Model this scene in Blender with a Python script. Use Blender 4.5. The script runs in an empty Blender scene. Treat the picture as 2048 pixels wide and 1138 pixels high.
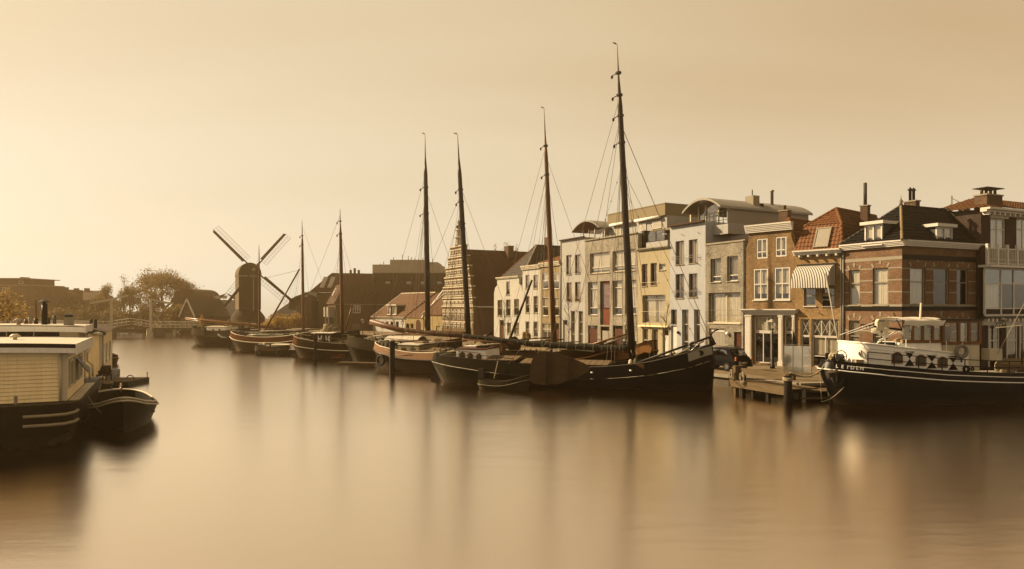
import bpy, bmesh, math, random
from mathutils import Vector, Matrix
random.seed(11)
V = Vector
scn = bpy.context.scene
COL = scn.collection

# ------------------------------------------------------------------ camera
F, CX, HY, H = 1400.0, 1024.0, 615.0, 5.4      # focal length in px of a 2048 px wide picture, optical axis, horizon row, eye height
cam = bpy.data.cameras.new('camera')
cam.sensor_width = 36.0
cam.lens = 36.0 * F / 2048.0
cam.shift_y = (HY - 569.0) / 2048.0
cam.clip_start, cam.clip_end = 0.2, 3000.0
camo = bpy.data.objects.new('camera', cam)
COL.objects.link(camo)
camo.location = (0, 0, H)
camo.rotation_euler = (math.radians(90), 0, 0)
scn.camera = camo

# ------------------------------------------------------------------ sky and sun
SUN_AZ, SUN_EL = math.radians(-75), math.radians(33)   # azimuth from +Y, negative = to the left
SD = V((math.sin(SUN_AZ) * math.cos(SUN_EL), math.cos(SUN_AZ) * math.cos(SUN_EL), math.sin(SUN_EL)))
SKY_CURVE = ((2.24, .23), (1.66, .34), (.95, .50))
wd = bpy.data.worlds.new('World')
scn.world = wd
wd.use_nodes = True
nt = wd.node_tree
nt.nodes.clear()
out = nt.nodes.new('ShaderNodeOutputWorld')
bg = nt.nodes.new('ShaderNodeBackground')
sky = nt.nodes.new('ShaderNodeTexSky')
sky.sky_type = 'NISHITA'
sky.sun_disc = False
sky.sun_elevation = SUN_EL
sky.sun_rotation = SUN_AZ
sky.altitude = 0
sky.air_density = 1.0
sky.dust_density = 0.7
sky.ozone_density = 1.0
# hazy golden sky: the luminance of the sky model, flattened as haze does, warmer where it is darker
bw = nt.nodes.new('ShaderNodeRGBToBW')
nt.links.new(sky.outputs[0], bw.inputs[0])
cmb = nt.nodes.new('ShaderNodeCombineXYZ')
for i, (k, e) in enumerate(SKY_CURVE):
    pw = nt.nodes.new('ShaderNodeMath'); pw.operation = 'POWER'; pw.inputs[1].default_value = e
    ml = nt.nodes.new('ShaderNodeMath'); ml.operation = 'MULTIPLY'; ml.inputs[1].default_value = k
    nt.links.new(bw.outputs[0], pw.inputs[0]); nt.links.new(pw.outputs[0], ml.inputs[0]); nt.links.new(ml.outputs[0], cmb.inputs[i])
# thin streaky cloud deck, denser overhead
wt = nt.nodes.new('ShaderNodeTexCoord'); ws_ = nt.nodes.new('ShaderNodeSeparateXYZ'); nt.links.new(wt.outputs['Generated'], ws_.inputs[0])
def wmath(op, a, b=None):
    m_ = nt.nodes.new('ShaderNodeMath'); m_.operation = op
    for i_, q_ in enumerate((a, b)):
        if q_ is None: continue
        if hasattr(q_, 'is_output'): nt.links.new(q_, m_.inputs[i_])
        else: m_.inputs[i_].default_value = q_
    return m_.outputs[0]
zz_ = wmath('ADD', wmath('MAXIMUM', ws_.outputs[2], 0.0), .16)
wc_ = nt.nodes.new('ShaderNodeCombineXYZ')
nt.links.new(wmath('MULTIPLY', wmath('DIVIDE', ws_.outputs[0], zz_), .45), wc_.inputs[0]); nt.links.new(wmath('MULTIPLY', wmath('DIVIDE', ws_.outputs[1], zz_), 1.3), wc_.inputs[1]); wc_.inputs[2].default_value = 3.7
wn_ = nt.nodes.new('ShaderNodeTexNoise'); wn_.inputs['Scale'].default_value = .55; wn_.inputs['Detail'].default_value = 4; wn_.inputs['Roughness'].default_value = .5; nt.links.new(wc_.outputs[0], wn_.inputs['Vector'])
wr_ = nt.nodes.new('ShaderNodeMapRange'); wr_.interpolation_type = 'SMOOTHSTEP'; wr_.inputs[1].default_value = .36; wr_.inputs[2].default_value = .62; nt.links.new(wn_.outputs[0], wr_.inputs[0])
we_ = nt.nodes.new('ShaderNodeMapRange'); we_.interpolation_type = 'SMOOTHSTEP'; we_.inputs[1].default_value = .02; we_.inputs[2].default_value = .34; nt.links.new(ws_.outputs[2], we_.inputs[0])
cm_ = nt.nodes.new('ShaderNodeMix'); cm_.data_type = 'RGBA'; cm_.blend_type = 'MULTIPLY'
wx_ = nt.nodes.new('ShaderNodeMapRange'); wx_.interpolation_type = 'SMOOTHSTEP'; wx_.inputs[1].default_value = -.1; wx_.inputs[2].default_value = .75; nt.links.new(ws_.outputs[0], wx_.inputs[0])   # the deck thickens away from the sun
nt.links.new(wmath('MULTIPLY', wmath('ADD', wmath('MULTIPLY', wr_.outputs[0], .28), wmath('ADD', wmath('MULTIPLY', wx_.outputs[0], .6), .04)), we_.outputs[0]), cm_.inputs[0])
nt.links.new(cmb.outputs[0], cm_.inputs[6]); cm_.inputs[7].default_value = (.74, .61, .48, 1)
nt.links.new(cm_.outputs[2], bg.inputs[0])
bg.inputs[1].default_value = 0.13
nt.links.new(bg.outputs[0], out.inputs[0])

sun = bpy.data.lights.new('sun', 'SUN')
sun.energy = 5.0
sun.angle = math.radians(0.6)
sun.color = (1.0, 0.75, 0.45)
suno = bpy.data.objects.new('sun', sun)
COL.objects.link(suno)
suno.rotation_euler = SD.to_track_quat('Z', 'Y').to_euler()
suno.location = (-60, 30, 60)

scn.view_settings.view_transform = 'Standard'
scn.view_settings.look = 'None'
scn.view_settings.gamma = 1.0
scn.view_settings.exposure = 1.1
scn.view_settings.use_curve_mapping = False
scn.render.engine = 'CYCLES'
scn.cycles.use_denoising = True
scn.cycles.max_bounces = 6
scn.cycles.diffuse_bounces = 2
scn.cycles.glossy_bounces = 3
scn.cycles.transparent_max_bounces = 12
scn.cycles.volume_bounces = 0
scn.cycles.caustics_reflective = False
scn.cycles.caustics_refractive = False
# ------------------------------------------------------------------ pixels of the photograph (2048 wide) to places in the world
def W(px, py, Y):
    return V(((px - CX) / F * Y, Y, H - (py - HY) / F * Y))
def GP(px, py, z=0.0):
    return W(px, py, (H - z) * F / (py - HY))

# ------------------------------------------------------------------ materials
M = {}
def new_mat(name):
    m = bpy.data.materials.new(name)
    m.use_nodes = True
    n = m.node_tree.nodes
    b = n['Principled BSDF']
    M[name] = m
    return m, n, m.node_tree.links, b
def coords(n, l, scale=(1, 1, 1), kind='Object'):
    tc = n.new('ShaderNodeTexCoord')
    mp = n.new('ShaderNodeMapping')
    mp.inputs['Scale'].default_value = scale
    l.new(tc.outputs[kind], mp.inputs[0])
    return mp.outputs[0]
def mixc(n, l, fac, a, b, mode='MIX'):
    m = n.new('ShaderNodeMix'); m.data_type = 'RGBA'; m.blend_type = mode
    for i, s in ((0, fac), (6, a), (7, b)):
        if hasattr(s, 'is_output'): l.new(s, m.inputs[i])
        elif i == 0: m.inputs[0].default_value = s
        else: m.inputs[i].default_value = (*s, 1)
    return m.outputs[2]
def noise(n, l, co, scale, detail=5, rough=.6):
    t = n.new('ShaderNodeTexNoise')
    t.inputs['Scale'].default_value = scale
    t.inputs['Detail'].default_value = detail
    t.inputs['Roughness'].default_value = rough
    l.new(co, t.inputs['Vector'])
    return t.outputs['Fac']
def ramp(n, l, fac, a, b, lo=.3, hi=.7):
    r = n.new('ShaderNodeValToRGB')
    r.color_ramp.elements[0].position = lo; r.color_ramp.elements[1].position = hi
    r.color_ramp.elements[0].color = (*a, 1); r.color_ramp.elements[1].color = (*b, 1)
    l.new(fac, r.inputs[0])
    return r.outputs[0]
def sc(c, k): return tuple(min(1, max(0, x * k)) for x in c)
def bump(n, l, b, h, strength, dist=.02):
    bp = n.new('ShaderNodeBump')
    bp.inputs['Strength'].default_value = strength
    bp.inputs['Distance'].default_value = dist
    l.new(h, bp.inputs['Height'])
    l.new(bp.outputs[0], b.inputs['Normal'])
def mat(name, c, rough=.7, var=.2, scale=2.5, bmp=.15, metal=0, spec=.14, stretch=(1, 1, 1), streak=0, plates=False):
    """painted or natural surface: two scales of blotches, optional vertical weather streaks, fine relief"""
    c = sc(c, .50)
    m, n, l, b = new_mat(name)
    co = coords(n, l, stretch)
    a = noise(n, l, co, scale)
    f = noise(n, l, co, scale * 9, 3)
    col = ramp(n, l, a, sc(c, 1 - var), sc(c, 1 + var), .25, .75)
    col = mixc(n, l, .35, col, ramp(n, l, f, sc(c, 1 - 1.6 * var), sc(c, 1 + 1.2 * var)), 'MIX')
    if streak:
        cs = coords(n, l, (6, 6, .35))
        s = noise(n, l, cs, 1.6, 4)
        col = mixc(n, l, ramp(n, l, s, (0, 0, 0), (streak,) * 3, .45, .8), col, sc(c, .35))
    if plates:
        tp = n.new('ShaderNodeTexCoord'); sp_ = n.new('ShaderNodeSeparateXYZ'); l.new(tp.outputs['Object'], sp_.inputs[0])
        cp_ = n.new('ShaderNodeCombineXYZ'); l.new(sp_.outputs[0], cp_.inputs[0]); l.new(sp_.outputs[2], cp_.inputs[1])
        tb = n.new('ShaderNodeTexBrick'); l.new(cp_.outputs[0], tb.inputs['Vector']); tb.inputs['Scale'].default_value = 1; tb.inputs['Brick Width'].default_value = 2.2; tb.inputs['Row Height'].default_value = .42; tb.inputs['Mortar Size'].default_value = .014
        tb.inputs['Color1'].default_value = (1, 1, 1, 1); tb.inputs['Color2'].default_value = (.78, .74, .70, 1); tb.inputs['Mortar'].default_value = (1.7, 1.5, 1.3, 1)
        col = mixc(n, l, 1.0, col, tb.outputs[0], 'MULTIPLY')
        gr = n.new('ShaderNodeMapRange'); gr.inputs[1].default_value = .12; gr.inputs[2].default_value = .5; gr.inputs[3].default_value = .8; gr.inputs[4].default_value = 0; l.new(sp_.outputs[2], gr.inputs[0])
        gm = n.new('ShaderNodeMath'); gm.operation = 'MULTIPLY'; l.new(gr.outputs[0], gm.inputs[0]); l.new(a, gm.inputs[1])
        col = mixc(n, l, gm.outputs[0], col, (.045, .034, .02))      # waterline scum
    l.new(col, b.inputs['Base Color'])
    b.inputs['Roughness'].default_value = rough
    b.inputs['Metallic'].default_value = metal
    b.inputs['Specular IOR Level'].default_value = spec
    if bmp: bump(n, l, b, f, bmp)
    return m
def brick(name, c1, c2, mortar, w=.22, h=.065, var=.5):
    c1, c2, mortar = sc(c1, .63), sc(c2, .63), sc(mortar, .63)
    m, n, l, b = new_mat(name)
    tc = n.new('ShaderNodeTexCoord'); sp = n.new('ShaderNodeSeparateXYZ'); l.new(tc.outputs['Object'], sp.inputs[0])
    ad = n.new('ShaderNodeMath'); l.new(sp.outputs[0], ad.inputs[0]); l.new(sp.outputs[1], ad.inputs[1])
    cb = n.new('ShaderNodeCombineXYZ'); l.new(ad.outputs[0], cb.inputs[0]); l.new(sp.outputs[2], cb.inputs[1])
    t = n.new('ShaderNodeTexBrick')
    l.new(cb.outputs[0], t.inputs['Vector'])
    t.inputs['Color1'].default_value = (*c1, 1); t.inputs['Color2'].default_value = (*c2, 1); t.inputs['Mortar'].default_value = (*mortar, 1)
    t.inputs['Scale'].default_value = 1; t.inputs['Brick Width'].default_value = w; t.inputs['Row Height'].default_value = h
    t.inputs['Mortar Size'].default_value = .011; t.inputs['Mortar Smooth'].default_value = .3; t.inputs['Bias'].default_value = 0
    co = coords(n, l)
    a = noise(n, l, co, .7, 6, .65)
    g = noise(n, l, co, 7, 4, .7)
    col = mixc(n, l, 1.0, t.outputs[0], ramp(n, l, a, (1 - var * .6,) * 3, (1 + var * .25,) * 3, .3, .7), 'MULTIPLY')
    col = mixc(n, l, 1.0, col, ramp(n, l, g, (1 - var * .7,) * 3, (1.15, 1.15, 1.15), .3, .62), 'MULTIPLY')
    l.new(col, b.inputs['Base Color'])
    b.inputs['Roughness'].default_value = .85
    b.inputs['Specular IOR Level'].default_value = .08
    bump(n, l, b, t.outputs['Fac'], .5, .01)
    return m

mat('white_paint', (.98, .92, .82), .45, .08, 2, .05, streak=.25)
mat('cream_paint', (1.7, 1.36, .80), .55, .10, 2, .05, streak=.25)
mat('white_wall', (.74, .72, .65), .8, .10, 1.2, .2, streak=.55)
mat('bluegrey_wall', (.60, .62, .64), .8, .07, 1.0, .12, streak=.4)
mat('grey_wall', (.60, .59, .56), .8, .08, 1.0, .12, streak=.5)
mat('yellow_wall', (.60, .52, .34), .8, .09, 1.0, .12, streak=.45)
mat('tan_wall', (.42, .33, .19), .85, .12, 1.2, .2, streak=.6)
mat('ochre_wall', (.55, .42, .20), .85, .14, 1.2, .2, streak=.6)
mat('panel_grey', (.46, .42, .35), .6, .06, 1.5, .05, streak=.15)
mat('siding_olive', (.33, .27, .16), .6, .06, 1.0, .05)
brick('brick_orange', (.42, .25, .10), (.26, .145, .058), (.36, .28, .18), var=.75)
brick('brick_orange_dark', (.48, .29, .115), (.34, .20, .08), (.40, .30, .18), var=.65)
brick('brick_beige', (.46, .42, .33), (.30, .27, .21), (.40, .36, .29), var=.8)
brick('brick_tan', (.50, .465, .38), (.35, .32, .255), (.42, .38, .31), var=.7)
brick('brick_purple', (.27, .15, .085), (.17, .09, .054), (.30, .21, .14), var=.6)
brick('brick_brown', (.17, .10, .06), (.12, .07, .045), (.16, .12, .09))
brick('brick_dark', (.085, .055, .045), (.055, .036, .032), (.09, .07, .06))
brick('brick_red', (.26, .115, .055), (.19, .085, .045), (.25, .18, .12))
brick('paving', (.46, .35, .22), (.38, .28, .17), (.26, .2, .13), .2, .1, .4)
mat('quay_stone', (.20, .165, .12), .9, .3, 2, .4, streak=.5)
mat('stone_trim', (.44, .39, .29), .7, .12, 3, .1, streak=.2)
mat('stone_pale', (.80, .72, .55), .8, .12, 3, .15, streak=.25)
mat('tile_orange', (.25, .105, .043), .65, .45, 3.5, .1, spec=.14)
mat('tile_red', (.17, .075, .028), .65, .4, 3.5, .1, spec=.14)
mat('tile_black', (.014, .014, .014), .5, .4, 3.5, .1, spec=.10)
mat('tile_grey', (.075, .065, .055), .6, .4, 3.5, .1, spec=.14)
mat('tile_brown', (.12, .065, .035), .75, .4, 2.5, .1, spec=.10)
mat('roof_brown', (.10, .06, .035), .8, .25, 1.2, .2)
mat('lead', (.10, .115, .105), .6, .25, 3, .1)
mat('zinc', (.42, .40, .35), .45, .1, 2, .05, metal=.3)
mat('black_paint', (.010, .009, .008), .45, .3, 2, .04, spec=.08)
mat('green_paint', (.028, .040, .032), .4, .25, 2, .05, spec=.17)
mat('dark_metal', (.03, .027, .024), .5, .3, 4, .1, spec=.17)
mat('rust_red', (.22, .06, .03), .6, .3, 3, .1)
mat('door_brown', (.12, .045, .025), .5, .25, 2, .05)
mat('varnish', (.25, .10, .026), .3, .3, 3, .05, spec=.21, stretch=(1, 1, .25))
mat('mast_wood', (.17, .07, .028), .45, .3, 2.5, .08, stretch=(3, 3, .3), spec=.17)
mat('mast_dark', (.028, .020, .015), .4, .3, 2.5, .08, stretch=(3, 3, .3), spec=.17)
mat('oiled_oak', (.27, .12, .032), .45, .3, 2.5, .08, stretch=(.4, 3, 3), spec=.17)
mat('deck_wood', (.23, .165, .095), .8, .3, 2.5, .2, stretch=(.5, 5, 5))
mat('grey_timber', (.21, .15, .085), .9, .4, 2.2, .4, stretch=(.4, 4, 4))
mat('dark_timber', (.018, .014, .010), .8, .4, 2.5, .3)
mat('hull_black', (.010, .008, .007), .5, .5, 1.2, .05, spec=.08, streak=.0, plates=True)
mat('hull_green', (.022, .019, .010), .5, .35, 1.0, .08, spec=.015, streak=.4, plates=True)
mat('hull_brown', (.032, .020, .010), .5, .35, 1.0, .08, spec=.015, streak=.4, plates=True)
mat('hull_grey', (.06, .05, .03), .5, .2, 1.0, .06, spec=.015, streak=.4, plates=True)
mat('hull_red', (.13, .045, .015), .5, .3, 1.0, .06, spec=.015, streak=.4)
mat('hull_navy', (.006, .006, .008), .35, .3, 1.0, .03, spec=.10, plates=True)
mat('boat_white', (1.5, 1.44, 1.32), .4, .06, 2, .03, spec=.15, streak=.2)
mat('boat_cream', (.95, .84, .62), .45, .08, 2, .03, streak=.25)
mat('canvas', (.88, .82, .70), .9, .08, 2, .1)
mat('canvas_green', (.20, .21, .15), .9, .15, 2, .2)
mat('canvas_tan', (.42, .32, .19), .9, .12, 2, .2)
mat('sail_dark', (.040, .038, .028), .9, .35, 4, .4)
mat('sail_brown', (.10, .055, .028), .9, .35, 4, .4)
mat('navy_cloth', (.02, .022, .045), .9, .2, 4, .2)
mat('rope_pale', (.55, .46, .30), .95, .25, 20, .4)
mat('rope_dark', (.12, .09, .06), .95, .3, 20, .3)
mat('rig_wire', (.22, .16, .10), .6, .2, 5, 0)
mat('rubber', (.015, .014, .013), .75, .3, 6, .2)
mat('tyre_grey', (.30, .28, .23), .8, .15, 6, .2)
mat('bark', (.10, .065, .035), .9, .35, 5, .5)
mat('mill_wood', (.06, .040, .022), .85, .25, 2, .2, stretch=(3, 3, .3))
mat('mill_lit_side', (.24, .19, .11), .8, .2, 2, .2, stretch=(3, 3, .3))  # lighter copy of the mill wood: sunlight on the left face put into the colour
mat('mill_cap', (.17, .13, .075), .8, .3, 3, .3)
mat('bridge_white', (.85, .78, .62), .6, .1, 3, .05, streak=.2)
mat('bridge_grey', (.16, .13, .09), .8, .25, 2, .1)
mat('concrete_pale', (.46, .43, .37), .8, .08, .4, .1, streak=.2)
mat('curtain_white', (.78, .73, .64), .95, .06, 4, 0)
mat('curtain_grey', (.32, .29, .24), .95, .08, 4, 0)
mat('blind_white', (.80, .76, .68), .8, .03, 4, 0)
mat('room_shade', (.03, .025, .02), .9, .1, 1, 0)  # near-black colour standing in for the shade indoors
mat('car_paint', (.006, .006, .006), .35, .1, 2, 0, spec=.08)
mat('chrome', (.5, .48, .44), .25, .1, 4, 0, metal=.9)
mat('orange_lamp', (.6, .16, .03), .4, .1, 4, 0)
mat('sign_blue', (.10, .13, .17), .5, .1, 4, 0)
mat('gable_brick', (.20, .125, .06), .85, .25, 1.5, .2)
mat('leeboard_wood', (.085, .055, .028), .7, .35, 2, .2, stretch=(.5, 3, 3), spec=.05)
mat('wicker', (.045, .03, .022), .8, .3, 14, .5)
mat('moss', (.10, .085, .045), .95, .4, 5, .4)

def leaf_mat(name, c, var=.4):
    m, n, l, b = new_mat(name)
    g = n.new('ShaderNodeNewGeometry')
    col = ramp(n, l, g.outputs['Random Per Island'], sc(c, 1 - var), sc(c, 1 + var), 0, 1)
    l.new(col, b.inputs['Base Color'])
    b.inputs['Roughness'].default_value = .7
    b.inputs['Specular IOR Level'].default_value = .2
    tr = n.new('ShaderNodeBsdfTranslucent'); l.new(col, tr.inputs[0])
    mx = n.new('ShaderNodeMixShader'); mx.inputs[0].default_value = .35
    l.new(b.outputs[0], mx.inputs[1]); l.new(tr.outputs[0], mx.inputs[2])
    l.new(mx.outputs[0], n['Material Output'].inputs[0])
leaf_mat('leaf_green', (.12, .085, .03))
leaf_mat('leaf_pale', (.18, .125, .045))
leaf_mat('leaf_gold', (.30, .19, .05))
leaf_mat('leaf_dark', (.075, .055, .022))

def glass_mat(name, tintc, base=.06, rough=.02):
    m, n, l, b = new_mat(name)
    n.remove(b)
    tr = n.new('ShaderNodeBsdfTransparent'); tr.inputs[0].default_value = (*tintc, 1)
    gl = n.new('ShaderNodeBsdfGlossy'); gl.inputs['Roughness'].default_value = rough; gl.inputs[0].default_value = (1, 1, 1, 1)
    co = coords(n, l)
    nz = noise(n, l, co, 1.4, 2)
    bp = n.new('ShaderNodeBump'); bp.inputs['Strength'].default_value = .12; bp.inputs['Distance'].default_value = .05
    l.new(nz, bp.inputs['Height']); l.new(bp.outputs[0], gl.inputs['Normal'])
    fr = n.new('ShaderNodeLayerWeight'); fr.inputs[0].default_value = .5
    pw_ = n.new('ShaderNodeMath'); pw_.operation = 'POWER'; pw_.inputs[1].default_value = 4.0; l.new(fr.outputs['Facing'], pw_.inputs[0])
    ad = n.new('ShaderNodeMath'); ad.inputs[1].default_value = base; ad.use_clamp = True; l.new(pw_.outputs[0], ad.inputs[0])
    mx = n.new('ShaderNodeMixShader')
    l.new(ad.outputs[0], mx.inputs[0]); l.new(tr.outputs[0], mx.inputs[1]); l.new(gl.outputs[0], mx.inputs[2])
    l.new(mx.outputs[0], n['Material Output'].inputs[0])
glass_mat('glass', (.95, .94, .90), .05)
glass_mat('glass_dark', (.30, .30, .27), .12)
glass_mat('glass_mirror', (.34, .30, .24), .05)
glass_mat('glass_clear', (.92, .92, .88), .08)
mat('port_glass', (.10, .085, .06), .12, .3, 3, 0, spec=.21)
glass_mat('plexi', (.80, .76, .68), .42, .12)

# awning stripes run down the cloth (local x)
m, n, l, b = new_mat('awning_stripe')
tc = n.new('ShaderNodeTexCoord'); sp = n.new('ShaderNodeSeparateXYZ'); l.new(tc.outputs['Object'], sp.inputs[0])
ad = n.new('ShaderNodeMath'); l.new(sp.outputs[0], ad.inputs[0]); l.new(sp.outputs[1], ad.inputs[1])
mu = n.new('ShaderNodeMath'); mu.operation = 'MULTIPLY'; mu.inputs[1].default_value = 5.2; l.new(ad.outputs[0], mu.inputs[0])
fr = n.new('ShaderNodeMath'); fr.operation = 'FRACT'; l.new(mu.outputs[0], fr.inputs[0])
gt = n.new('ShaderNodeMath'); gt.operation = 'GREATER_THAN'; gt.inputs[1].default_value = .55; l.new(fr.outputs[0], gt.inputs[0])
l.new(mixc(n, l, gt.outputs[0], (.46, .44, .39), (.035, .033, .03)), b.inputs['Base Color'])
b.inputs['Roughness'].default_value = .9

# ------------------------------------------------------------------ mesh building
class MB:
    def __init__(s): s.v = []; s.f = []
    def add(s, vs, fs):
        k = len(s.v)
        s.v += [tuple(v) for v in vs]
        s.f += [tuple(i + k for i in f) for f in fs]
        return s
    def box(s, x0, x1, y0, y1, z0, z1):
        return s.add([(x0, y0, z0), (x1, y0, z0), (x1, y1, z0), (x0, y1, z0), (x0, y0, z1), (x1, y0, z1), (x1, y1, z1), (x0, y1, z1)],
                     [(0, 3, 2, 1), (4, 5, 6, 7), (0, 1, 5, 4), (1, 2, 6, 5), (2, 3, 7, 6), (3, 0, 4, 7)])
    def beam(s, a, b, w, h, up=V((0, 0, 1)), w2=None, h2=None):
        a, b = V(a), V(b); d = (b - a).normalized()
        if abs(d.dot(up)) > .98: up = V((0, 1, 0))
        x = d.cross(up).normalized(); y = x.cross(d).normalized()
        vs = []
        for p, ww, hh in ((a, w, h), (b, w2 or w, h2 or h)):
            for i, j in ((-1, -1), (1, -1), (1, 1), (-1, 1)):
                vs.append(p + x * (i * ww / 2) + y * (j * hh / 2))
        return s.add(vs, [(0, 1, 2, 3), (7, 6, 5, 4), (0, 4, 5, 1), (1, 5, 6, 2), (2, 6, 7, 3), (3, 7, 4, 0)])
    def tube(s, pts, r, n=6, r1=None, closed=False):
        pts = [V(p) for p in pts]; k = len(pts)
        rs = r if isinstance(r, (list, tuple)) else [r + ((r1 if r1 is not None else r) - r) * i / max(1, k - 1) for i in range(k)]
        vs = []; ref = None
        for i, p in enumerate(pts):
            if closed: d = pts[(i + 1) % k] - pts[i - 1]
            else: d = pts[min(i + 1, k - 1)] - pts[max(i - 1, 0)]
            d.normalize()
            if ref is None:
                ref = V((0, 0, 1)) if abs(d.z) < .9 else V((1, 0, 0))
            x = (ref - d * ref.dot(d))
            if x.length < 1e-4: x = d.orthogonal()
            x.normalize(); y = d.cross(x); ref = x
            for j in range(n):
                a = 2 * math.pi * j / n
                vs.append(p + (x * math.cos(a) + y * math.sin(a)) * rs[i])
        fs = []
        for i in range(k if closed else k - 1):
            i2 = (i + 1) % k
            for j in range(n):
                fs.append((i * n + j, i * n + (j + 1) % n, i2 * n + (j + 1) % n, i2 * n + j))
        if not closed:
            fs.append(tuple(reversed(range(n)))); fs.append(tuple((k - 1) * n + j for j in range(n)))
        return s.add(vs, fs)
    def lathe(s, prof, c=(0, 0, 0), n=10):
        vs = []; c = V(c)
        for r, z in prof:
            for j in range(n):
                a = 2 * math.pi * j / n
                vs.append(c + V((r * math.cos(a), r * math.sin(a), z)))
        fs = [(i * n + j, i * n + (j + 1) % n, (i + 1) * n + (j + 1) % n, (i + 1) * n + j) for i in range(len(prof) - 1) for j in range(n)]
        fs.append(tuple(reversed(range(n)))); fs.append(tuple((len(prof) - 1) * n + j for j in range(n)))
        return s.add(vs, fs)
    def extr(s, poly, d):
        """closed polygon of 3-D points swept by vector d"""
        k = len(poly); d = V(d)
        vs = [V(p) for p in poly] + [V(p) + d for p in poly]
        return s.add(vs, [tuple(reversed(range(k))), tuple(range(k, 2 * k))] + [(i, (i + 1) % k, (i + 1) % k + k, i + k) for i in range(k)])
    def grid(s, rows):
        a, b = len(rows), len(rows[0])
        return s.add([p for r in rows for p in r], [(i * b + j, i * b + j + 1, (i + 1) * b + j + 1, (i + 1) * b + j) for i in range(a - 1) for j in range(b - 1)])
    def quad(s, a, b, c, d): return s.add([a, b, c, d], [(0, 1, 2, 3)])
    def mesh(s, name, m, smooth=False):
        me = bpy.data.meshes.new(name)
        me.from_pydata(s.v, [], s.f)
        if smooth is True: me.polygons.foreach_set('use_smooth', [True] * len(me.polygons))
        me.materials.append(M[m])
        me.update()
        if smooth == 'auto':
            me.polygons.foreach_set('use_smooth', [True] * len(me.polygons))
            me.set_sharp_from_angle(angle=math.radians(38))
        return me
    def build(s, name, m, parent=None, smooth=False, **props):
        return link(name, s.mesh(name, m, smooth), parent, **props)
def link(name, data, parent=None, **props):
    o = bpy.data.objects.new(name, data)
    COL.objects.link(o)
    if parent is not None: o.parent = parent
    for k, v in props.items(): o[k] = v
    return o
def empty(name, loc, rotz=0, label=None, cat=None, group=None, kind=None):
    o = bpy.data.objects.new(name, None)
    COL.objects.link(o)
    o.empty_display_size = .2
    o.location = loc; o.rotation_euler = (0, 0, rotz)
    tag(o, label, cat, group, kind)
    return o
def tag(o, label=None, cat=None, group=None, kind=None):
    if label: o['label'] = label
    if cat: o['category'] = cat
    if group: o['group'] = group
    if kind: o['kind'] = kind
    return o
def copy_tree(o, parent=None):
    c = o.copy(); COL.objects.link(c)
    if parent is not None: c.parent = parent
    for ch in list(o.children): copy_tree(ch, c)
    return c
def lerp(pts, u):
    """piecewise linear table, smoothed"""
    if u <= pts[0][0]: return pts[0][1]
    for (a, p), (b, q) in zip(pts, pts[1:]):
        if u <= b:
            t = (u - a) / (b - a)
            return p + (q - p) * t
    return pts[-1][1]
def curve(pts, u):
    """Catmull-Rom through a table"""
    k = len(pts)
    for i in range(k - 1):
        if u <= pts[i + 1][0] or i == k - 2:
            p0 = pts[max(i - 1, 0)][1]; p1 = pts[i][1]; p2 = pts[i + 1][1]; p3 = pts[min(i + 2, k - 1)][1]
            t = (u - pts[i][0]) / (pts[i + 1][0] - pts[i][0])
            return .5 * (2 * p1 + (p2 - p0) * t + (2 * p0 - 5 * p1 + 4 * p2 - p3) * t * t + (3 * p1 - p0 - 3 * p2 + p3) * t ** 3)
def text_mesh(txt, size, m, parent, name, mtx, extrude=.006):
    cu = bpy.data.curves.new('lettering', 'FONT')
    cu.body = txt; cu.size = size; cu.extrude = extrude; cu.align_x = 'CENTER'; cu.align_y = 'CENTER'; cu.resolution_u = 3
    t = bpy.data.objects.new('lettering', cu); COL.objects.link(t)
    bpy.context.view_layer.update()
    me = bpy.data.meshes.new_from_object(t.evaluated_get(bpy.context.evaluated_depsgraph_get()))
    bpy.data.objects.remove(t)
    me.materials.clear(); me.materials.append(M[m]); me.transform(mtx)
    return link(name, me, parent)

class Frame:
    """a vertical plane standing in the world: local x runs along it to the right in the photograph, local y into depth, z up"""
    def __init__(s, P, d, z0=0.0):
        s.P = V((P[0], P[1])); s.d = V((d[0], d[1])).normalized(); s.n = V((-s.d.y, s.d.x)); s.z0 = z0
        s.rz = math.atan2(s.d.y, s.d.x)
    def hit(s, px, yo=0.0):
        r = (px - CX) / F
        Q = s.P + s.n * yo                      # X = r*Y on the ray; Q + d*t
        t = (r * Q.y - Q.x) / (s.d.x - r * s.d.y)
        return t, Q.y + s.d.y * t
    def x(s, px, yo=0.0): return s.hit(px, yo)[0]
    def z(s, px, py, yo=0.0): return H - (py - HY) / F * s.hit(px, yo)[1] - s.z0
    def p(s, px, py, yo=0.0): return V((s.x(px, yo), yo, s.z(px, py, yo)))
    def rect(s, x0, y0, x1, y1, yo=0.0):
        xm = (x0 + x1) / 2
        return s.x(x0, yo), s.x(x1, yo), s.z(xm, y1, yo), s.z(xm, y0, yo)

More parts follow.
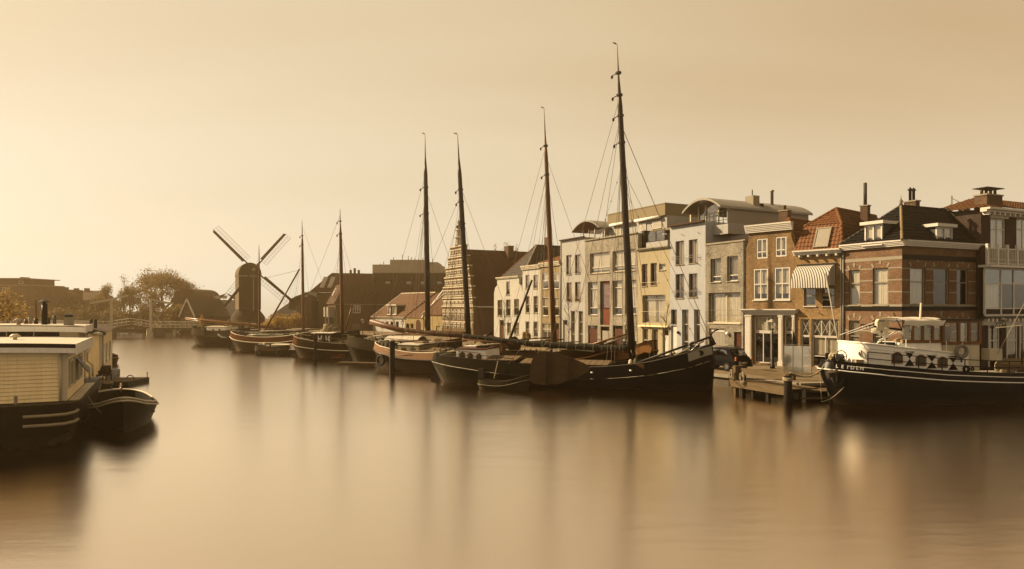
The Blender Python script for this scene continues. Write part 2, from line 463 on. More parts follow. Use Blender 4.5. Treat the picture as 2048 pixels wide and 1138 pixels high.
def tiles(poly, m, parent, name='roof_tiles', tw=.26, th=.34, amp=.035, step=.035):
    """a slope of pantiles: waves across, a lip at each course, cut to a convex outline"""
    poly = [V(p) for p in poly]
    n = V((0, 0, 0))
    for i in range(len(poly)): n += (poly[i] - poly[0]).cross(poly[(i + 1) % len(poly)] - poly[0])
    n.normalize()
    if n.z < 0: n = -n; poly.reverse()
    U = V((0, 0, 1)).cross(n).normalized(); Vv = n.cross(U).normalized(); o = poly[0]
    us = [(p - o).dot(U) for p in poly]; vs = [(p - o).dot(Vv) for p in poly]
    u0, u1, v0, v1 = min(us), max(us), min(vs), max(vs)
    nu = max(2, int((u1 - u0) / tw + .5)); nv = max(1, int((v1 - v0) / th + .5)); du = (u1 - u0) / nu; dv = (v1 - v0) / nv
    prof = [(0, 0), (.18, .55), (.36, 1), (.54, .8), (.76, .12)]
    rows = []
    rnd = random.Random(len(us) * 7 + nu)
    jit = [rnd.uniform(-.006, .006) for _ in range(nu + 1)]
    for j in range(nv):
        for vv, hh in ((v0 + j * dv, step), (v0 + (j + 1) * dv, 0)):
            r = []
            for i in range(nu + 1):
                for a, hgt in (prof if i < nu else prof[:1]):
                    r.append(o + U * (u0 + (i + a) * du) + Vv * vv + n * (hh + amp * hgt + jit[i] * (1 if j % 2 else -1)))
            rows.append(r)
    mb = MB().grid(rows)
    me = mb.mesh(name, m)
    bm = bmesh.new(); bm.from_mesh(me)
    for i in range(len(poly)):
        a, b = poly[i], poly[(i + 1) % len(poly)]
        no = (b - a).cross(n)
        if no.length < 1e-6: continue
        bmesh.ops.bisect_plane(bm, geom=bm.verts[:] + bm.edges[:] + bm.faces[:], plane_co=a, plane_no=no.normalized(), clear_outer=True)
    bm.to_mesh(me); bm.free()
    me.polygons.foreach_set('use_smooth', [True] * len(me.polygons)); me.set_sharp_from_angle(angle=math.radians(40))
    # underlay keeps the slope closed
    return link(name, me, parent, kind='stuff')
def ridge(a, b, m, parent, r=.11, name='ridge_tiles', step=.36):
    a, b = V(a), V(b); L = (b - a).length; k = max(2, int(L / step)); mb = MB()
    for i in range(k):
        p, q = a.lerp(b, i / k), a.lerp(b, (i + 1.12) / k)
        mb.tube([p, q], r, 7, r * .88)
    return mb.build(name, m, parent, True, kind='stuff')
# ------------------------------------------------------------------ the setting: water, banks, haze
QZ = 0.8
m, n, l, b = new_mat('water')
n.remove(b)
gl = n.new('ShaderNodeBsdfGlossy'); gl.distribution = 'BECKMANN'; gl.inputs[0].default_value = (1, .92, .80, 1); gl.inputs['Roughness'].default_value = .19
df = n.new('ShaderNodeBsdfDiffuse'); df.inputs[0].default_value = (.06, .022, .006, 1)
tc = n.new('ShaderNodeTexCoord'); mp = n.new('ShaderNodeMapping'); mp.inputs['Scale'].default_value = (.35, 1.1, 1); l.new(tc.outputs['Object'], mp.inputs[0])
h1 = noise(n, l, mp.outputs[0], .9, 4, .55)
bp = n.new('ShaderNodeBump'); bp.inputs['Strength'].default_value = .10; bp.inputs['Distance'].default_value = .12; l.new(h1, bp.inputs['Height']); l.new(bp.outputs[0], gl.inputs['Normal'])
lw = n.new('ShaderNodeFresnel'); lw.inputs[0].default_value = 1.33
mr = n.new('ShaderNodeMapRange'); mr.inputs[1].default_value = 0; mr.inputs[2].default_value = .35; mr.inputs[3].default_value = .60; mr.inputs[4].default_value = .97; l.new(lw.outputs[0], mr.inputs[0])
gl2 = n.new('ShaderNodeBsdfGlossy'); gl2.distribution = 'BECKMANN'; gl2.inputs[0].default_value = (1, .915, .79, 1); gl2.inputs['Roughness'].default_value = .29; l.new(bp.outputs[0], gl2.inputs['Normal'])
m2 = n.new('ShaderNodeMixShader'); m2.inputs[0].default_value = .55; l.new(gl.outputs[0], m2.inputs[1]); l.new(gl2.outputs[0], m2.inputs[2])
mx = n.new('ShaderNodeMixShader'); l.new(mr.outputs[0], mx.inputs[0]); l.new(df.outputs[0], mx.inputs[1]); l.new(m2.outputs[0], mx.inputs[2])
l.new(mx.outputs[0], n['Material Output'].inputs[0])
tag(MB().quad((-225, -40, 0), (225, -40, 0), (225, 292, 0), (-225, 292, 0)).build('water', 'water'), kind='structure')

# land: one slab with a quay wall; the edge follows the canal
RD = V((-.459, .889)).normalized()               # row of houses and quay run this way, into the distance
EDGE = [(225, 52), (60, 50), (30, 45.0), (17.4, 42.5), (14.4, 48), (0.6, 74.7), (-24, 98), (-57, 127), (-61, 150), (-110, 158), (-225, 190)]
poly = [V((x, y, QZ)) for x, y in EDGE] + [V((-225, 290, QZ)), V((225, 290, QZ)), V((225, 52, QZ))]
mb = MB(); mb.add(poly, [tuple(range(len(poly)))])
ground = tag(mb.build('ground', 'paving'), kind='structure')
# the quay wall below the edge, with a stone coping
mb = MB(); cp = MB()
for (a, b_), (c, d) in zip(EDGE, EDGE[1:]):
    mb.quad((a, b_, -1), (c, d, -1), (c, d, QZ - .004), (a, b_, QZ - .004))
    cp.beam((a, b_, QZ - .07), (c, d, QZ - .07), .42, .18)
qw = tag(mb.build('quay_wall', 'quay_stone'), kind='structure')
tag(cp.build('quay_coping', 'stone_trim'), kind='structure')
LE = [(-34, -40), (-34, 10), (-48, 44), (-75, 90), (-98, 122), (-160, 150), (-225, 182)]
poly = [V((x, y, .7)) for x, y in LE] + [V((-225, -40, .7))]
tag(MB().add(poly, [tuple(reversed(range(len(poly))))]).build('left_bank', 'moss'), kind='structure')
mb = MB()
for (a, b_), (c, d) in zip(LE, LE[1:]): mb.quad((a, b_, -1), (a, b_, .696), (c, d, .696), (c, d, -1))
tag(mb.build('left_bank_wall', 'quay_stone'), kind='structure')

# summer haze over the town: one even volume
m = bpy.data.materials.new('haze'); m.use_nodes = True; M['haze'] = m
n = m.node_tree.nodes; n.remove(n['Principled BSDF'])
vol = n.new('ShaderNodeVolumePrincipled')
vol.inputs['Color'].default_value = (.97, .69, .36, 1)
vol.inputs['Density'].default_value = .0011
vol.inputs['Anisotropy'].default_value = .8
m.node_tree.links.new(vol.outputs[0], n['Material Output'].inputs['Volume'])
hz = tag(MB().box(-228, 228, -50, 296, -2.2, 34).build('haze', 'haze'), 'pale golden haze lying over the whole canal', 'haze', kind='stuff')
# ------------------------------------------------------------------ houses along the quay
class House(Frame):
    def __init__(s, name, label, pxl, pxr, P, d, depth=9.0, z0=QZ, cat='house', group=None):
        f = Frame(P, d, z0)
        a, b = f.x(pxl), f.x(pxr)
        Frame.__init__(s, f.P + f.d * a, d, z0)
        s.w = b - a; s.depth = depth
        s.o = empty(name, (s.P.x, s.P.y, z0), s.rz, label, cat, group)
        s.holes = []
        s.pxl, s.pxr = pxl, pxr
    def cut(s, r):
        s.holes.append(r); return r
    def wall(s, top, m, outline=None, rev=.2, name='wall', left=True, right=True):
        w, D = s.w, s.depth
        ol = outline or [(0, 0, w), (top, 0, w)]
        zs = sorted(set([round(o[0], 4) for o in ol] + [round(max(0, min(ol[-1][0], q)), 4) for h in s.holes for q in h[2:]]))
        xs = sorted(set(round(q, 4) for h in s.holes for q in h[:2]))
        L = [(o[0], o[1]) for o in ol]; R_ = [(o[0], o[2]) for o in ol]
        mb = MB()
        for za, zb in zip(zs, zs[1:]):
            e = 1e-5
            la, lb, ra, rb = lerp(L, za + e), lerp(L, zb - e), lerp(R_, za + e), lerp(R_, zb - e)
            cs = [x for x in xs if max(la, lb) + .01 < x < min(ra, rb) - .01]
            A = [la] + cs + [ra]; B = [lb] + cs + [rb]
            for i in range(len(A) - 1):
                xm, zm = (A[i] + A[i + 1]) / 2, (za + zb) / 2
                if any(h[0] < xm < h[1] and h[2] < zm < h[3] for h in s.holes): continue
                mb.quad((A[i], 0, za), (A[i + 1], 0, za), (B[i + 1], 0, zb), (B[i], 0, zb))
            # outer edges: thickness of the front wall above the side walls
            dd = D if zb <= top + .001 else .38
            if left: mb.quad((la, dd, za), (la, 0, za), (lb, 0, zb), (lb, dd, zb))
            if right: mb.quad((ra, 0, za), (ra, dd, za), (rb, dd, zb), (rb, 0, zb))
            if zb > top + .001: mb.quad((ra, .38, za), (la, .38, za), (lb, .38, zb), (rb, .38, zb))
        zt, lt, rt = ol[-1]
        mb.quad((lt, 0, zt), (rt, 0, zt), (rt, .38, zt), (lt, .38, zt))
        if left and right: mb.quad((w, D, 0), (0, D, 0), (0, D, top), (w, D, top))
        for x0, x1, z0, z1 in s.holes:
            mb.quad((x0, 0, z0), (x0, 0, z1), (x0, rev, z1), (x0, rev, z0))
            mb.quad((x1, 0, z1), (x1, 0, z0), (x1, rev, z0), (x1, rev, z1))
            mb.quad((x0, 0, z1), (x1, 0, z1), (x1, rev, z1), (x0, rev, z1))
            mb.quad((x1, 0, z0), (x0, 0, z0), (x0, rev, z0), (x1, rev, z0))
        s.top = top
        return mb.build(name, m, s.o)
    def window(s, r, fm='white_paint', cols=1, rows=(), fw=.07, rec=.12, curtain='curtain_white', cover=1.0, sill='stone_trim', glass='glass', name='window', cut=True, cross=(), parent=None, solid=()):
        """a glazed opening: frame with bars, one pane per light, a curtain behind, a sill"""
        x0, x1, z0, z1 = r
        if cut: s.cut(r)
        mb = MB(); y0, y1 = rec, rec + .08
        mb.box(x0, x0 + fw, y0, y1, z0, z1); mb.box(x1 - fw, x1, y0, y1, z0, z1)
        mb.box(x0 + fw, x1 - fw, y0, y1, z1 - fw, z1); mb.box(x0 + fw, x1 - fw, y0, y1, z0, z0 + fw)
        X = [x0 + fw + (x1 - x0 - 2 * fw) * i / cols for i in range(cols + 1)]
        Z = [z0 + fw] + [z0 + (z1 - z0) * q for q in rows] + [z1 - fw]
        b = fw * .38
        for x in X[1:-1]: mb.box(x - b, x + b, y0 + .005, y1 - .005, z0 + fw, z1 - fw)
        for z in Z[1:-1]: mb.box(x0 + fw, x1 - fw, y0 - .008, y1 + .002, z - b, z + b)
        wo = mb.build(name, fm, s.o if parent is None else parent)
        for i in range(cols):
            for j in range(len(Z) - 1):
                MB().box(X[i] + (b if i else 0), X[i + 1] - (b if i < cols - 1 else 0), y0 + .03, y0 + .038, Z[j] + (b if j else 0), Z[j + 1] - (b if j < len(Z) - 2 else 0)).build(
                    'door_panel' if j in solid else 'pane', 'panel_grey' if j in solid else glass, wo)
                if j in cross:
                    c = MB()
                    c.beam((X[i] + b, y0 + .02, Z[j] + b), (X[i + 1] - b, y0 + .02, Z[j + 1] - b), .02, .035, V((0, 1, 0)))
                    c.beam((X[i] + b, y0 + .024, Z[j + 1] - b), (X[i + 1] - b, y0 + .024, Z[j] + b), .02, .035, V((0, 1, 0)))
                    c.build('glazing_bar', fm, wo)
        if curtain:
            zz = z1 - (z1 - z0) * cover; k = max(10, int((x1 - x0) * 22)); rows_ = []
            rnd = random.Random(int(x0 * 977 + z0 * 131)); ph = rnd.random() * 6
            for z in (zz, z1):
                rows_.append([(x0 + (x1 - x0) * i / k, y1 + .08 + .022 * math.sin(i * 1.9 + ph) + .015 * math.sin(i * .7 + ph * 2), z) for i in range(k + 1)])
            MB().grid(rows_).build('curtain', curtain, wo, True)
        if sill: MB().box(x0 - .05, x1 + .05, -.09, rec - .002, z0 - .075, z0 - .002).build('sill', sill, wo)
        return wo
    def door(s, r, m='door_brown', fm='white_paint', rec=.14, panels=2, light=0, cut=True):
        x0, x1, z0, z1 = r
        if cut: s.cut(r)
        fw = .06; mb = MB()
        mb.box(x0, x0 + fw, rec, rec + .08, z0, z1); mb.box(x1 - fw, x1, rec, rec + .08, z0, z1); mb.box(x0 + fw, x1 - fw, rec, rec + .08, z1 - fw, z1)
        do = mb.build('door', fm, s.o)
        zt = z1 - fw - light
        if light:
            MB().box(x0 + fw, x1 - fw, rec + .03, rec + .038, zt + .03, z1 - fw).build('pane', 'glass', do)
        MB().box(x0 + fw, x1 - fw, rec + .02, rec + .06, z0, zt).build('door_leaf', m, do)
        for i in range(panels):
            a = z0 + .15 + (zt - z0 - .2) * i / panels; b = z0 + .05 + (zt - z0 - .2) * (i + 1) / panels
            MB().box(x0 + fw + .1, x1 - fw - .1, rec + .008, rec + .02, a, b).build('door_panel', m, do)
        MB().lathe([(.0, -.02), (.03, -.015), (.03, .015), (0, .02)], (x1 - fw - .09, rec - .02, z0 + 1.0), 6).build('handle', 'chrome', do)
        return do
    def cornice(s, z, m='white_paint', h=.3, out=.3, x0=None, x1=None, name='cornice', steps=3, side=.0):
        x0 = -side if x0 is None else x0; x1 = s.w + side if x1 is None else x1
        mb = MB()
        for i in range(steps):
            a, b = i / steps, (i + 1) / steps
            o = out * (.35 + .65 * (i + 1) / steps)
            mb.box(x0 - (o * .4 if side else 0), x1 + (o * .4 if side else 0), -o, -.002, z - h + h * a + .001 * i, z - h + h * b)
        return mb.build(name, m, s.o)
    def flat_roof(s, z, m='roof_brown', t=.12):
        return MB().box(.01, s.w - .01, .39, s.depth - .01, z - t, z).build('roof', m, s.o)
    def anchor(s, px, py):
        """wrought wall anchor"""
        p = s.p(px, py)
        return MB().beam(p + V((-.2, -.03, .1)), p + V((.2, -.03, -.1)), .03, .04).build('wall_anchor', 'dark_metal', s.o)
    def pipe(s, x, z0, z1, m='zinc', r=.05, y=-.08):
        return MB().tube([(x, y, z0), (x, y, z1)], r, 7).build('downpipe', m, s.o, True)
    def rail(s, r, drop=0, out=.28, n=2, m='panel_grey', fins=False):
        x0, x1, z0, z1 = r; mb = MB(); 
        for i in range(n):
            z = z0 + (z1 - z0) * (i + 1) / n
            mb.tube([(x0, -.02, z), (x0, -out, z), (x1, -out, z), (x1, -.02, z)], .018, 5)
        return mb.build('railing', m, s.o)

P0 = (19.18, 57.5); DR = V((.459, -.889))       # the row, pointing to the right of the picture (towards us)
DA = V((.643, -.766))

# --- grey-white modern house with three storeys of paired windows
def pair(h, rects, fm='dark_metal', **k):
    for q in rects: h.window(h.rect(*q), fm, **k)
w1 = House('row_house', 'pale grey plastered modern house left of the tan brick double house', 1122, 1170, P0, DR)
pair(w1, [(1132.5, 510, 1143.5, 549), (1150, 509, 1161, 547), (1133, 565, 1143.5, 602), (1150, 564, 1161, 602)], 'varnish', cols=2, fw=.05, curtain='blind_white', cover=.9)
pair(w1, [(1142, 622, 1150, 688), (1157, 622, 1166, 688)], 'white_paint', rows=(.3, .66), curtain='curtain_grey', fw=.05)
w1.door((w1.x(1126), w1.x(1135), 0, w1.z(1130, 640)), 'panel_grey', light=.5)
zt = w1.z(1146, 478); w1.wall(zt, 'grey_wall'); w1.flat_roof(zt - .1)
w1.cornice(zt + .1, 'roof_brown', .12, .3, steps=1, name='eaves')
for q in ((1130, 536, 1163, 546), (1131, 594, 1163, 600)):
    w1.rail(w1.rect(*q))
w1.pipe(.05, 0, zt, 'zinc')

# --- tan brick double house
w2 = House('row_house', 'tan brick modern double house with tall red bay, behind the rigging of the big barge', 1170, 1276, P0, DR)
for q in ((1180, 505, 1219.5, 546), (1225, 500, 1270, 542)):
    w2.window(w2.rect(*q), 'boat_cream', cols=2, rows=(.28,), fw=.09, rec=.2, curtain='blind_white', cover=.85)
for q in ((1176, 564, 1195, 630), (1225, 561, 1244, 630), (1250, 560, 1272, 629)):
    w2.window(w2.rect(*q), 'white_paint', cols=1, rows=(.22, .8), fw=.09, rec=.25, curtain='curtain_white', cover=.8)
r = w2.cut(w2.rect(1200, 562, 1219.5, 650)); x0, x1, z0, z1 = r
z0b = w2.z(1210, 652)
bay = MB().box(x0 + .28, x1 - .02, .24, .34, z0, z1).build('bay_panel', 'rust_red', w2.o)
mb = MB(); mb.box(x0 + .02, x0 + .26, .2, .4, z0, z1)
mb.build('bay_reveal', 'dark_metal', w2.o)
w2.window((x0 + .34, x1 - .1, z0 + (z1 - z0) * .38, z1 - .3), 'dark_metal', rows=(.5,), cut=False, rec=.14, curtain='curtain_grey', sill=None)
w2.door((w2.x(1201), w2.x(1219), 0, z0b - .05), 'panel_grey', 'dark_metal', light=.4)
for q in ((1176, 651, 1195), (1226, 651, 1246)):
    w2.door((w2.x(q[0]), w2.x(q[2]), 0, w2.z((q[0] + q[2]) / 2, q[1])), 'door_brown', 'dark_metal', light=.3, panels=3)
w2.window((w2.x(1250), w2.x(1271), .9, w2.z(1260, 652)), 'door_brown', cols=2, curtain='curtain_grey')
zt = w2.z(1223, 474); w2.wall(zt, 'brick_tan', rev=.3); w2.flat_roof(zt - .15)
w2.cornice(zt + .1, 'stone_trim', .12, .16, steps=1, name='coping')
for px in (1190, 1215, 1240, 1262): w2.anchor(px, 494 - (px - 1190) * .12)

# --- yellow house with terrace
w3 = House('row_house', 'yellow plastered house with roof terrace and one big curtained window', 1276, 1340, P0, DR)
pair(w3, [(1283.5, 528, 1295, 572), (1301, 526, 1313.5, 570)], 'varnish', cols=2, fw=.05, rec=.2, curtain='curtain_grey', cover=.55)
w3.window(w3.rect(1318, 528, 1331, 540), 'white_paint', fw=.06, curtain='blind_white')
w3.window(w3.rect(1285, 590, 1331, 646), 'panel_grey', cols=2, rows=(.84,), fw=.08, rec=.3, curtain='curtain_white', sill=None)
z0 = w3.z(1308, 651)
MB().box(.35, w3.w - .05, -.3, -.004, z0 - .12, z0).build('balcony_slab', 'cream_paint', w3.o)
w3.rail(w3.rect(1282, 623, 1333, 627), n=1, m='boat_cream', out=.15)
w3.rail(w3.rect(1280, 565, 1317, 569), n=1, m='boat_cream', out=.15)
zd = w3.z(1308, 658)
w3.window((w3.x(1285), w3.x(1296), .25, zd), 'white_paint', rows=(.5,), fw=.07, curtain='curtain_grey')
w3.window((w3.x(1304), w3.x(1316), .1, zd), 'white_paint', rows=(.3,), fw=.07, curtain='curtain_grey', sill=None)
w3.door((w3.x(1325), w3.x(1337), 0, zd), 'white_paint', light=.5)
zt = w3.z(1308, 497); w3.wall(zt, 'yellow_wall', rev=.32); w3.flat_roof(zt - .1)
w3.cornice(zt + .12, 'stone_trim', .2, .3, steps=2, name='cornice')
# terrace: glass balustrade and a parapet box
a, c = w3.rect(1285, 468, 1302, 482), w3.rect(1301, 468, 1320, 482)
for q in (a, c):
    x0, x1 = q[0] + .05, q[1] - .05; mb = MB(); z0_ = zt + .75
    mb.box(x0, x1, .62, .66, z0_ + 1.0, z0_ + 1.06); mb.box(x0, x1, .62, .66, z0_, z0_ + .06); mb.box(x0, x0 + .05, .62, .66, z0_ + .06, z0_ + 1.0); mb.box(x1 - .05, x1, .62, .66, z0_ + .06, z0_ + 1.0)
    bo = mb.build('balustrade', 'dark_metal', w3.o)
    MB().box(x0 + .05, x1 - .05, .635, .645, z0_ + .06, z0_ + 1.0).build('pane', 'glass_clear', bo)
MB().box(.5, w3.w * .78, .6, .9, zt, zt + .74).build('terrace_parapet', 'grey_wall', w3.o)
MB().box(0, .35, .5, 2.8, zt, zt + 2.0).build('terrace_screen', 'dark_metal', w3.o)

# --- blue-white house
w4 = House('row_house', 'bluish white plastered house with two rows of paired windows, right of the yellow house', 1340, 1411, P0, DR)
pair(w4, [(1351, 482, 1368, 529), (1377.5, 479, 1395, 526)], 'varnish', cols=2, fw=.06, rec=.2, curtain='blind_white', cover=1)
pair(w4, [(1351, 548, 1368, 596), (1377.5, 547, 1395, 594)], 'varnish', cols=2, fw=.06, rec=.2, curtain='curtain_grey', cover=.6)
for q in ((1364, 619, 1377), (1388, 619, 1400)):
    w4.window((w4.x(q[0]), w4.x(q[2]), .2, w4.z((q[0] + q[2]) / 2, q[1])), 'white_paint', rows=(.3, .68), fw=.06, rec=.2, curtain='curtain_grey', sill=None)
w4.window((w4.x(1342), w4.x(1354), w4.z(1348, 649), w4.z(1348, 619)), 'dark_metal', fw=.04, rec=.2, curtain='curtain_grey', sill=None)
w4.door((w4.x(1342), w4.x(1354), 0, w4.z(1348, 651)), 'white_paint')
zt = w4.z(1375, 448); w4.wall(zt, 'bluegrey_wall', rev=.3); w4.flat_roof(zt - .12)
w4.cornice(zt + .1, 'roof_brown', .13, .35, steps=1, name='eaves')
for q in ((1347, 512, 1399, 521), (1347, 581, 1399, 587)): w4.rail(w4.rect(*q), m='zinc')
p = w4.p(1358, 665); MB().lathe([(.02, -.14), (.12, -.09), (.14, 0), (.12, .09), (.02, .14)], p + V((0, -.12, 0)), 10).build('wall_lamp', 'dark_metal', w4.o, True)
for px, py in ((1366, 470), (1398, 466), (1400, 530)): w4.anchor(px, py)

# --- beige brick house
w5 = House('row_house', 'beige brick house with one wide curtained window and a dark red door', 1411, 1491, P0, DR)
for q in ((1421, 517, 1442, 564), (1454, 512, 1476, 562)):
    w5.window(w5.rect(*q), 'white_paint', rows=(.24,), fw=.09, rec=.22, curtain='curtain_grey', cover=.75)
w5.window(w5.rect(1417, 585, 1481, 646), 'boat_cream', cols=2, fw=.09, rec=.3, curtain='curtain_white', sill='boat_cream')
w5.rail(w5.rect(1420, 620, 1480, 624), n=1, m='zinc', out=.04)
r = w5.cut((w5.x(1418), w5.x(1449), 0, w5.z(1433, 657))); x0, x1, z0, z1 = r
gd = MB(); gd.box(x0, x0 + .08, .16, .24, 0, z1); gd.box(x1 - .08, x1, .16, .24, 0, z1); gd.box(x0 + .08, x1 - .08, .16, .24, z1 - .28, z1); go = gd.build('garage_door', 'white_paint', w5.o)
for i in range(5):
    MB().box(x0 + .09 + (x1 - x0 - .18) * i / 5, x0 + .07 + (x1 - x0 - .18) * (i + 1) / 5, .2, .26, 0, z1 - .29).build('door_panel', 'panel_grey', go)
w5.door((w5.x(1468), w5.x(1483), 0, w5.z(1475, 664)), 'door_brown', 'door_brown')
p = w5.p(1457, 667); MB().lathe([(.02, -.16), (.13, -.1), (.16, 0), (.13, .1), (.02, .16)], p + V((0, -.14, 0)), 10).build('wall_lamp', 'boat_white', w5.o, True)
zt = w5.z(1450, 485); w5.wall(zt, 'brick_beige', rev=.32); w5.flat_roof(zt - .2)
w5.cornice(zt + .08, 'stone_trim', .14, .08, steps=1, name='coping')
w5.pipe(w5.w - .1, 0, zt, 'dark_metal')
for px, py in ((1418, 508), (1485, 500)): w5.anchor(px, py)

# --- orange brick house with a white shop front
w6 = House('shop_house', 'orange brick neck-gabled house with white cornice and white columned shop front', 1491, 1591, P0, DA, depth=11)
for q in ((1513, 477, 1535, 517), (1550.5, 473, 1573, 513)):
    w6.window(w6.rect(*q), 'white_paint', cols=2, rows=(.33,), fw=.11, rec=.03, curtain='blind_white', cover=.8, sill=None)
for q in ((1506.5, 537, 1536, 600), (1548.5, 534, 1580, 600)):
    w6.window(w6.rect(*q), 'white_paint', cols=2, rows=(.5,), fw=.12, rec=.03, curtain='curtain_white', cover=.8, sill='white_paint')
zs = w6.z(1540, 626)
r = w6.cut((w6.x(1506.5), w6.x(1557), .12, w6.z(1531, 633)))
w6.window((r[0], r[1], r[2], w6.z(1531, 664.5)), 'white_paint', cols=3, fw=.09, rec=.22, curtain='curtain_grey', cover=.4, sill=None, cut=False, glass='glass_dark', name='shop_window')
w6.window((r[0], r[1], w6.z(1531, 664), r[3]), 'white_paint', cols=2, fw=.10, rec=.2, curtain='blind_white', cover=1, sill=None, cut=False, name='shop_window')
r2 = w6.cut((w6.x(1567.5), w6.x(1585), .12, w6.z(1576, 633)))
w6.window((r2[0], r2[1], w6.z(1576, 664), r2[3]), 'white_paint', fw=.08, rec=.2, cut=False, cross=(0,), curtain='curtain_grey', sill=None, name='shop_window')
w6.window((r2[0], r2[1], .12, w6.z(1576, 665)), 'white_paint', fw=.08, rec=.2, cut=False, rows=(.55,), glass='glass_dark', curtain=None, sill=None, name='shop_window')
for px0, px1 in ((1492, 1504), (1558.5, 1566.5), (1586, 1590.5)):
    x0, x1 = w6.x(px0), w6.x(px1); mb = MB()
    mb.box(x0, x1, -.16, -.003, .35, zs - .3); mb.box(x0 - .05, x1 + .05, -.22, -.004, 0, .34); mb.box(x0 - .04, x1 + .04, -.2, -.0045, zs - .299, zs - .18)
    mb.box(x0 + .08, x1 - .08, -.185, -.161, .5, zs - .45)
    mb.build('pilaster', 'white_paint', w6.o)
MB().box(0.02, w6.w - .02, -.12, -.0035, zs - .178, zs - .02).build('frieze', 'white_paint', w6.o)
w6.cornice(zs + .32, 'white_paint', .34, .5, steps=4, side=.06, name='shop_cornice')
ztop = w6.z(1541, 463); zsh = w6.z(1541, 487); xm = w6.w
ol = [(0, 0, xm), (zsh - .7, 0, xm), (zsh - .2, .07, xm - .1), (zsh + .2, .22, xm - .28), (zsh + .5, .28, xm - .36), (ztop, .28, xm - .36)]
w6.wall(zsh - .7, 'brick_orange', outline=ol, rev=.28)
w6.cornice(ztop + .62, 'white_paint', .62, .42, x0=.12, x1=xm - .18, steps=5)
# roof behind the neck gable: ridge at right angles to the street
zr = ztop + 1.3; zb = zsh - .7; D = w6.depth
apex = (xm / 2, 3.0, zr); apb = (xm / 2, D, zr)
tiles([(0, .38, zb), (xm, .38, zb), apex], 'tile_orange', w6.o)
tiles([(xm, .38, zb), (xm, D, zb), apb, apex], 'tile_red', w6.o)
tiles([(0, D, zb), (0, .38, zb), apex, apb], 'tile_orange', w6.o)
ridge((xm - .15, .5, zb + .1), apex, 'tile_orange', w6.o); ridge((.15, .5, zb + .1), apex, 'tile_orange', w6.o); ridge(apex, apb, 'tile_orange', w6.o)
MB().extr([(0, D, 0), (xm, D, 0), (xm, D, zb), (xm / 2, D, zr), (0, D, zb)], (0, .2, 0)).build('back_wall', 'brick_orange', w6.o)
def chimney(parent, x, y, z0, z1, w=.7, d=.5, m='brick_red', pots=2, name='chimney'):
    c = MB().box(x - w / 2, x + w / 2, y - d / 2, y + d / 2, z0, z1).build(name, m, parent)
    mb = MB(); mb.box(x - w / 2 - .06, x + w / 2 + .06, y - d / 2 - .06, y + d / 2 + .06, z1 + .002, z1 + .1); mb.build('chimney_cap', 'stone_trim', c)
    for i in range(pots):
        px = x + (i - (pots - 1) / 2) * w / max(1, pots) 
        MB().lathe([(.12, 0), (.1, .35), (.14, .36), (.14, .42)], (px, y, z1 + .102), 8).build('chimney_pot', 'tile_red', c, True)
    return c
chimney(w6.o, .7, 5.0, zr - 1.2, zr + .9, .8, .6, 'brick_brown', 1)

# --- orange brick house with striped awning and mansard
w7 = House('shop_house', 'orange brick house with striped awning and bright orange mansard roof', 1591, 1685, P0, DA, depth=10)
for q in ((1608, 575, 1632, 612), (1645, 574, 1669, 612)):
    w7.window(w7.rect(*q), 'stone_trim', cols=1, rows=(.55,), fw=.1, rec=.12, curtain=None, glass='glass_dark', sill='white_paint')
z1 = w7.z(1640, 638); ztr = w7.z(1640, 673)
for a, c, k in ((1601, 1619, 1), (1623, 1677, 3)):
    x0, x1 = w7.x(a), w7.x(c); w7.cut((x0, x1, .1, z1))
    w7.window((x0, x1, ztr, z1), 'white_paint', cols=k, fw=.07, rec=.12, cut=False, cross=(0,), curtain='curtain_grey', sill=None, name='shop_window')
    w7.window((x0, x1, .1, ztr - .003), 'white_paint', cols=max(1, k - 1), fw=.08, rec=.14, rows=(.36,), cut=False, curtain='curtain_white' if k > 1 else None, cover=.6, glass='glass' if k > 1 else 'glass_dark', sill=None, name='shop_window', solid=())
zc = w7.z(1638, 508); w7.wall(zc, 'brick_orange_dark', rev=.26)
w7.cornice(zc + .32, 'white_paint', .36, .55, steps=3)
for i in range(5):
    x = .5 + i * (w7.w - .8) / 4
    MB().box(x - .07, x + .07, -.42, -.003, zc - .2, zc - .06).build('bracket', 'white_paint', w7.o)
xm, D = w7.w, w7.depth; z0 = zc + .3; zb = z0 + 1.95; zr = zb + 1.45; ins = .75
A0, A1 = (-.1, -.1, z0), (xm + .05, -.1, z0)
B0, B1 = (.35, ins, zb), (xm - .42, ins, zb)
R0 = (xm / 2, 2.9, zr); R1 = (xm / 2, D, zr)
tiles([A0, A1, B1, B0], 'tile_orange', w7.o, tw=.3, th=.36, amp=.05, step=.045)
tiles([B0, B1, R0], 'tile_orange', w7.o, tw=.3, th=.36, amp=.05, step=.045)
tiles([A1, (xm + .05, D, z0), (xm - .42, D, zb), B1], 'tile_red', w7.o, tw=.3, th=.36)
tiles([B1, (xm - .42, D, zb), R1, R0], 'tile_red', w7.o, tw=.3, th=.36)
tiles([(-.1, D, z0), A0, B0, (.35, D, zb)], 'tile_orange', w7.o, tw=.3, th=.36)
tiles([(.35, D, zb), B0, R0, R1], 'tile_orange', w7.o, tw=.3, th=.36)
for a, c in ((A1, B1), (B1, R0), (B0, R0), (R0, R1)): ridge(a, c, 'tile_orange', w7.o, .14)
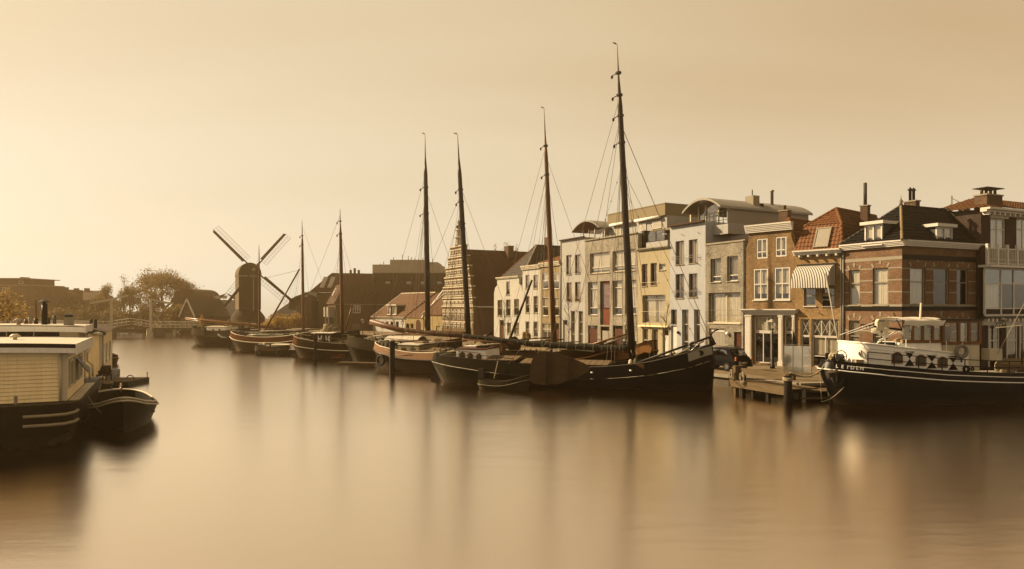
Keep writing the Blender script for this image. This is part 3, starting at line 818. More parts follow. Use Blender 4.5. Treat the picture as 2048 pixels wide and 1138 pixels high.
# roof window
u = V(B0) - V(A0); nrm = V((xm, 0, 0)).cross(V((0, ins + .1, zb - z0))).normalized()
if nrm.y > 0: nrm = -nrm
sl = V((0, ins + .1, zb - z0)); o_ = V((xm * .40, -.1, z0)) + sl * .08 + nrm * .10; ww = 1.15; hh = sl * .78
sk = MB()
ex = V((1, 0, 0))
def slab(mb, o, a, b, t): mb.extr([o, o + a, o + a + b, o + b], t)
sh = sl.normalized() * .09
slab(sk, o_, ex * ww, sh, nrm * .07); slab(sk, o_ + hh - sh, ex * ww, sh, nrm * .07); slab(sk, o_ + sh, ex * .09, hh - sh * 2, nrm * .07); slab(sk, o_ + sh + ex * (ww - .09), ex * .09, hh - sh * 2, nrm * .07)
so = sk.build('roof_window', 'stone_trim', w7.o)
mb = MB(); slab(mb, o_ + sh + ex * .09, ex * (ww - .18), hh - sh * 2, nrm * .03); mb.build('pane', 'panel_grey', so)
chimney(w7.o, xm - .35, 4.6, zb - .6, zr + .15, .55, .5, 'brick_brown', 0)
MB().tube([(xm - .35, 4.6, zr + .16), (xm - .35, 4.6, zr + 2.0)], .13, 10).build('flue_pipe', 'tile_grey', w7.o, True)
# awning: quarter-round canvas on a frame with a scalloped valance
aw0, aw1 = w7.x(1599), w7.x(1671); za = w7.z(1635, 531); zl = w7.z(1635, 572) ; out_ = 1.25
rows = []; N = 9; K = 60
for i in range(N + 1):
    t = i / N * math.pi / 2
    rows.append([(aw0 + (aw1 - aw0) * j / K, -.05 - out_ * math.sin(t), zl + (za - zl) * math.cos(t)) for j in range(K + 1)])
awn = MB().grid(rows).build('awning', 'awning_stripe', w7.o, 'auto')
rows = [[(x, y, z) for x, y, z in rows[-1]], [(x, y - .01, z - .22 + .07 * abs(math.sin(j * math.pi / 4))) for j, (x, y, z) in enumerate(rows[-1])]]
MB().grid(rows).build('valance', 'awning_stripe', awn)
for x in (aw0, aw1):
    fan = [(x, -.05, zl)] + [(x, -.05 - out_ * math.sin(i / N * math.pi / 2), zl + (za - zl) * math.cos(i / N * math.pi / 2)) for i in range(N, -1, -1)]
    MB().add(fan, [tuple(range(len(fan)))]).build('awning_side', 'awning_stripe', awn)
MB().box(aw0 - .15, aw1 + .15, -.14, -.004, za, za + .14).build('awning_box', 'dark_metal', w7.o)
w7.pipe(w7.w - .08, 0, zc, 'zinc', .05)
# slanted flagpole stay in front of the house
for px, py in ((1642, 628),): w7.anchor(px, py)
# dark advertising board in the upper window: a gold strip above two lines of print
q = w7.rect(1646, 586, 1658, 611, -.02)
bd = MB().box(q[0], q[1], -.06, -.03, q[2], q[3]).build('window_board', 'black_paint', w7.o)
MB().box(q[0] + .03, q[1] - .03, -.068, -.061, q[3] - .25, q[3] - .04).build('board_strip', 'ochre_wall', bd)
text_mesh('te koop', .16, 'boat_white', bd, 'lettering', Matrix.Translation(((q[0] + q[1]) / 2, -.066, (q[2] + q[3]) / 2 - .02)) @ Matrix.Rotation(math.pi / 2, 4, 'X'), .003)

# --- corner house, purple brick with pale bands
PC = V((24.27, 51.43)); DC = V((.459, -.889)).normalized()
c1 = House('corner_house', 'banded brick corner house with black tiled roof and two dormers', 1685, 1804, PC, DC, depth=8.8)
wl = c1.w
zc = c1.z(1804, 490)
def arch(h, r, m='stone_trim'):
    """flat segmental arch of brick over a window with three pale stones, one thing per stone"""
    x0, x1, z0, z1 = r; xm = (x0 + x1) / 2; R = (x1 - x0) * .62
    for a in (-.85, 0, .85):
        c = V((xm + math.sin(a) * R * .95, 0, z1 - R * .55 + math.cos(a) * R * .95))
        d = V((math.sin(a * .55), 0, math.cos(a * .55)))
        MB().beam(c + V((0, -.012, 0)) - d * .02, c + V((0, -.012, 0)) + d * .30, .11, .03, V((0, 1, 0)), w2=.16).build('arch_stone', m, h.o)
    pts = [(xm + math.sin(a) * R * 1.12, -.012, z1 - R * .55 + math.cos(a) * R * 1.12 + .12) for a in [x * .1 for x in range(-9, 10)]]
    MB().tube(pts, .012, 4).build('arch_line', m, h.o)
def sash(h, r, cur='curtain_white', gl='glass'):
    return h.window(r, 'stone_trim', rows=(.62,), fw=.085, rec=.1, curtain=cur, sill='stone_trim', glass=gl)
LW = [(1698, 540, 1719.5, 610), (1745.5, 536, 1776.5, 610)]
for q in LW:
    r = c1.rect(*q); sash(c1, r); arch(c1, r)
    r = c1.rect(q[0], 641, q[2], 716); sash(c1, (r[0], r[1], .7, r[3]), 'curtain_grey'); arch(c1, (r[0], r[1], .7, r[3]))
c1.wall(zc, 'brick_purple', rev=.2, right=False)
def bands(h, w, zs_, x0=.0):
    for z in zs_:
        xs = sorted([(q[0], q[1]) for q in h.holes if q[2] < z < q[3] + .02]); a = x0
        for p_, q_ in xs + [(w, w)]:
            if p_ - a > .08: MB().box(a, p_ - .002, -.014, -.003, z - .045, z + .045).build('stone_band', 'stone_trim', h.o)
            a = q_ + .002
zb_ = [c1.z(1804, y) for y in (534.5, 559, 583)]
bands(c1, wl, zb_ + [c1.z(1804, 664)])
zbelt = c1.z(1804, 616)
MB().box(0, wl + .06, -.07, -.003, zbelt - .16, zbelt + .1).build('belt_course', 'black_paint', c1.o)
MB().box(0, wl + .02, -.03, -.003, zbelt + .101, zbelt + .25).build('stone_band', 'stone_trim', c1.o)
MB().box(0, wl + .02, -.02, -.003, zc - .95, zc - .72).build('stone_band', 'stone_trim', c1.o)
# right-hand front
CP = c1.P + c1.d * wl
DRR = V((.91, .415)).normalized()
c2f = Frame(CP, DRR, QZ); w2r = c2f.x(1957)
loc = lambda p: V((p[0], p[1]))
c2 = House.__new__(House); Frame.__init__(c2, CP, DRR, QZ); c2.w = w2r; c2.depth = wl; c2.holes = []
c2.o = empty('street_front', (0, 0, 0)); c2.o.parent = c1.o
# place the second front inside the first house's frame
th = c2.rz - c1.rz
c2.o.location = (wl, 0, 0); c2.o.rotation_euler = (0, 0, th)
for q, cur in (((1820, 535, 1851, 610), 'curtain_white'), ((1867, 536, 1898, 610), None), ((1913.5, 537.5, 1936.5, 611), None)):
    r = c2.rect(*q); sash(c2, r, cur, 'glass' if cur else 'glass_mirror'); arch(c2, r)
    sash(c2, (r[0], r[1], .7, c2.z((q[0] + q[2]) / 2, 643)), 'curtain_grey'); arch(c2, (r[0], r[1], .7, c2.z((q[0] + q[2]) / 2, 643)))
c2.wall(zc, 'brick_purple', rev=.2, left=False)
bands(c2, w2r, [c2.z(1880, y) for y in (539, 561.5, 585)] + [c2.z(1880, 664)], .004)
MB().box(.075, w2r, -.07, -.003, zbelt - .16, zbelt + .1).build('belt_course', 'black_paint', c2.o)
MB().box(.035, w2r, -.03, -.003, zbelt + .101, zbelt + .25).build('stone_band', 'stone_trim', c2.o)
MB().box(.03, w2r, -.05, -.003, zc - .95, zc - .62).build('belt_course', 'black_paint', c2.o)
c1.cornice(zc + .34, 'white_paint', .4, .42, x0=0, x1=wl + .3, steps=4)
c2.cornice(zc + .342, 'white_paint', .4, .42, x0=-.02, x1=w2r + .25, steps=4)
c1.pipe(.12, 0, zc, 'zinc', .055); c2.pipe(w2r - .12, 0, zc, 'zinc', .055)
# roof in the frame of the first front: L, corner C, R, B
inv = lambda P: V(((P - c1.P).dot(c1.d), (P - c1.P).dot(c1.n)))
Rw = c2.P + c2.d * w2r
Lw = c1.P; Bw = Lw + (Rw - CP)
ez = zc + .34
def lp(P, z): q = inv(P); return V((q.x, q.y, z))
ctr = (Lw + CP) / 2
Aw = ctr + DRR * 3.1; Ew = (Rw + Bw) / 2
zr = H + 203 / F * Aw.y - QZ
a, b_, c_, d_ = lp(Lw - DRR * .35, ez), lp(CP - DRR * .3 - V((0, .35)), ez), lp(Rw + V((.1, -.3)), ez), lp(Bw, ez)
A_, E_ = lp(Aw, zr), lp(Ew, zr)
tiles([a, b_, A_], 'tile_black', c1.o, tw=.3, th=.36, amp=.05, step=.045); tiles([b_, c_, E_, A_], 'tile_black', c1.o, tw=.3, th=.36, amp=.05)
tiles([d_, a, A_, E_], 'tile_black', c1.o, tw=.3)
MB().add([c_, d_, E_], [(0, 1, 2)]).build('gable_wall', 'brick_brown', c1.o)
ridge(b_, A_, 'tan_wall', c1.o, .11); ridge(a, A_, 'tile_grey', c1.o, .12); ridge(A_, E_, 'tile_black', c1.o, .12)  # corner hip ridge in tan: its sunlit tone is put into the colour
MB().lathe([(.14, 0), (.1, .2), (.16, .3), (.05, .45), (.02, .7)], A_ + V((0, 0, .05)), 8).build('finial', 'stone_trim', c1.o, True)
MB().beam(c_ + V((.0, 0, .12)), E_ + V((0, 0, .12)), .3, .14).build('verge_flashing', 'lead', c1.o)
def dormer(h, x0, x1, z0, z1, yf, depth, m='white_paint', cols=2, par=None):
    d = MB(); par = par or h.o
    d.box(x0, x0 + .1, yf, yf + .12, z0, z1); d.box(x1 - .1, x1, yf, yf + .12, z0, z1); d.box(x0 + .1, x1 - .1, yf, yf + .12, z0, z0 + .12); d.box(x0 + .1, x1 - .1, yf, yf + .12, z1 - .1, z1)
    xm_ = (x0 + x1) / 2
    if cols == 2: d.box(xm_ - .05, xm_ + .05, yf + .002, yf + .118, z0 + .12, z1 - .1)
    do = d.build('dormer', m, par)
    MB().box(x0 - .22, x1 + .22, yf - .22, yf + depth, z1 + .002, z1 + .22).build('dormer_roof', m, do)
    c = MB(); c.box(x0 + .002, x0 + .09, yf + .121, yf + depth, z0, z1); c.box(x1 - .09, x1 - .002, yf + .121, yf + depth, z0, z1); c.build('dormer_cheek', 'lead', do)
    for i in range(cols):
        a_ = x0 + .1 + (x1 - x0 - .2) * i / cols + (.05 if i else 0); e_ = x0 + .1 + (x1 - x0 - .2) * (i + 1) / cols - (.05 if i < cols - 1 else 0)
        MB().box(a_, e_, yf + .05, yf + .06, z0 + .12, z1 - .1).build('pane', 'glass', do)
    MB().grid([[(x0 + (x1 - x0) * i / 14, yf + .16 + .02 * math.sin(i * 2.1), z) for i in range(15)] for z in (z0, z1)]).build('curtain', 'curtain_white', do, True)
    MB().box(x0 - .1, x1 + .1, yf - .16, yf + .1, z0 - .09, z0 - .002).build('sill', m, do)
    return do
q = c1.rect(1729, 449, 1764, 489, -.25); dormer(c1, q[0], q[1], q[2], q[3], -.25, 2.6)
q = c2.rect(1874, 454, 1905, 484, -.15); dormer(c2, q[0], q[1], q[2], q[3], -.15, 2.6, par=c2.o)
p = c2.p(1845, 410, 3.2)
chimney(c1.o, *(lp(Aw + DRR * 1.6 + V((0, .5)), 0).xy), zr - .3, zr + .45, .9, .5, 'brick_brown', 0)
for k in (-.18, .2):
    q = lp(Aw + DRR * (1.6 + k) + V((0, .5)), zr + .55)
    MB().lathe([(.1, 0), (.1, .75), (.2, .78), (.02, 1.0)], q, 8).build('chimney_pot', 'dark_metal', c1.o, True)
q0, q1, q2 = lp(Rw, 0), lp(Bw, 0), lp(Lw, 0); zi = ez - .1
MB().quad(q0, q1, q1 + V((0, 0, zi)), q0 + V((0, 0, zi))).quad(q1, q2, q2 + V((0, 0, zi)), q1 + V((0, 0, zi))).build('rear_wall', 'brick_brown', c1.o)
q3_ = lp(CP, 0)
for zf_ in (.05, zbelt, zi): MB().quad(*[q_ + V((0, 0, zf_)) for q_ in (q2.lerp(q0, .02), q3_.lerp(q1, .03), q0.lerp(q2, .02), q1)]).build('floor', 'room_shade', c1.o)
# street name plate
q = c1.rect(1778, 637, 1802, 641.5)
sg = MB().box(q[0], q[1], -.035, -.005, q[2] - .02, q[3] + .03).build('street_name_plate', 'sign_blue', c1.o)
text_mesh('KORT GALGEWATER', .105, 'boat_white', sg, 'lettering', Matrix.Translation(((q[0] + q[1]) / 2, -.038, (q[2] + q[3]) / 2)) @ Matrix.Rotation(math.pi / 2, 4, 'X'), .002)

# --- dark house at the right edge with balcony and glazed bay
d1 = House('balcony_house', 'dark brick house with white balcony and wide glazed bay at the right edge', 1962, 2140, Rw + DRR * .25 + V((.1, -.35)), DRR, depth=5)
for a, c in ((1981, 2012), (2033, 2062)):
    r = d1.rect(a, 437, c, 500)
    d1.window(r, 'white_paint', cols=2, rows=(.66,), fw=.1, rec=.1, curtain='blind_white', cover=1.0, sill=None, name='balcony_door')
    x0, x1, z0, z1 = r
    MB().box(x0 - .15, x1 + .15, -.1, -.003, z1 + .01, z1 + .3).build('lintel', 'white_paint', d1.o)
zc = d1.z(2010, 431)
d1.wall(zc, 'brick_dark', rev=.22)
d1.cornice(zc + .4, 'white_paint', .3, .7, x0=-.1, steps=2)
for i in range(14):
    x = .2 + i * .6
    MB().box(x - .08, x + .08, -.5, -.003, zc - .12, zc + .09).build('bracket', 'white_paint', d1.o)
# bay
zb0, zb1 = d1.z(2010, 632), d1.z(2010, 537); by = -.4
xs_ = [d1.x(px, by) for px in (1971, 2003, 2028, 2054, 2080)]
bay = MB(); bay.box(xs_[0], xs_[-1], by, by + .12, zb0, zb0 + .14); bay.box(xs_[0], xs_[-1], by, by + .12, zb1 - .14, zb1)
for x in xs_: bay.box(x - .07, x + .07, by + .002, by + .118, zb0 + .14, zb1 - .14)
ztr = d1.z(2010, 568); zlo = d1.z(2010, 617)
for x0, x1 in zip(xs_, xs_[1:]):
    bay.box(x0 + .07, x1 - .07, by + .004, by + .11, ztr - .04, ztr + .04); bay.box(x0 + .07, x1 - .07, by + .004, by + .11, zlo - .04, zlo + .04)
bo = bay.build('bay_window', 'white_paint', d1.o)
for i, (x0, x1) in enumerate(zip(xs_, xs_[1:])):
    MB().box(x0 + .07, x1 - .07, by + .05, by + .058, zlo + .04, ztr - .04).build('pane', 'glass_mirror' if i else 'glass', bo)
    MB().box(x0 + .07, x1 - .07, by + .05, by + .058, ztr + .04, zb1 - .14).build('pane', 'glass_dark', bo)
    MB().box(x0 + .07, x1 - .07, by + .05, by + .07, zb0 + .14, zlo - .04).build('panel', 'black_paint', bo)
    if i == 0: MB().grid([[(x0 + (x1 - x0) * j / 16, by + .2 + .02 * math.sin(j * 2.1), z) for j in range(17)] for z in (zlo, ztr)]).build('curtain', 'curtain_white', bo, True)
MB().box(xs_[0] + .1, xs_[-1] - .1, -.06, -.004, zb0 + .1, zb1 - .1).build('bay_dark_backing', 'room_shade', bo)  # dark sheet behind the glazing, painted as the shade of the room
mb = MB(); mb.box(xs_[0] - .04, xs_[0] + .04, by + .13, -.003, zb0 + .14, zb1 - .14); mb.build('bay_side', 'black_paint', bo)
MB().box(xs_[0] - .1, xs_[-1] + .1, by - .06, -.003, zb0 - .16, zb0 - .003).build('bay_floor', 'dark_metal', bo)
MB().box(xs_[0] - .2, xs_[-1] + .2, by - .5, -.003, zb1 + .003, zb1 + .18).build('balcony_floor', 'white_paint', d1.o)
for i in range(12):
    x = xs_[0] + .3 + i * .5
    MB().box(x - .09, x + .09, by - .05, by + .3, zb0 - .42, zb0 - .163).build('bracket', 'white_paint', d1.o)
# balcony balustrade, one baluster per object
zr0, zr1 = zb1 + .19, d1.z(2010, 499)
bal = MB(); bal.box(xs_[0] - .1, xs_[-1], by - .2, by - .12, zr1 - .09, zr1); bal.box(xs_[0] - .1, xs_[-1], by - .19, by - .13, zr0 + .06, zr0 + .13); bal.box(xs_[0] - .1, xs_[-1], by - .185, by - .135, zr0 + .36, zr0 + .40)
blo = bal.build('balustrade', 'white_paint', d1.o)
i = 0; x = xs_[0] - .05
tb = MB().box(-.03, .03, by - .185, by - .135, zr0 + .131, zr1 - .091).mesh('baluster', 'white_paint')
while x < xs_[-1]:
    if i % 6 == 0: MB().box(x - .09, x + .09, by - .24, by - .08, zr0, zr1 + .28).build('post', 'white_paint', blo)
    else:
        o = link('baluster', tb, blo); o.location = (x, 0, 0)
    x += .19; i += 1
# ground floor: fascia board, door frames, dark shop windows
zf = d1.z(2010, 645)
MB().box(.1, d1.w, -.12, -.004, zf - .18, zf + .22).build('shop_fascia', 'white_paint', d1.o)
for a, c in ((1976, 1996), (2012, 2032), (2038, 2070)):
    x0, x1 = d1.x(a), d1.x(c); mb = MB()
    mb.box(x0, x0 + .09, -.06, -.003, 0, zf - .19); mb.box(x1 - .09, x1, -.06, -.003, 0, zf - .19); mb.box(x0 + .09, x1 - .09, -.06, -.003, zf * .62, zf * .62 + .08)
    fo = mb.build('shop_window', 'white_paint', d1.o)
    MB().box(x0 + .09, x1 - .09, -.03, -.01, .1, zf * .62).build('pane', 'glass_dark', fo)
    MB().box(x0 + .09, x1 - .09, -.03, -.01, zf * .62 + .08, zf - .19).build('pane', 'glass_dark', fo)
zr = zc + .4
MB().quad((.02, .3, zc - .05), (d1.w, .3, zc - .05), (d1.w, 4.95, zc - .05), (.02, 4.95, zc - .05)).build('attic_floor', 'room_shade', d1.o)
tiles([(-.1, -.6, zr), (d1.w, -.6, zr), (d1.w, 2.6, zr + 1.3), (3.4, 2.6, zr + 1.3)], 'tile_red', d1.o, tw=.32, th=.4, amp=.05)
tiles([(-.1, 4.6, zr), (-.1, -.6, zr), (3.4, 2.6, zr + 1.3)], 'tile_red', d1.o, tw=.32, th=.4, amp=.05)
q = d1.rect(1974, 391, 2005, 421, .0)
ch = MB().box(q[0], q[1], .0, .9, q[2] - .3, q[3]).build('chimney', 'brick_brown', d1.o)
MB().box(q[0] - .06, q[1] + .06, -.06, .96, q[3] + .002, q[3] + .1).build('chimney_cap', 'stone_trim', ch)
for i in range(4): MB().lathe([(.11, 0), (.09, .42)], (q[0] + .13 + i * (q[1] - q[0] - .26) / 3, .45, q[3] + .101), 8).build('chimney_pot', 'tile_red', ch, True)
MB().box(q[0] - .1, q[1] + .1, -.1, 1.0, q[3] + .53, q[3] + .58).build('chimney_cover', 'dark_metal', ch)
# brick block between the corner house and the dark house, with white parapet and roof railing
e1 = House('rear_block', 'brown brick block with white parapet and roof railing behind the corner house', 1899, 1962, Rw + V((1.2, 2.6)), V((.75, -.6)), depth=6)
zt = e1.z(1930, 433); e1.wall(zt, 'brick_brown')
MB().box(-.2, e1.w + .2, -.25, .25, zt + .003, zt + .42).build('parapet', 'white_paint', e1.o); e1.flat_roof(zt + .3)
px_ = [(1903, 391), (1925, 404), (1949, 405)]
for x, y in px_:
    q = e1.p(x, y, .3); MB().beam((q.x, .5, zt + .3), (q.x, .5, q.z), .09, .09).build('railing_post', 'stone_trim', e1.o)
mb = MB(); k = [e1.p(x, y, .3) for x, y in px_]
for f_ in (.4, .85): mb.tube([(p.x, .5, zt + .42 + (p.z - zt - .42) * f_) for p in k], .03, 5)
mb.build('railing', 'stone_trim', e1.o)
MB().box(e1.w * .2, e1.w * .55, 1.5, 2.6, zt + .29, zt + 1.35).build('roof_hatch', 'dark_metal', e1.o)
# the street front is part of the corner house: hang its pieces straight under the house
for ch_ in list(c2.o.children):
    mb_ = c2.o.matrix_basis @ ch_.matrix_basis
    ch_.parent = c1.o; ch_.matrix_basis = mb_
bpy.data.objects.remove(c2.o)
# ------------------------------------------------------------------ penthouses standing back on the flat roofs
def vault(name, label, fr, x0, x1, y0, y1, z, rise, m='zinc', over=.5, seam=.45):
    """barrel-vaulted metal roof seen from its end, with standing seams and an eaves edge; arch spans local x, runs along local y"""
    o = empty(name, (0, 0, 0)); N = 16
    xm, hw = (x0 + x1) / 2, (x1 - x0) / 2
    prof = [(xm + hw * (2 * i / N - 1), z + rise * (1 - (2 * i / N - 1) ** 2)) for i in range(N + 1)]
    return o, prof
ph1 = empty('penthouse', (w1.P.x, w1.P.y, QZ), w1.rz, 'small barrel-roofed glass penthouse on the pale grey house', 'penthouse')
fr = Frame(w1.P, w1.d, QZ)
def pent(o, fr, yo, pa, pb, pz, py_edge, py_top, length, walls, glassx, m='zinc', t=.14, over=1.0):
    """arched roof across [pa,pb] px at depth yo; z of springing by py_edge, crown by py_top"""
    xa, xb = fr.x(pa, yo), fr.x(pb, yo); xm = (pa + pb) / 2
    ze, zt = fr.z(pa, py_edge, yo), fr.z(xm, py_top, yo); ze2 = ze
    N = 16; hw = (xb - xa) / 2; xc = (xa + xb) / 2
    prof = [(xc + hw * (2 * i / N - 1), ze + (zt - ze) * (1 - abs(2 * i / N - 1) ** 2.0)) for i in range(N + 1)]
    mb = MB(); mb.grid([[(x, y, z) for x, z in prof] for y in (yo, yo + length)]); mb.grid([[(x, y, z - t) for x, z in prof] for y in (yo + length, yo)])
    mb.grid([[(x, yo, z - t) for x, z in prof], [(x, yo, z) for x, z in prof]])
    mb.grid([[(xb, yo + length * j, ze - t * (1 - k)) for j in (0, 1)] for k in (0, 1)])
    ro = mb.build('vaulted_roof', m, o, 'auto')
    k = int(length / .5); seam = MB()
    for j in range(1, k):
        y = yo + length * j / k
        seam.tube([(x, y, z + .015) for x, z in prof], .022, 4)
    seam.build('roof_seams', m, ro, kind='stuff')
    return xa, xb, ze, zt
xa, xb, ze, zt = pent(ph1, fr, 1.6, 1143, 1197, 0, 463, 441, 4.2, 0, 0)
zf = w1.top; 
MB().box(xa + 1.0, xb - .3, 2.7, 5.4, zf - .1, ze - .1).build('glazed_room', 'glass', ph1)
for x in (xa + 1.0, xa + 2.2, xa + 3.4, xb - .3): MB().box(x - .05, x + .05, 2.62, 2.69, zf - .1, ze + .1).build('post', 'boat_cream', ph1)
mb = MB(); mb.box(xa + 1.0, xb, 5.41, 5.6, zf - .1, zt - .25); mb.build('rear_wall', 'grey_wall', ph1)
# flat penthouse behind
fr2 = Frame(w2.P, w2.d, QZ)
ph2 = empty('penthouse', (w2.P.x, w2.P.y, QZ), w2.rz, 'olive boxy penthouse with white awning rolls set back above the tan brick house', 'penthouse')
yo = 3.2
x0, x1 = fr2.x(1215, yo), fr2.x(1330, yo); z1, z0 = fr2.z(1330, 407, yo), w2.top
zm = fr2.z(1290, 437, yo)
MB().box(x0, x1, yo, yo + 7, zm, z1).build('upper_wall', 'siding_olive', ph2)
MB().box(x0, x1, yo + .25, yo + 7, z0, zm - .003).build('lower_wall', 'grey_wall', ph2)
MB().box(x0 - .05, x1 + .05, yo - .05, yo + 7.05, z1 + .003, z1 + .1).build('roof_edge', 'stone_trim', ph2)
for a, c in ((1219, 1262), (1268, 1318)):
    xa_, xb_ = fr2.x(a, yo - .2), fr2.x(c, yo - .2)
    MB().tube([(xa_, yo - .12, zm - .1), (xb_, yo - .12, zm - .1)], .16, 10).build('awning_roll', 'boat_white', ph2, True)
for a, c, t_, b_ in ((1226, 1240, 455, 470), (1277, 1289, 446, 462), (1302, 1320, 442, 457)):
    q = fr2.rect(a, t_, c, b_, yo); mb = MB()
    mb.box(q[0], q[1], yo + .16, yo + .248, q[2], q[3]); wo = mb.build('window', 'white_paint', ph2)
    MB().box(q[0] + .1, q[1] - .1, yo + .13, yo + .158, q[2] + .1, q[3] - .1).build('pane', 'glass', wo)
    MB().box(q[0] + .1, q[1] - .1, yo + .1592, yo + .1596, q[2] + .1, q[3] - .1).build('blind', 'blind_white', wo)
x2 = fr2.x(1338, 1.2)
MB().box(fr2.x(1300, 1.2), x2 + .6, 1.2, yo + .24, fr2.z(1320, 462, 1.2), fr2.z(1320, 458, 1.2)).build('canopy', 'siding_olive', ph2)
# big barrel penthouse
fr4 = Frame(w4.P, w4.d, QZ)
ph3 = empty('penthouse', (w4.P.x, w4.P.y, QZ), w4.rz, 'long barrel-roofed white penthouse above the bluish white and beige houses', 'penthouse')
xa, xb, ze, zt = pent(ph3, fr4, 1.8, 1364, 1440, 0, 424, 396, 12.0, 0, 0, t=.2)
zf = w4.top
yw = 3.0; xr = fr4.x(1445, yw)
MB().box(xa + .9, fr4.x(1425, yw) + .8, yw, yw + .05, zf + .02, ze + .45).build('pane', 'glass_clear', ph3)
for px in (1382, 1398, 1412, 1438):
    x = fr4.x(px, yw); MB().box(x - .07, x + .07, yw - .08, yw - .003, zf, ze + .4).build('post', 'boat_cream', ph3)
mb = MB(); N = 20
xs_ = xb - .25
mb.box(xs_ - .2, xs_, yw + .06, yw + 10.5, zf - 2.2, ze + .1); sw = mb.build('side_wall', 'panel_grey', ph3)
for i in range(int((ze - zf + 2.0) / .33)):
    z = zf - 2.0 + i * .33
    MB().box(xs_ + .002, xs_ + .012, yw + .1, yw + 10.4, z, z + .3).build('siding_board', 'panel_grey', sw)
MB().box(xa + .6, xs_ - .21, yw + 4.5, yw + 4.7, zf - .2, ze + .6).build('rear_wall', 'room_shade', ph3)
# terrace railing on the right flank
z0 = zf - .3
mb = MB(); 
tr = [(fr4.x(1413, .5), .5), (fr4.x(1455, .5), .5)]
xa2, xb2 = fr4.x(1413, 1.2), fr4.x(1446, 1.2)
MB().box(w4.w, xb2 + .9, .9, yw + .05, zf - 1.2, zf - .35).build('terrace', 'grey_wall', ph3)
for f_ in (.35, .8, 1.1): mb.tube([(xa2, 1.0, z0 + f_), (xb2 + .8, 1.0, z0 + f_)], .025, 5)
for i in range(6):
    x = xa2 + (xb2 + .8 - xa2) * i / 5; mb.box(x - .03, x + .03, .98, 1.02, z0 - .05, z0 + 1.1)
mb.build('terrace_railing', 'dark_metal', ph3)
yq = 6.5
q = fr4.p(1497, 400, yq); bx = MB().box(xb - 1.6, xb - .6, yq, yq + .8, zt - .9, zt + .35).build('roof_vent', 'stone_trim', ph3)
MB().lathe([(.05, 0), (.05, .6)], (xb - 1.1, yq + .4, zt + .352), 6).build('vent_pipe', 'dark_metal', bx)
MB().lathe([(.14, -1), (.14, 1.2), (.2, 1.22), (.2, 1.36)], (xb - 1.3, yq + 3.2, zt - .2), 10).build('flue', 'zinc', ph3, True)

# ------------------------------------------------------------------ older houses further down the quay
g1 = House('gable_house', 'white plastered gable house with grey hipped roof and one attic window', 988, 1045, P0, DR, depth=9)
for q in ((995, 600, 1004.5, 632), (1012, 599, 1021, 632), (1028, 598, 1038, 631)):
    g1.window(g1.rect(*q), 'stone_trim', rows=(.5,), fw=.09, rec=.08, curtain='curtain_grey', cover=.6)
g1.window(g1.rect(1012.5, 563, 1019.5, 590), 'stone_trim', rows=(.5,), fw=.08, rec=.08, curtain='curtain_grey', cover=.5)
g1.door((g1.x(999), g1.x(1008), 0, g1.z(1003, 640)), 'door_brown', light=.6)
for a, c in ((1014, 1022), (1028, 1038)): g1.window((g1.x(a), g1.x(c), 1.0, g1.z((a + c) / 2, 645)), 'stone_trim', rows=(.6,), fw=.09, rec=.08, curtain='curtain_grey')
zb, zt, w = g1.z(1016, 586), g1.z(1016, 556), g1.w
ol = [(0, 0, w), (zb, 0, w), (zb + .8, .35, w - .3), (zt - .9, 1.0, w - .95), (zt, 1.05, w - 1.0)]
g1.wall(zb, 'white_wall', outline=ol)
g1.cornice(zt + .2, 'stone_pale', .25, .25, x0=.95, x1=w - .9, steps=2)
zr = zt + 4.6
A_ = (w / 2 + .6, 4.2, zr); B_ = (w / 2 + .6, 12, zr)
tiles([(.9, .4, zt), (w - .9, .4, zt), A_], 'tile_grey', g1.o, tw=.4, th=.5); 
tiles([(w - .9, .4, zt), (w + .6, .4, zb), (w + .6, 12, zb), B_, A_], 'tile_grey', g1.o, tw=.4, th=.5); tiles([(-.1, 12, zb), (-.1, .4, zb), (.9, .4, zt), A_, B_], 'tile_grey', g1.o, tw=.4, th=.5)
ridge((.9, .4, zt), A_, 'tile_orange', g1.o, .12); ridge((w - .9, .4, zt), A_, 'stone_trim', g1.o, .12); ridge(A_, B_, 'tile_grey', g1.o, .12)
chimney(g1.o, w / 2 + .6, 6, zr - .3, zr + 1.1, .8, .7, 'brick_brown', 0)

g2 = House('town_house', 'narrow white three-storey house between the white gable house and the tan house', 1045, 1081, P0, DR, depth=9)
for y0, y1 in ((550, 577), (592, 626), (643, 674)):
    for a, c in ((1051, 1059), (1067, 1075.5)):
        g2.window(g2.rect(a, y0, c, y1), 'stone_trim', rows=(.5,), fw=.09, rec=.08, curtain='curtain_grey', cover=.7)
zt = g2.z(1063, 535); g2.wall(zt, 'white_wall'); g2.flat_roof(zt); g2.cornice(zt + .3, 'stone_pale', .5, .35, steps=3)
g3 = House('town_house', 'narrow tan plastered house with low orange roof behind the brown mast', 1081, 1122, P0, DR, depth=9)
for y0, y1 in ((545, 578), (594, 632)):
    for a, c in ((1084.5, 1096.5), (1106.5, 1118)):
        g3.window(g3.rect(a, y0, c, y1), 'white_paint', rows=(.5,), fw=.1, rec=.06, curtain='curtain_white', cover=.6)
g3.window((g3.x(1084), g3.x(1104), .5, g3.z(1095, 646)), 'white_paint', cols=2, rows=(.65,), fw=.09, rec=.08, curtain='curtain_white', cover=.5, name='shop_window')
g3.door((g3.x(1108), g3.x(1118), 0, g3.z(1113, 646)), 'door_brown', light=.7)
zt = g3.z(1101, 529); g3.wall(zt, 'tan_wall'); g3.cornice(zt + .3, 'stone_pale', .5, .35, steps=3)
w = g3.w; zr = zt + 1.5
A_ = (w * .35, 3, zr)
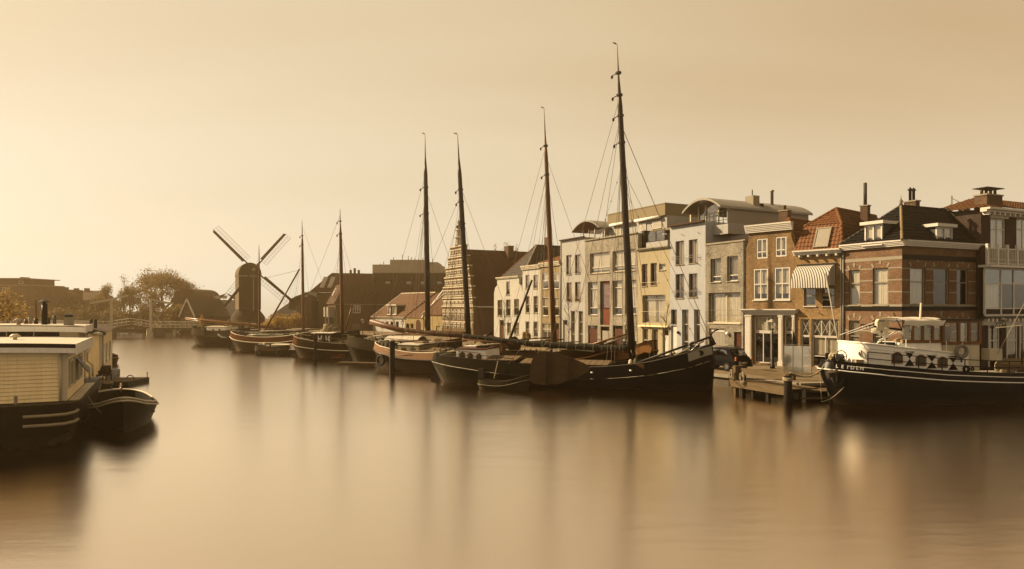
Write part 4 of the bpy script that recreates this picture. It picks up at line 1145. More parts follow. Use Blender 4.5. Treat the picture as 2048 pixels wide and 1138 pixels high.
tiles([(-1.5, 0, zt + .3), (w, 0, zt + .3), (w, 3, zr), A_], 'tile_orange', g3.o, tw=.36, th=.45)
tiles([(-1.5, 9, zt + .3), (-1.5, 0, zt + .3), A_], 'tile_orange', g3.o, tw=.36, th=.45)
tiles([(w, 9, zt + .3), (-1.5, 9, zt + .3), A_, (w, 3, zr)], 'tile_orange', g3.o, tw=.36, th=.45)
g3.pipe(w - .1, 0, zt, 'zinc')

# --- the stepped gable: stacked banded storeys, each step narrower than the one below
s1 = House('stepped_gable_house', 'tall stepped-gable building with pale stone bands and finial', 885, 947, P0, DR, depth=26, cat='building')
w = s1.w; xm = w / 2
zy = [(660, 613), (613, 580), (580, 545), (545, 534), (534, 515), (515, 494)]
lev = [(QZ * 0, 614, 1.0), (614, 597, .96), (597, 575, .91), (575, 555, .83), (555, 535, .75), (535, 515, .63), (515, 494, .46)]
mb = MB(); bands_ = []; zprev = 0
steps = []
for i, (ya, yb, k) in enumerate(lev):
    z1 = s1.z(915, yb); steps.append((zprev, z1, k)); zprev = z1
wallmb = MB()
for z0, z1, k in steps: wallmb.box(xm - w / 2 * k, xm + w / 2 * k, 0, .5, z0, z1)
so = wallmb.build('gable_wall', 'gable_brick', s1.o)
for i, (z0, z1, k) in enumerate(steps):
    hw = w / 2 * k
    MB().box(xm - hw - .08, xm + hw + .08, -.16, .55, z1 - .002, z1 + .2).build('step_cornice', 'stone_pale', s1.o)
    n_ = 3 if i == 0 else 2
    for j in range(n_):
        z = z0 + (z1 - z0) * (j + .5) / n_
        if i == 0 and j == 0: continue
        MB().box(xm - hw, xm + hw, -.06, -.002, z - .09, z + .09).build('stone_band', 'stone_pale', s1.o)
        # windows with pale surrounds between the bands
    cnt = max(2, int(hw * 2 / 1.55)); 
    rows_z = [(z0 + .35, z1 - .35)] if i else [(z0 + 1.2, z0 + (z1 - z0) * .46), (z0 + (z1 - z0) * .56, z1 - .4)]
    for za, zb in rows_z:
        for c in range(cnt):
            x = xm - hw + hw * 2 * (c + .5) / cnt; ww = hw * 2 / cnt * .52
            f_ = MB(); f_.box(x - ww / 2 - .12, x - ww / 2, -.1, -.003, za, zb); f_.box(x + ww / 2, x + ww / 2 + .12, -.1, -.003, za, zb); f_.box(x - ww / 2, x + ww / 2, -.1, -.003, zb - .15, zb); f_.box(x - ww / 2, x + ww / 2, -.09, -.003, (za + zb) / 2 - .05, (za + zb) / 2 + .05); f_.box(x - .05, x + .05, -.085, -.003, za, zb - .15)
            fo = f_.build('window', 'stone_pale', s1.o)
            MB().box(x - ww / 2, x + ww / 2, -.02, -.0035, za, zb - .15).build('shutter' if c % 2 else 'pane', 'door_brown' if c % 2 else 'glass_dark', fo)
z = zprev + .2; zf = s1.z(912, 441)
pr = [(.5, 0), (.65, .15), (.5, .3), (.5, 1.1), (.75, 1.2), (.4, 1.35), (.4, 2.2), (.6, 2.3), (.3, 2.5), (.34, 3.0), (.16, 3.3), (.28, 3.5), (.1, 3.8)]
k = (zf - z) / 3.8
fo = MB().lathe([(r_, z + h_ * k) for r_, h_ in pr], (xm, .25, 0), 8).build('finial', 'stone_pale', s1.o)
# body and steep roof
ze, zr = s1.z(947, 613), s1.z(935, 494)
D = s1.depth
mb = MB(); mb.box(.0, w, .51, D, 0, ze); mb.build('wall', 'brick_brown', s1.o)
tiles([(w + .2, .51, ze), (w + .2, D, ze), (xm, D, zr), (xm, .51, zr)], 'tile_brown', s1.o, tw=.4, th=.42, amp=.05)
tiles([(-.2, D, ze), (-.2, .51, ze), (xm, .51, zr), (xm, D, zr)], 'tile_brown', s1.o, tw=.4, th=.42, amp=.05)
MB().box(w, w + .3, .6, D, ze - .15, ze).build('gutter', 'stone_pale', s1.o)
chimney(s1.o, xm + .5, 9, zr - 1.2, zr + .7, 1.5, 1.0, 'brick_brown', 0)
chimney(s1.o, xm + .3, 21, zr - .6, zr + 1.0, .9, .8, 'brick_brown', 0)

# ------------------------------------------------------------------ low houses left of the stepped gable
PL = V((-11.7, 117.2)); DL = V((.616, -.788))
l1 = House('low_house', 'low white house with orange tiled roof and white twin dormer', 746, 810, PL, DL, depth=8)
for a in (762, 771.5, 781, 792): l1.window(l1.rect(a, 643, a + 5.5, 655), 'door_brown', fw=.1, rec=.05, curtain=None, glass='glass_dark')
zt = l1.z(778, 635); l1.wall(zt, 'white_wall'); l1.cornice(zt + .15, 'stone_pale', .3, .3, steps=2)
w, D = l1.w, l1.depth; zr = l1.z(830, 588, 4); zr = zt + 4.6
A_, B_ = (4.2, 4, zr), (w + 4, 4, zr)
tiles([(-.3, -.3, zt), (w, -.3, zt), (w + 4, 4, zr), A_], 'tile_red', l1.o, tw=.4, th=.45); tiles([(-.3, D, zt), (-.3, -.3, zt), A_], 'tile_red', l1.o, tw=.4, th=.45)
ridge(A_, B_, 'stone_pale', l1.o, .13); ridge((-.3, -.3, zt), A_, 'stone_pale', l1.o, .12)
for a, c in ((775, 781), (785.5, 792.5)):
    q = l1.rect(a, 609, c, 629, .0); dormer(l1, q[0], q[1], q[2], q[3] - .2, .0, 2.6, cols=1)
l2 = House('low_house', 'low ochre house with arched brown door and grey side gable', 810, 846, PL, DL, depth=9)
l2.window(l2.rect(812, 647, 818.5, 657), 'door_brown', fw=.1, rec=.05, curtain=None, glass='glass_dark'); l2.window(l2.rect(821, 647, 827, 657), 'door_brown', fw=.1, rec=.05, curtain=None, glass='glass_dark')
x0, x1 = l2.x(832), l2.x(841); z1 = l2.z(836, 648)
pts = [(x0, -.05, 0), (x1, -.05, 0), (x1, -.05, z1)] + [((x0 + x1) / 2 + math.cos(a) * (x1 - x0) / 2, -.05, z1 + math.sin(a) * (x1 - x0) / 2) for a in [math.pi * i / 8 for i in range(1, 8)]] + [(x0, -.05, z1)]
MB().extr(pts, (0, .045, 0)).build('arched_door', 'door_brown', l2.o)
zt = l2.z(828, 636); l2.wall(zt, 'ochre_wall'); w = l2.w
MB().extr([(w, -.1, 0), (w, 9, 0), (w, 9, zt), (w, 4.2, zt + 5.0), (w, -.1, zt)], (.12, 0, 0)).build('side_gable', 'panel_grey', l2.o)
tiles([(0, -.1, zt), (w, -.1, zt), (w, 4.2, zt + 4.5), (0, 4.2, zt + 4.5)], 'tile_red', l2.o, tw=.4, th=.45)
MB().beam((w, -.3, zt), (w, 4.2, zt + 4.9), .3, .25).build('verge', 'white_paint', l2.o)
l3 = House('low_house', 'low yellow house with tiled roof next to the stepped gable', 846, 884, PL, DL, depth=9)
l3.window(l3.rect(848.5, 640, 852.5, 655), 'door_brown', fw=.1, rec=.05, curtain=None, glass='glass_dark'); l3.door((l3.x(872), l3.x(880), 0, l3.z(876, 652)), 'panel_grey')
zt = l3.z(868, 630); l3.wall(zt, 'ochre_wall'); w = l3.w
tiles([(0, -.2, zt), (w, -.2, zt), (w, 4.2, zt + 4.2), (1.5, 4.2, zt + 4.2)], 'tile_red', l3.o, tw=.4, th=.45)
MB().beam((0, -.3, zt), (1.5, 4.2, zt + 4.3), .3, .25).build('verge', 'white_paint', l3.o)
MB().box(1.5, w, 4.0, 4.4, zt + 4.2, zt + 4.5).build('ridge_cap', 'stone_pale', l3.o)

# ------------------------------------------------------------------ brown blocks and the pale tower behind them
def block(name, label, p0, p1, d, depth, wallm, parts, cat='building'):
    return House(name, label, p0, p1, p0 and W(p1, HY, d[2]).xy, V(d[:2]), depth, cat=cat)
n1 = House('corner_block', 'brown corner block with mansard roof and white glazed bays', 671, 784, W(671, HY, 138).xy, V((.93, .36)), depth=16, cat='building')
n1.window(n1.rect(705.5, 610, 721, 626), 'white_paint', cols=3, fw=.12, rec=.05, curtain='curtain_grey', cover=.6)
n1.window(n1.rect(705, 648, 719, 658), 'tan_wall', cols=2, fw=.12, rec=.05, curtain=None, glass='glass_dark')
ze, zr = n1.z(671, 608), n1.z(690, 566)
n1.wall(ze, 'brick_brown'); w = n1.w; D = 16
tiles([(-.3, -.3, ze), (w, -.3, ze), (w, 2.4, zr), (2.0, 2.4, zr)], 'roof_brown', n1.o, tw=.5, th=.5); tiles([(-.3, D, ze), (-.3, -.3, ze), (2.0, 2.4, zr), (2.0, D, zr)], 'tile_brown', n1.o, tw=.5, th=.5)
MB().box(2, w, 2.4, D, zr - .3, zr - .02).build('flat_roof', 'roof_brown', n1.o)
MB().box(-.1, w, -.35, -.1, ze - .15, ze - .01).build('gutter', 'stone_trim', n1.o)
dormer(n1, *n1.rect(730, 584, 743, 592, 1.0), 1.0, 2, 'roof_brown')
# glazed bays on the flank towards the mill
mb = MB(); 
for k, (y0, y1) in enumerate(((1.0, 4.0), (6.5, 9.5))):
    bo = MB().box(-1.3, -.003, y0, y1, .5, ze - .6).build('glazed_bay', 'panel_grey', n1.o)
    for z in (1.2, 4.0, 6.6):
        if z + 1.5 < ze:
            MB().box(-1.32, -1.302, y0 + .2, y1 - .2, z, z + 1.5).build('pane', 'glass_dark', bo)
            MB().box(-1.1, -.2, y0 - .02, y0 - .002, z, z + 1.5).build('pane', 'glass_dark', bo)
for z in (zr - 2.2, ):
    sk = MB().extr([(-.05, 3.5, z - .3), (-.05, 4.7, z - .3), (.72, 4.7, z + 1.2), (.72, 3.5, z + 1.2)], (-.12, 0, .08)).build('roof_window', 'blind_white', n1.o)
n2 = House('mansard_block', 'taller brown block with steep mansard and slanted roof windows, behind the corner block', 637, 748, W(637, HY, 152).xy, V((.95, .30)), depth=14, cat='building')
ze, zr = n2.z(640, 585), n2.z(670, 545)
n2.wall(ze, 'brick_brown'); w = n2.w
tiles([(-2, -.3, ze), (w, -.3, ze), (w, 2.4, zr), (3, 2.4, zr)], 'tile_brown', n2.o, tw=.5, th=.5); tiles([(-2, 14, ze), (-2, -.3, ze), (3, 2.4, zr), (3, 14, zr)], 'tile_brown', n2.o, tw=.5, th=.5)
MB().box(3, w, 2.4, 13, zr - .4, zr - .02).build('flat_roof', 'roof_brown', n2.o)
for i in range(3): MB().box(7 + i * .9, 7.5 + i * .9, 5, 5.5, zr - .03, zr + .9 + .4 * (i % 2)).build('chimney', 'brick_brown', n2.o)
for i in range(2): MB().extr([(.2 + i * 1.6, -.32 + .6, ze + 1.0), (1.1 + i * 1.6, .28, ze + 1.0), (2.1 + i * 1.6, 1.8, zr - 1), (1.2 + i * 1.6, 1.8, zr - 1)], (0, -.15, .12)).build('roof_window', 'blind_white', n2.o)
n3 = House('long_block', 'long brown block with mansard windows behind the low houses', 745, 900, W(745, HY, 160).xy, V((1, .02)), depth=14, cat='building')
ze, zr = n3.z(800, 585), n3.z(800, 546)
n3.wall(ze, 'brick_brown'); w = n3.w
tiles([(0, -.3, ze), (w, -.3, ze), (w, 1.4, zr), (0, 1.4, zr)], 'roof_brown', n3.o, tw=.5, th=.5)
MB().box(0, w, 1.4, 13, zr - .4, zr - .02).build('flat_roof', 'roof_brown', n3.o); MB().box(-.1, w + .1, 1.2, 1.7, zr, zr + .18).build('roof_edge', 'stone_trim', n3.o)
for a in (770, 812, 841, 873): dormer(n3, *n3.rect(a, 562, a + 11, 571, .3), .3, 2, 'roof_brown', 1)
n4 = House('tower_block', 'pale flat-roofed tower block with rooftop aerials in the haze', 745, 881, W(745, HY, 225).xy, V((1, 0)), depth=18, cat='building')
zt = n4.z(800, 529); n4.wall(zt, 'concrete_pale'); n4.flat_roof(zt)
x0, x1 = n4.x(779), n4.x(846); zq = n4.z(810, 519)
pl = MB().box(x0, x1, 1, 14, zt - .1, zq).build('plant_room', 'concrete_pale', n4.o)
MB().box(x1, n4.x(874), 2, 14, zt - .1, zt + .9).build('plant_room', 'concrete_pale', n4.o)
for px, py in ((757, 526), (764, 522), (784, 513), (802, 508), (814, 511), (820, 513), (827, 515), (843, 514), (863, 516)):
    x = n4.x(px); MB().tube([(x, 3, zq - .1 if 779 < px < 846 else zt - .1), (x, 3, n4.z(px, py))], .12, 5).build('aerial', 'concrete_pale', n4.o)
# ------------------------------------------------------------------ boats
class Boat(Frame):
    """hull grown from stations; local x runs from stern to bow, z = 0 is the water"""
    def __init__(s, name, label, st, bw_, B, sheer, rail, hull='hull_green', cat='barge', group=None, bluff=(3.2, 3.2), end=(.55, .55), deck='deck_wood', wl=.80, tumble=.93, railm='stone_trim', bul=.35, top=None, cap=None, rake=(.93, .93), N=26, railr=.055, inner=None):
        p, q = W(st[0], HY, st[1]), W(bw_[0], HY, bw_[1])
        d = V((q.x - p.x, q.y - p.y)); s.L = d.length; s.B = B
        Frame.__init__(s, (p.x, p.y), d, 0.0)
        s.near = -1 if d.x > 0 else 1
        s.o = empty(name, (p.x, p.y, 0), s.rz, label, cat, group)
        s.sheer, s.rail_, s.bul, s.bluff, s.end, s.tumble, s.rake, s.wl = sheer, rail, bul, bluff, end, tumble, rake, wl
        us = [(1 - math.cos(math.pi * i / N)) / 2 for i in range(N + 1)]
        lv = ['keel', 'bilge', 'wl', 'rail', 'sheer']
        def ring(k, inset=0.0, dz=0.0):
            return [s.pt(u, k, 1, inset, dz) for u in us], [s.pt(u, k, -1, inset, dz) for u in us]
        mb = MB(); rings = []
        for k in lv:
            a, b = ring(k); rings.append(a + list(reversed(b))[1:-1])
        rings = [r + [r[0]] for r in rings]
        mb.grid(rings); mb.v = mb.v; mb.f = [tuple(reversed(f)) for f in mb.f]
        s.hullo = mb.build('hull', hull, s.o, 'auto')
        if top:   # painted upper strake
            t0 = rings[3]; t1 = rings[4]
            off = lambda P: V(P) + V((0, math.copysign(.012, P.y if abs(P.y) > .01 else 1), 0))
            MB().grid([[off(p) for p in t0], [off(p) for p in t1]]).build('strake', top, s.hullo, 'auto')
        # bulwark inside, deck, cap rail
        a, b = ring('sheer', .09); a2, b2 = ring('sheer', .09, -bul)
        mb = MB(); ra = a + list(reversed(b))[1:-1]; rb = a2 + list(reversed(b2))[1:-1]
        mb.grid([ra + [ra[0]], rb + [rb[0]]]); mb.build('bulwark', inner or hull, s.hullo)
        MB().grid([a2, b2]).build('deck', deck, s.o)
        a, b = ring('sheer', .045, .02); loop = a + list(reversed(b))[1:-1]
        MB().tube(loop, .055, 5, closed=True).build('cap_rail', cap or hull, s.hullo, True)
        a, b = ring('rail', -.02); loop = a + list(reversed(b))[1:-1]
        if railr: MB().tube(loop, railr, 6, closed=True).build('rubbing_strake', railm, s.hullo, True)  # the pale default rail colour carries a painted edge highlight
    def half(s, u):
        t = 2 * u - 1
        p, e = (s.bluff[1], s.end[1]) if t > 0 else (s.bluff[0], s.end[0])
        return s.B / 2 * max(0.0, 1 - abs(t) ** p) ** e
    def pt(s, u, k, side, inset=0.0, dz=0.0):
        h = s.half(u); zs, zr = curve(s.sheer, u), curve(s.rail_, u)
        t = 2 * u - 1; rk = s.rake[1] if t > 0 else s.rake[0]
        tab = {'keel': (.45, -.55, rk - .07), 'bilge': (.70, -.3, rk - .03), 'wl': (s.wl, 0.0, rk), 'rail': (1.0, zr, 1.0), 'sheer': (s.tumble, zs, .985)}
        f_, z, kx = tab[k]
        x = s.L * (.5 + (u - .5) * kx)
        return V((x, side * max(0, h * f_ - inset), z + dz))
    def deckz(s, u): return curve(s.sheer, u) - s.bul
    # --- parts
    def mast(s, px, py, px1, py1, r0, r1, m='mast_wood', yo=0.0, tip=.12, bands=(.62, .72, .8), name='mast', vane=1):
        a, b = s.p(px, py, yo), s.p(px1, py1, yo)
        pts = [a.lerp(b, t) for t in (0, .3, .6, .8, 1 - tip)]
        mo = MB().tube(pts, [r0, r0 * .98, r0 * .9, r0 * .72, r1 * 1.35], 10).build(name, m, s.o, True)
        MB().tube([a.lerp(b, 1 - tip), b], r1 * 1.3, 8, r1 * .5).build('mast_tip', 'stone_trim' if vane else m, mo, True)
        for t in bands:
            p = a.lerp(b, t); rr = r0 * (1 - .45 * t)
            MB().tube([p, a.lerp(b, t + .006)], rr * 1.5, 8).build('mast_band', 'dark_metal', mo)
            MB().tube([p + V((-rr * 3.2, 0, -.1)), p + V((-rr, 0, .05)), p], .03, 5).build('block', 'dark_metal', mo)
            MB().lathe([(.02, -.16), (.08, -.08), (.08, .04), (.02, .1)], p + V((-rr * 3.2, 0, -.15)), 6).build('block', 'dark_metal', mo)
        if vane:
            L = .5 * vane
            MB().add([b, b + V((-.1, 0, .12)), b + V((-L, 0, .16)), b + V((-L * .5, 0, .05)), b + V((0, .02, -.05)), b + V((-L * .5, .02, .02))], [(0, 1, 2, 3), (0, 3, 5, 4), (1, 2, 5)]).build('vane', 'canvas_tan', mo)
        s.ma, s.mb_ = a, b
        return mo
    def stay(s, t, px, py, yo=0.0, r=.014, m='rig_wire', to=None, sag=0.0, name='stay'):
        a = s.ma.lerp(s.mb_, t) if not isinstance(t, Vector) else t
        b = to if to is not None else s.p(px, py, yo)
        pts = [a, b] if not sag else [a.lerp(b, i / 8) - V((0, 0, sag * math.sin(math.pi * i / 8))) for i in range(9)]
        return MB().tube(pts, r, 4).build(name, m, s.o)
    def cabin(s, x0, x1, y0, y1, z0, z1, m, roof='deck_wood', slope=.12, over=.08, name='cabin', camber=.08):
        e = slope
        mb = MB(); bl = [(x0, y0, z0), (x1, y0, z0), (x1, y1, z0), (x0, y1, z0)]; tl = [(x0 + e, y0 + e * .6, z1), (x1 - e, y0 + e * .6, z1), (x1 - e, y1 - e * .6, z1), (x0 + e, y1 - e * .6, z1)]
        mb.add(bl + tl, [(0, 1, 5, 4), (1, 2, 6, 5), (2, 3, 7, 6), (3, 0, 4, 7), (4, 5, 6, 7)])
        co = mb.build(name, m, s.o)
        rows = []
        for i in range(7):
            t = i / 6; y = y0 + e * .6 - over + (y1 - y0 - 1.2 * e + 2 * over) * t
            rows.append([(x, y, z1 + .05 + camber * (1 - (2 * t - 1) ** 2)) for x in (x0 + e - over, x1 - e + over)])
        mb = MB().grid(rows)
        mb.grid([[(x, y, z - .055) for x, y, z in r] for r in reversed(rows)])
        ed = [rows[0][0], rows[0][1]]
        mb.quad(rows[0][0], rows[0][1], (*rows[0][1][:2], rows[0][1][2] - .055), (*rows[0][0][:2], rows[0][0][2] - .055)); mb.quad(rows[-1][1], rows[-1][0], (*rows[-1][0][:2], rows[-1][0][2] - .055), (*rows[-1][1][:2], rows[-1][1][2] - .055))
        for q in (0, 1): mb.grid([[r[q] for r in rows], [(r[q][0], r[q][1], r[q][2] - .055) for r in rows]])
        mb.build('cabin_roof', roof, co)
        return co
    def port(s, co, px0, py0, px1, py1, yo, m='varnish', arched=True, glass='port_glass', bar=True):
        """cabin window on the near side: arched frame, pane"""
        x0, x1, z0, z1 = s.rect(px0, py0, px1, py1, yo)
        if x0 > x1: x0, x1 = x1, x0
        k = s.near; n_ = 8; rise = (x1 - x0) * .28 if arched else 0
        top = [(x0 + (x1 - x0) * i / n_, z1 - rise + rise * math.sin(math.pi * i / n_)) for i in range(n_, -1, -1)]
        out_ = [(x0, z0), (x1, z0)] + top
        cx, cz = (x0 + x1) / 2, (z0 + z1) / 2; g = .82
        inn = [(cx + (x - cx) * g, cz + (z - cz) * (g + .06)) for x, z in out_]
        ya = yo + k * .04
        mb = MB(); K = len(out_)
        mb.add([(x, ya, z) for x, z in out_] + [(x, ya, z) for x, z in inn], [(i, (i + 1) % K, (i + 1) % K + K, i + K) for i in range(K)])
        mb.add([(x, ya, z) for x, z in out_] + [(x, yo - k * .02, z) for x, z in out_], [(i, i + K, (i + 1) % K + K, (i + 1) % K) for i in range(K)])
        wo = mb.build('cabin_window', m, co)
        MB().add([(x, yo + k * .015, z) for x, z in inn], [tuple(range(K))]).build('pane', glass, wo)
        return wo
    def spar(s, pts, r, m='mast_wood', r1=None, n=8, name='spar', parent=None):
        return MB().tube(pts, r, n, r1).build(name, m, parent or s.o, True)
    def furled(s, a, b, r, m='sail_dark', sag=.12, name='furled_sail', lash=True):
        """boom with a sail bundled on top of it, lashed at intervals"""
        a, b = V(a), V(b); N = 40; rnd = random.Random(int(a.x * 100))
        bo = s.spar([a - V((0, 0, r * 1.1)), b - V((0, 0, r * 1.1))], r * .5, 'mast_wood', name='boom')
        pts, rs = [], []
        for i in range(N + 1):
            t = i / N
            pts.append(a.lerp(b, t) - V((0, 0, sag * math.sin(math.pi * t))) + V((0, rnd.uniform(-.02, .02), rnd.uniform(-.02, .02))))
            rs.append(r * (.75 + .35 * math.sin(math.pi * min(1, t * 1.3 + .1))) * rnd.uniform(.86, 1.12))
        fo = MB().tube(pts, rs, 10).build(name, m, s.o, True)
        if lash:
            for i in range(2, N, 2):
                p = pts[i]; d = (pts[i + 1] - pts[i - 1]).normalized(); x = d.cross(V((0, 0, 1))).normalized(); z = x.cross(d)
                loop = [p + d * (.18 * (j / 10 - .5)) + (x * math.cos(j * .628) + z * math.sin(j * .628)) * (rs[i] * 1.06) for j in range(11)]
                MB().tube(loop, .014, 4).build('lashing', 'rope_pale', fo)
        return fo
    def leeboard(s, pts, yo, t=.09, m='hull_brown', ribs=()):
        poly = [s.p(px, py, yo) for px, py in pts]
        lo = MB().extr(poly, (0, s.near * t, 0)).build('leeboard', m, s.o)
        for (a, b) in ribs:
            A, B_ = s.p(*a, yo), s.p(*b, yo)
            MB().beam(A + V((0, s.near * (t + .02), 0)), B_ + V((0, s.near * (t + .02), 0)), .05, .03, V((0, 1, 0))).build('iron_strap', 'dark_metal', lo)
        return lo
    def stanchions(s, u0, u1, n, h=.55, m='dark_metal', side=None, rails=2, k='sheer'):
        side = side or s.near
        ro = None; pts = []
        for i in range(n):
            u = u0 + (u1 - u0) * i / (n - 1); p = s.pt(u, k, side, .05); pts.append(p)
        mb = MB()
        for j in range(rails): mb.tube([p + V((0, 0, h * (j + 1) / rails)) for p in pts], .026, 5)
        ro = mb.build('guard_rail', m, s.o)
        for p in pts: MB().tube([p, p + V((0, 0, h))], .03, 5).build('stanchion', m, ro)
        return ro
    def winch(s, x, y, z, k=1.0, m='dark_metal', wheel='chrome'):
        wo = MB().box(x - .3 * k, x + .3 * k, y - .5 * k, y - .42 * k, z, z + .7 * k).box(x - .3 * k, x + .3 * k, y + .42 * k, y + .5 * k, z, z + .7 * k).tube([(x, y - .7 * k, z + .5 * k), (x, y + .7 * k, z + .5 * k)], .16 * k, 10).build('windlass', m, s.o)
        c = V((x, y + s.near * .75 * k, z + .55 * k)); mb = MB()
        mb.tube([c + V((math.cos(a), 0, math.sin(a))) * .38 * k for a in [i * math.pi / 8 for i in range(16)]], .03, 5, closed=True)
        for i in range(4):
            a = i * math.pi / 4; d = V((math.cos(a), 0, math.sin(a))) * .38 * k; mb.tube([c - d, c + d], .02, 4)
        mb.build('hand_wheel', wheel, wo)
        MB().lathe([(.18 * k, -.35 * k), (.26 * k, -.2 * k), (.26 * k, .2 * k), (.18 * k, .35 * k)], (0, 0, 0), 10).build('drum', 'rope_pale', wo).matrix_basis = Matrix.Translation((x, y - s.near * .0, z + .5 * k)) @ Matrix.Rotation(math.pi / 2, 4, 'X')
        return wo
    def bollard(s, x, y, z, h=.5, r=.09, m='dark_timber'):
        return MB().box(x - .28, x - .1, y - r, y + r, z, z + h).box(x + .1, x + .28, y - r, y + r, z, z + h).box(x - .36, x + .36, y - r * .7, y + r * .7, z + h * .55, z + h * .75).build('bitts', m, s.o)
    def coil(s, c, r=.28, turns=4, m='rope_pale', t=.03):
        rnd = random.Random(int(c[0] * 50)); pts = []
        for i in range(turns * 12):
            a = i * math.pi / 6; rr = r * (1 - .1 * (i / 12)) + rnd.uniform(-.02, .02)
            pts.append(V(c) + V((math.cos(a) * rr, math.sin(a) * rr, .03 + .02 * (i / 12) + rnd.uniform(0, .02))))
        return MB().tube(pts, t, 5).build('rope_coil', m, s.o, True)
    def hatch(s, u0, u1, hw, z, h, m='deck_wood', side='hull_brown', boards=8):
        """low trunk with a roof of loose boards laid across"""
        x0, x1 = s.L * u0, s.L * u1
        mb = MB(); mb.add([(x0, -hw, z), (x1, -hw, z), (x1, hw, z), (x0, hw, z), (x0, -hw * .94, z + h), (x1, -hw * .94, z + h), (x1, hw * .94, z + h), (x0, hw * .94, z + h)], [(0, 1, 5, 4), (1, 2, 6, 5), (2, 3, 7, 6), (3, 0, 4, 7)])
        co = mb.build('hatch_coaming', side, s.o)
        for i in range(boards):
            a, b = x0 + (x1 - x0) * i / boards + .015, x0 + (x1 - x0) * (i + 1) / boards - .015
            MB().add([(a, -hw, z + h), (b, -hw, z + h), (b, 0, z + h + .22), (a, 0, z + h + .22), (a, hw, z + h), (b, hw, z + h), (a, -hw, z + h - .05), (b, -hw, z + h - .05), (a, hw, z + h - .05), (b, hw, z + h - .05)],
                     [(0, 1, 2, 3), (3, 2, 5, 4), (0, 6, 7, 1), (4, 5, 9, 8), (0, 3, 4, 8, 6), (1, 7, 9, 5, 2)]).build('hatch_board', m, co)
        return co
    def rudder(s, h=1.6, m='mast_dark', stern=True):
        x = s.L * .03
        return MB().extr([(x + .25, 0, -.4), (x - .75, 0, -.4), (x - .8, 0, .25), (x - .35, 0, .5), (x - .1, 0, h), (x + .15, 0, h)], (0, .08, 0)).build('rudder', m, s.o)
    def clutter(s, u0, u1, n, seed, hmax=.45, mats=('dark_metal', 'rope_pale', 'boat_cream', 'mast_wood', 'canvas_green', 'dark_timber')):
        """deck gear: chests, buckets, fenders, coils"""
        rnd = random.Random(seed)
        for i in range(n):
            u = rnd.uniform(u0, u1); x = s.L * u; y = rnd.uniform(-.75, .75) * s.half(u) ; z = s.deckz(u) + .0; k = rnd.random()
            m_ = rnd.choice(mats)
            if k < .3: MB().box(x - .3, x + .3, y - .2, y + .2, z, z + rnd.uniform(.2, hmax)).build('deck_chest', m_, s.o)
            elif k < .5: MB().lathe([(.14, 0), (.18, .3), (.19, .32), (.1, .33)], (x, y, z), 8).build('bucket', m_, s.o)
            elif k < .75: s.coil((x, y, z), rnd.uniform(.15, .3), 3)
            else: MB().lathe([(.05, 0), (.13, .08), (.15, .3), (.12, .5), (.04, .6)], (x, y, z), 8).build('fender', m_, s.o, True)

# ---- the big barge in front
b1 = Boat('sailing_barge', 'big black flat-bottomed sailing barge with tall dark mast and leeboard', (866, 52), (1430, 45.5), 4.5,
          [(0, 2.05), (.12, 1.86), (.3, 1.6), (.5, 1.42), (.65, 1.5), (.8, 1.85), (.92, 2.45), (1, 2.95)],
          [(0, 1.45), (.12, 1.2), (.3, .85), (.5, .68), (.65, .72), (.8, 1.02), (.92, 1.5), (1, 1.98)], 'hull_black', 'barge', bluff=(4.0, 3.0), end=(.5, .62), tumble=.93, wl=.84, railm='hull_black', bul=.3, rake=(.93, .985), railr=.05)
# green painted after half: a second skin of the hull's own strakes
def skin(b, u0, u1, k0, k1, m, off=.012, name='painted_side', side=None, n=16):
    side = side or b.near; rows = []
    for k in (k0, k1):
        rows.append([b.pt(u0 + (u1 - u0) * i / n, k, side, -off) for i in range(n + 1)])
    return MB().grid(rows).build(name, m, b.hullo, True)
skin(b1, .002, .46, 'rail', 'sheer', 'hull_green'); skin(b1, .01, .46, 'wl', 'rail', 'hull_green')
def strip(b, u0, u1, k, m, r=.022, dz=0, off=.04, name='stripe', n=30):
    pts = [b.pt(u0 + (u1 - u0) * i / n, k, b.near, -off, dz) for i in range(n + 1)]
    return MB().tube(pts, r, 5).build(name, m, b.hullo, True)
strip(b1, .004, .30, 'rail', 'boat_cream', .022, .02); strip(b1, .60, .985, 'rail', 'boat_cream', .02, .02); strip(b1, .60, .97, 'sheer', 'stone_trim', .014, .03)
strip(b1, .2, .95, 'wl', 'hull_brown', .05, .1, .02, 'boot_top')
# cabin aft
yc = -1.45
ca, cb = b1.x(911, yc), b1.x(972, yc); zc0, zc1 = b1.deckz(.15), b1.z(930, 699, yc)
co = b1.cabin(ca, cb, yc, 1.45, zc0, zc1, 'boat_white', 'door_brown', .06, .06)
for a, y0, y1 in ((919.5, 703.5, 719.5), (935.5, 705.5, 721.5), (952.5, 707.5, 722.5)): b1.port(co, a, y0, a + 10.5, y1, yc)
MB().box(ca + .3, ca + 1.2, -.6, .5, zc1 + .12, zc1 + .22).build('skylight', 'boat_white', co)
MB().box(ca + 1.4, ca + 2.0, -.9, .2, zc1 + .1, zc1 + .26).build('deck_box', 'dark_metal', co)
b1.hatch(.20, .345, 1.55, b1.deckz(.27), .42, 'deck_wood', 'hull_brown', 7)
b1.hatch(.36, .665, 1.55, b1.deckz(.5) + .02, .46, 'deck_wood', 'hull_black', 14)
lb = b1.leeboard([(1181, 737), (1172, 728), (1140, 714), (1110, 705), (1092, 702), (1080, 703), (1070, 710), (1064, 722), (1061.5, 742), (1061, 762), (1068, 767), (1090, 770), (1116, 768), (1150, 757), (1177, 744)], -2.5, .1, 'leeboard_wood', [((1094, 702), (1091, 770)), ((1138, 714), (1136, 762))])
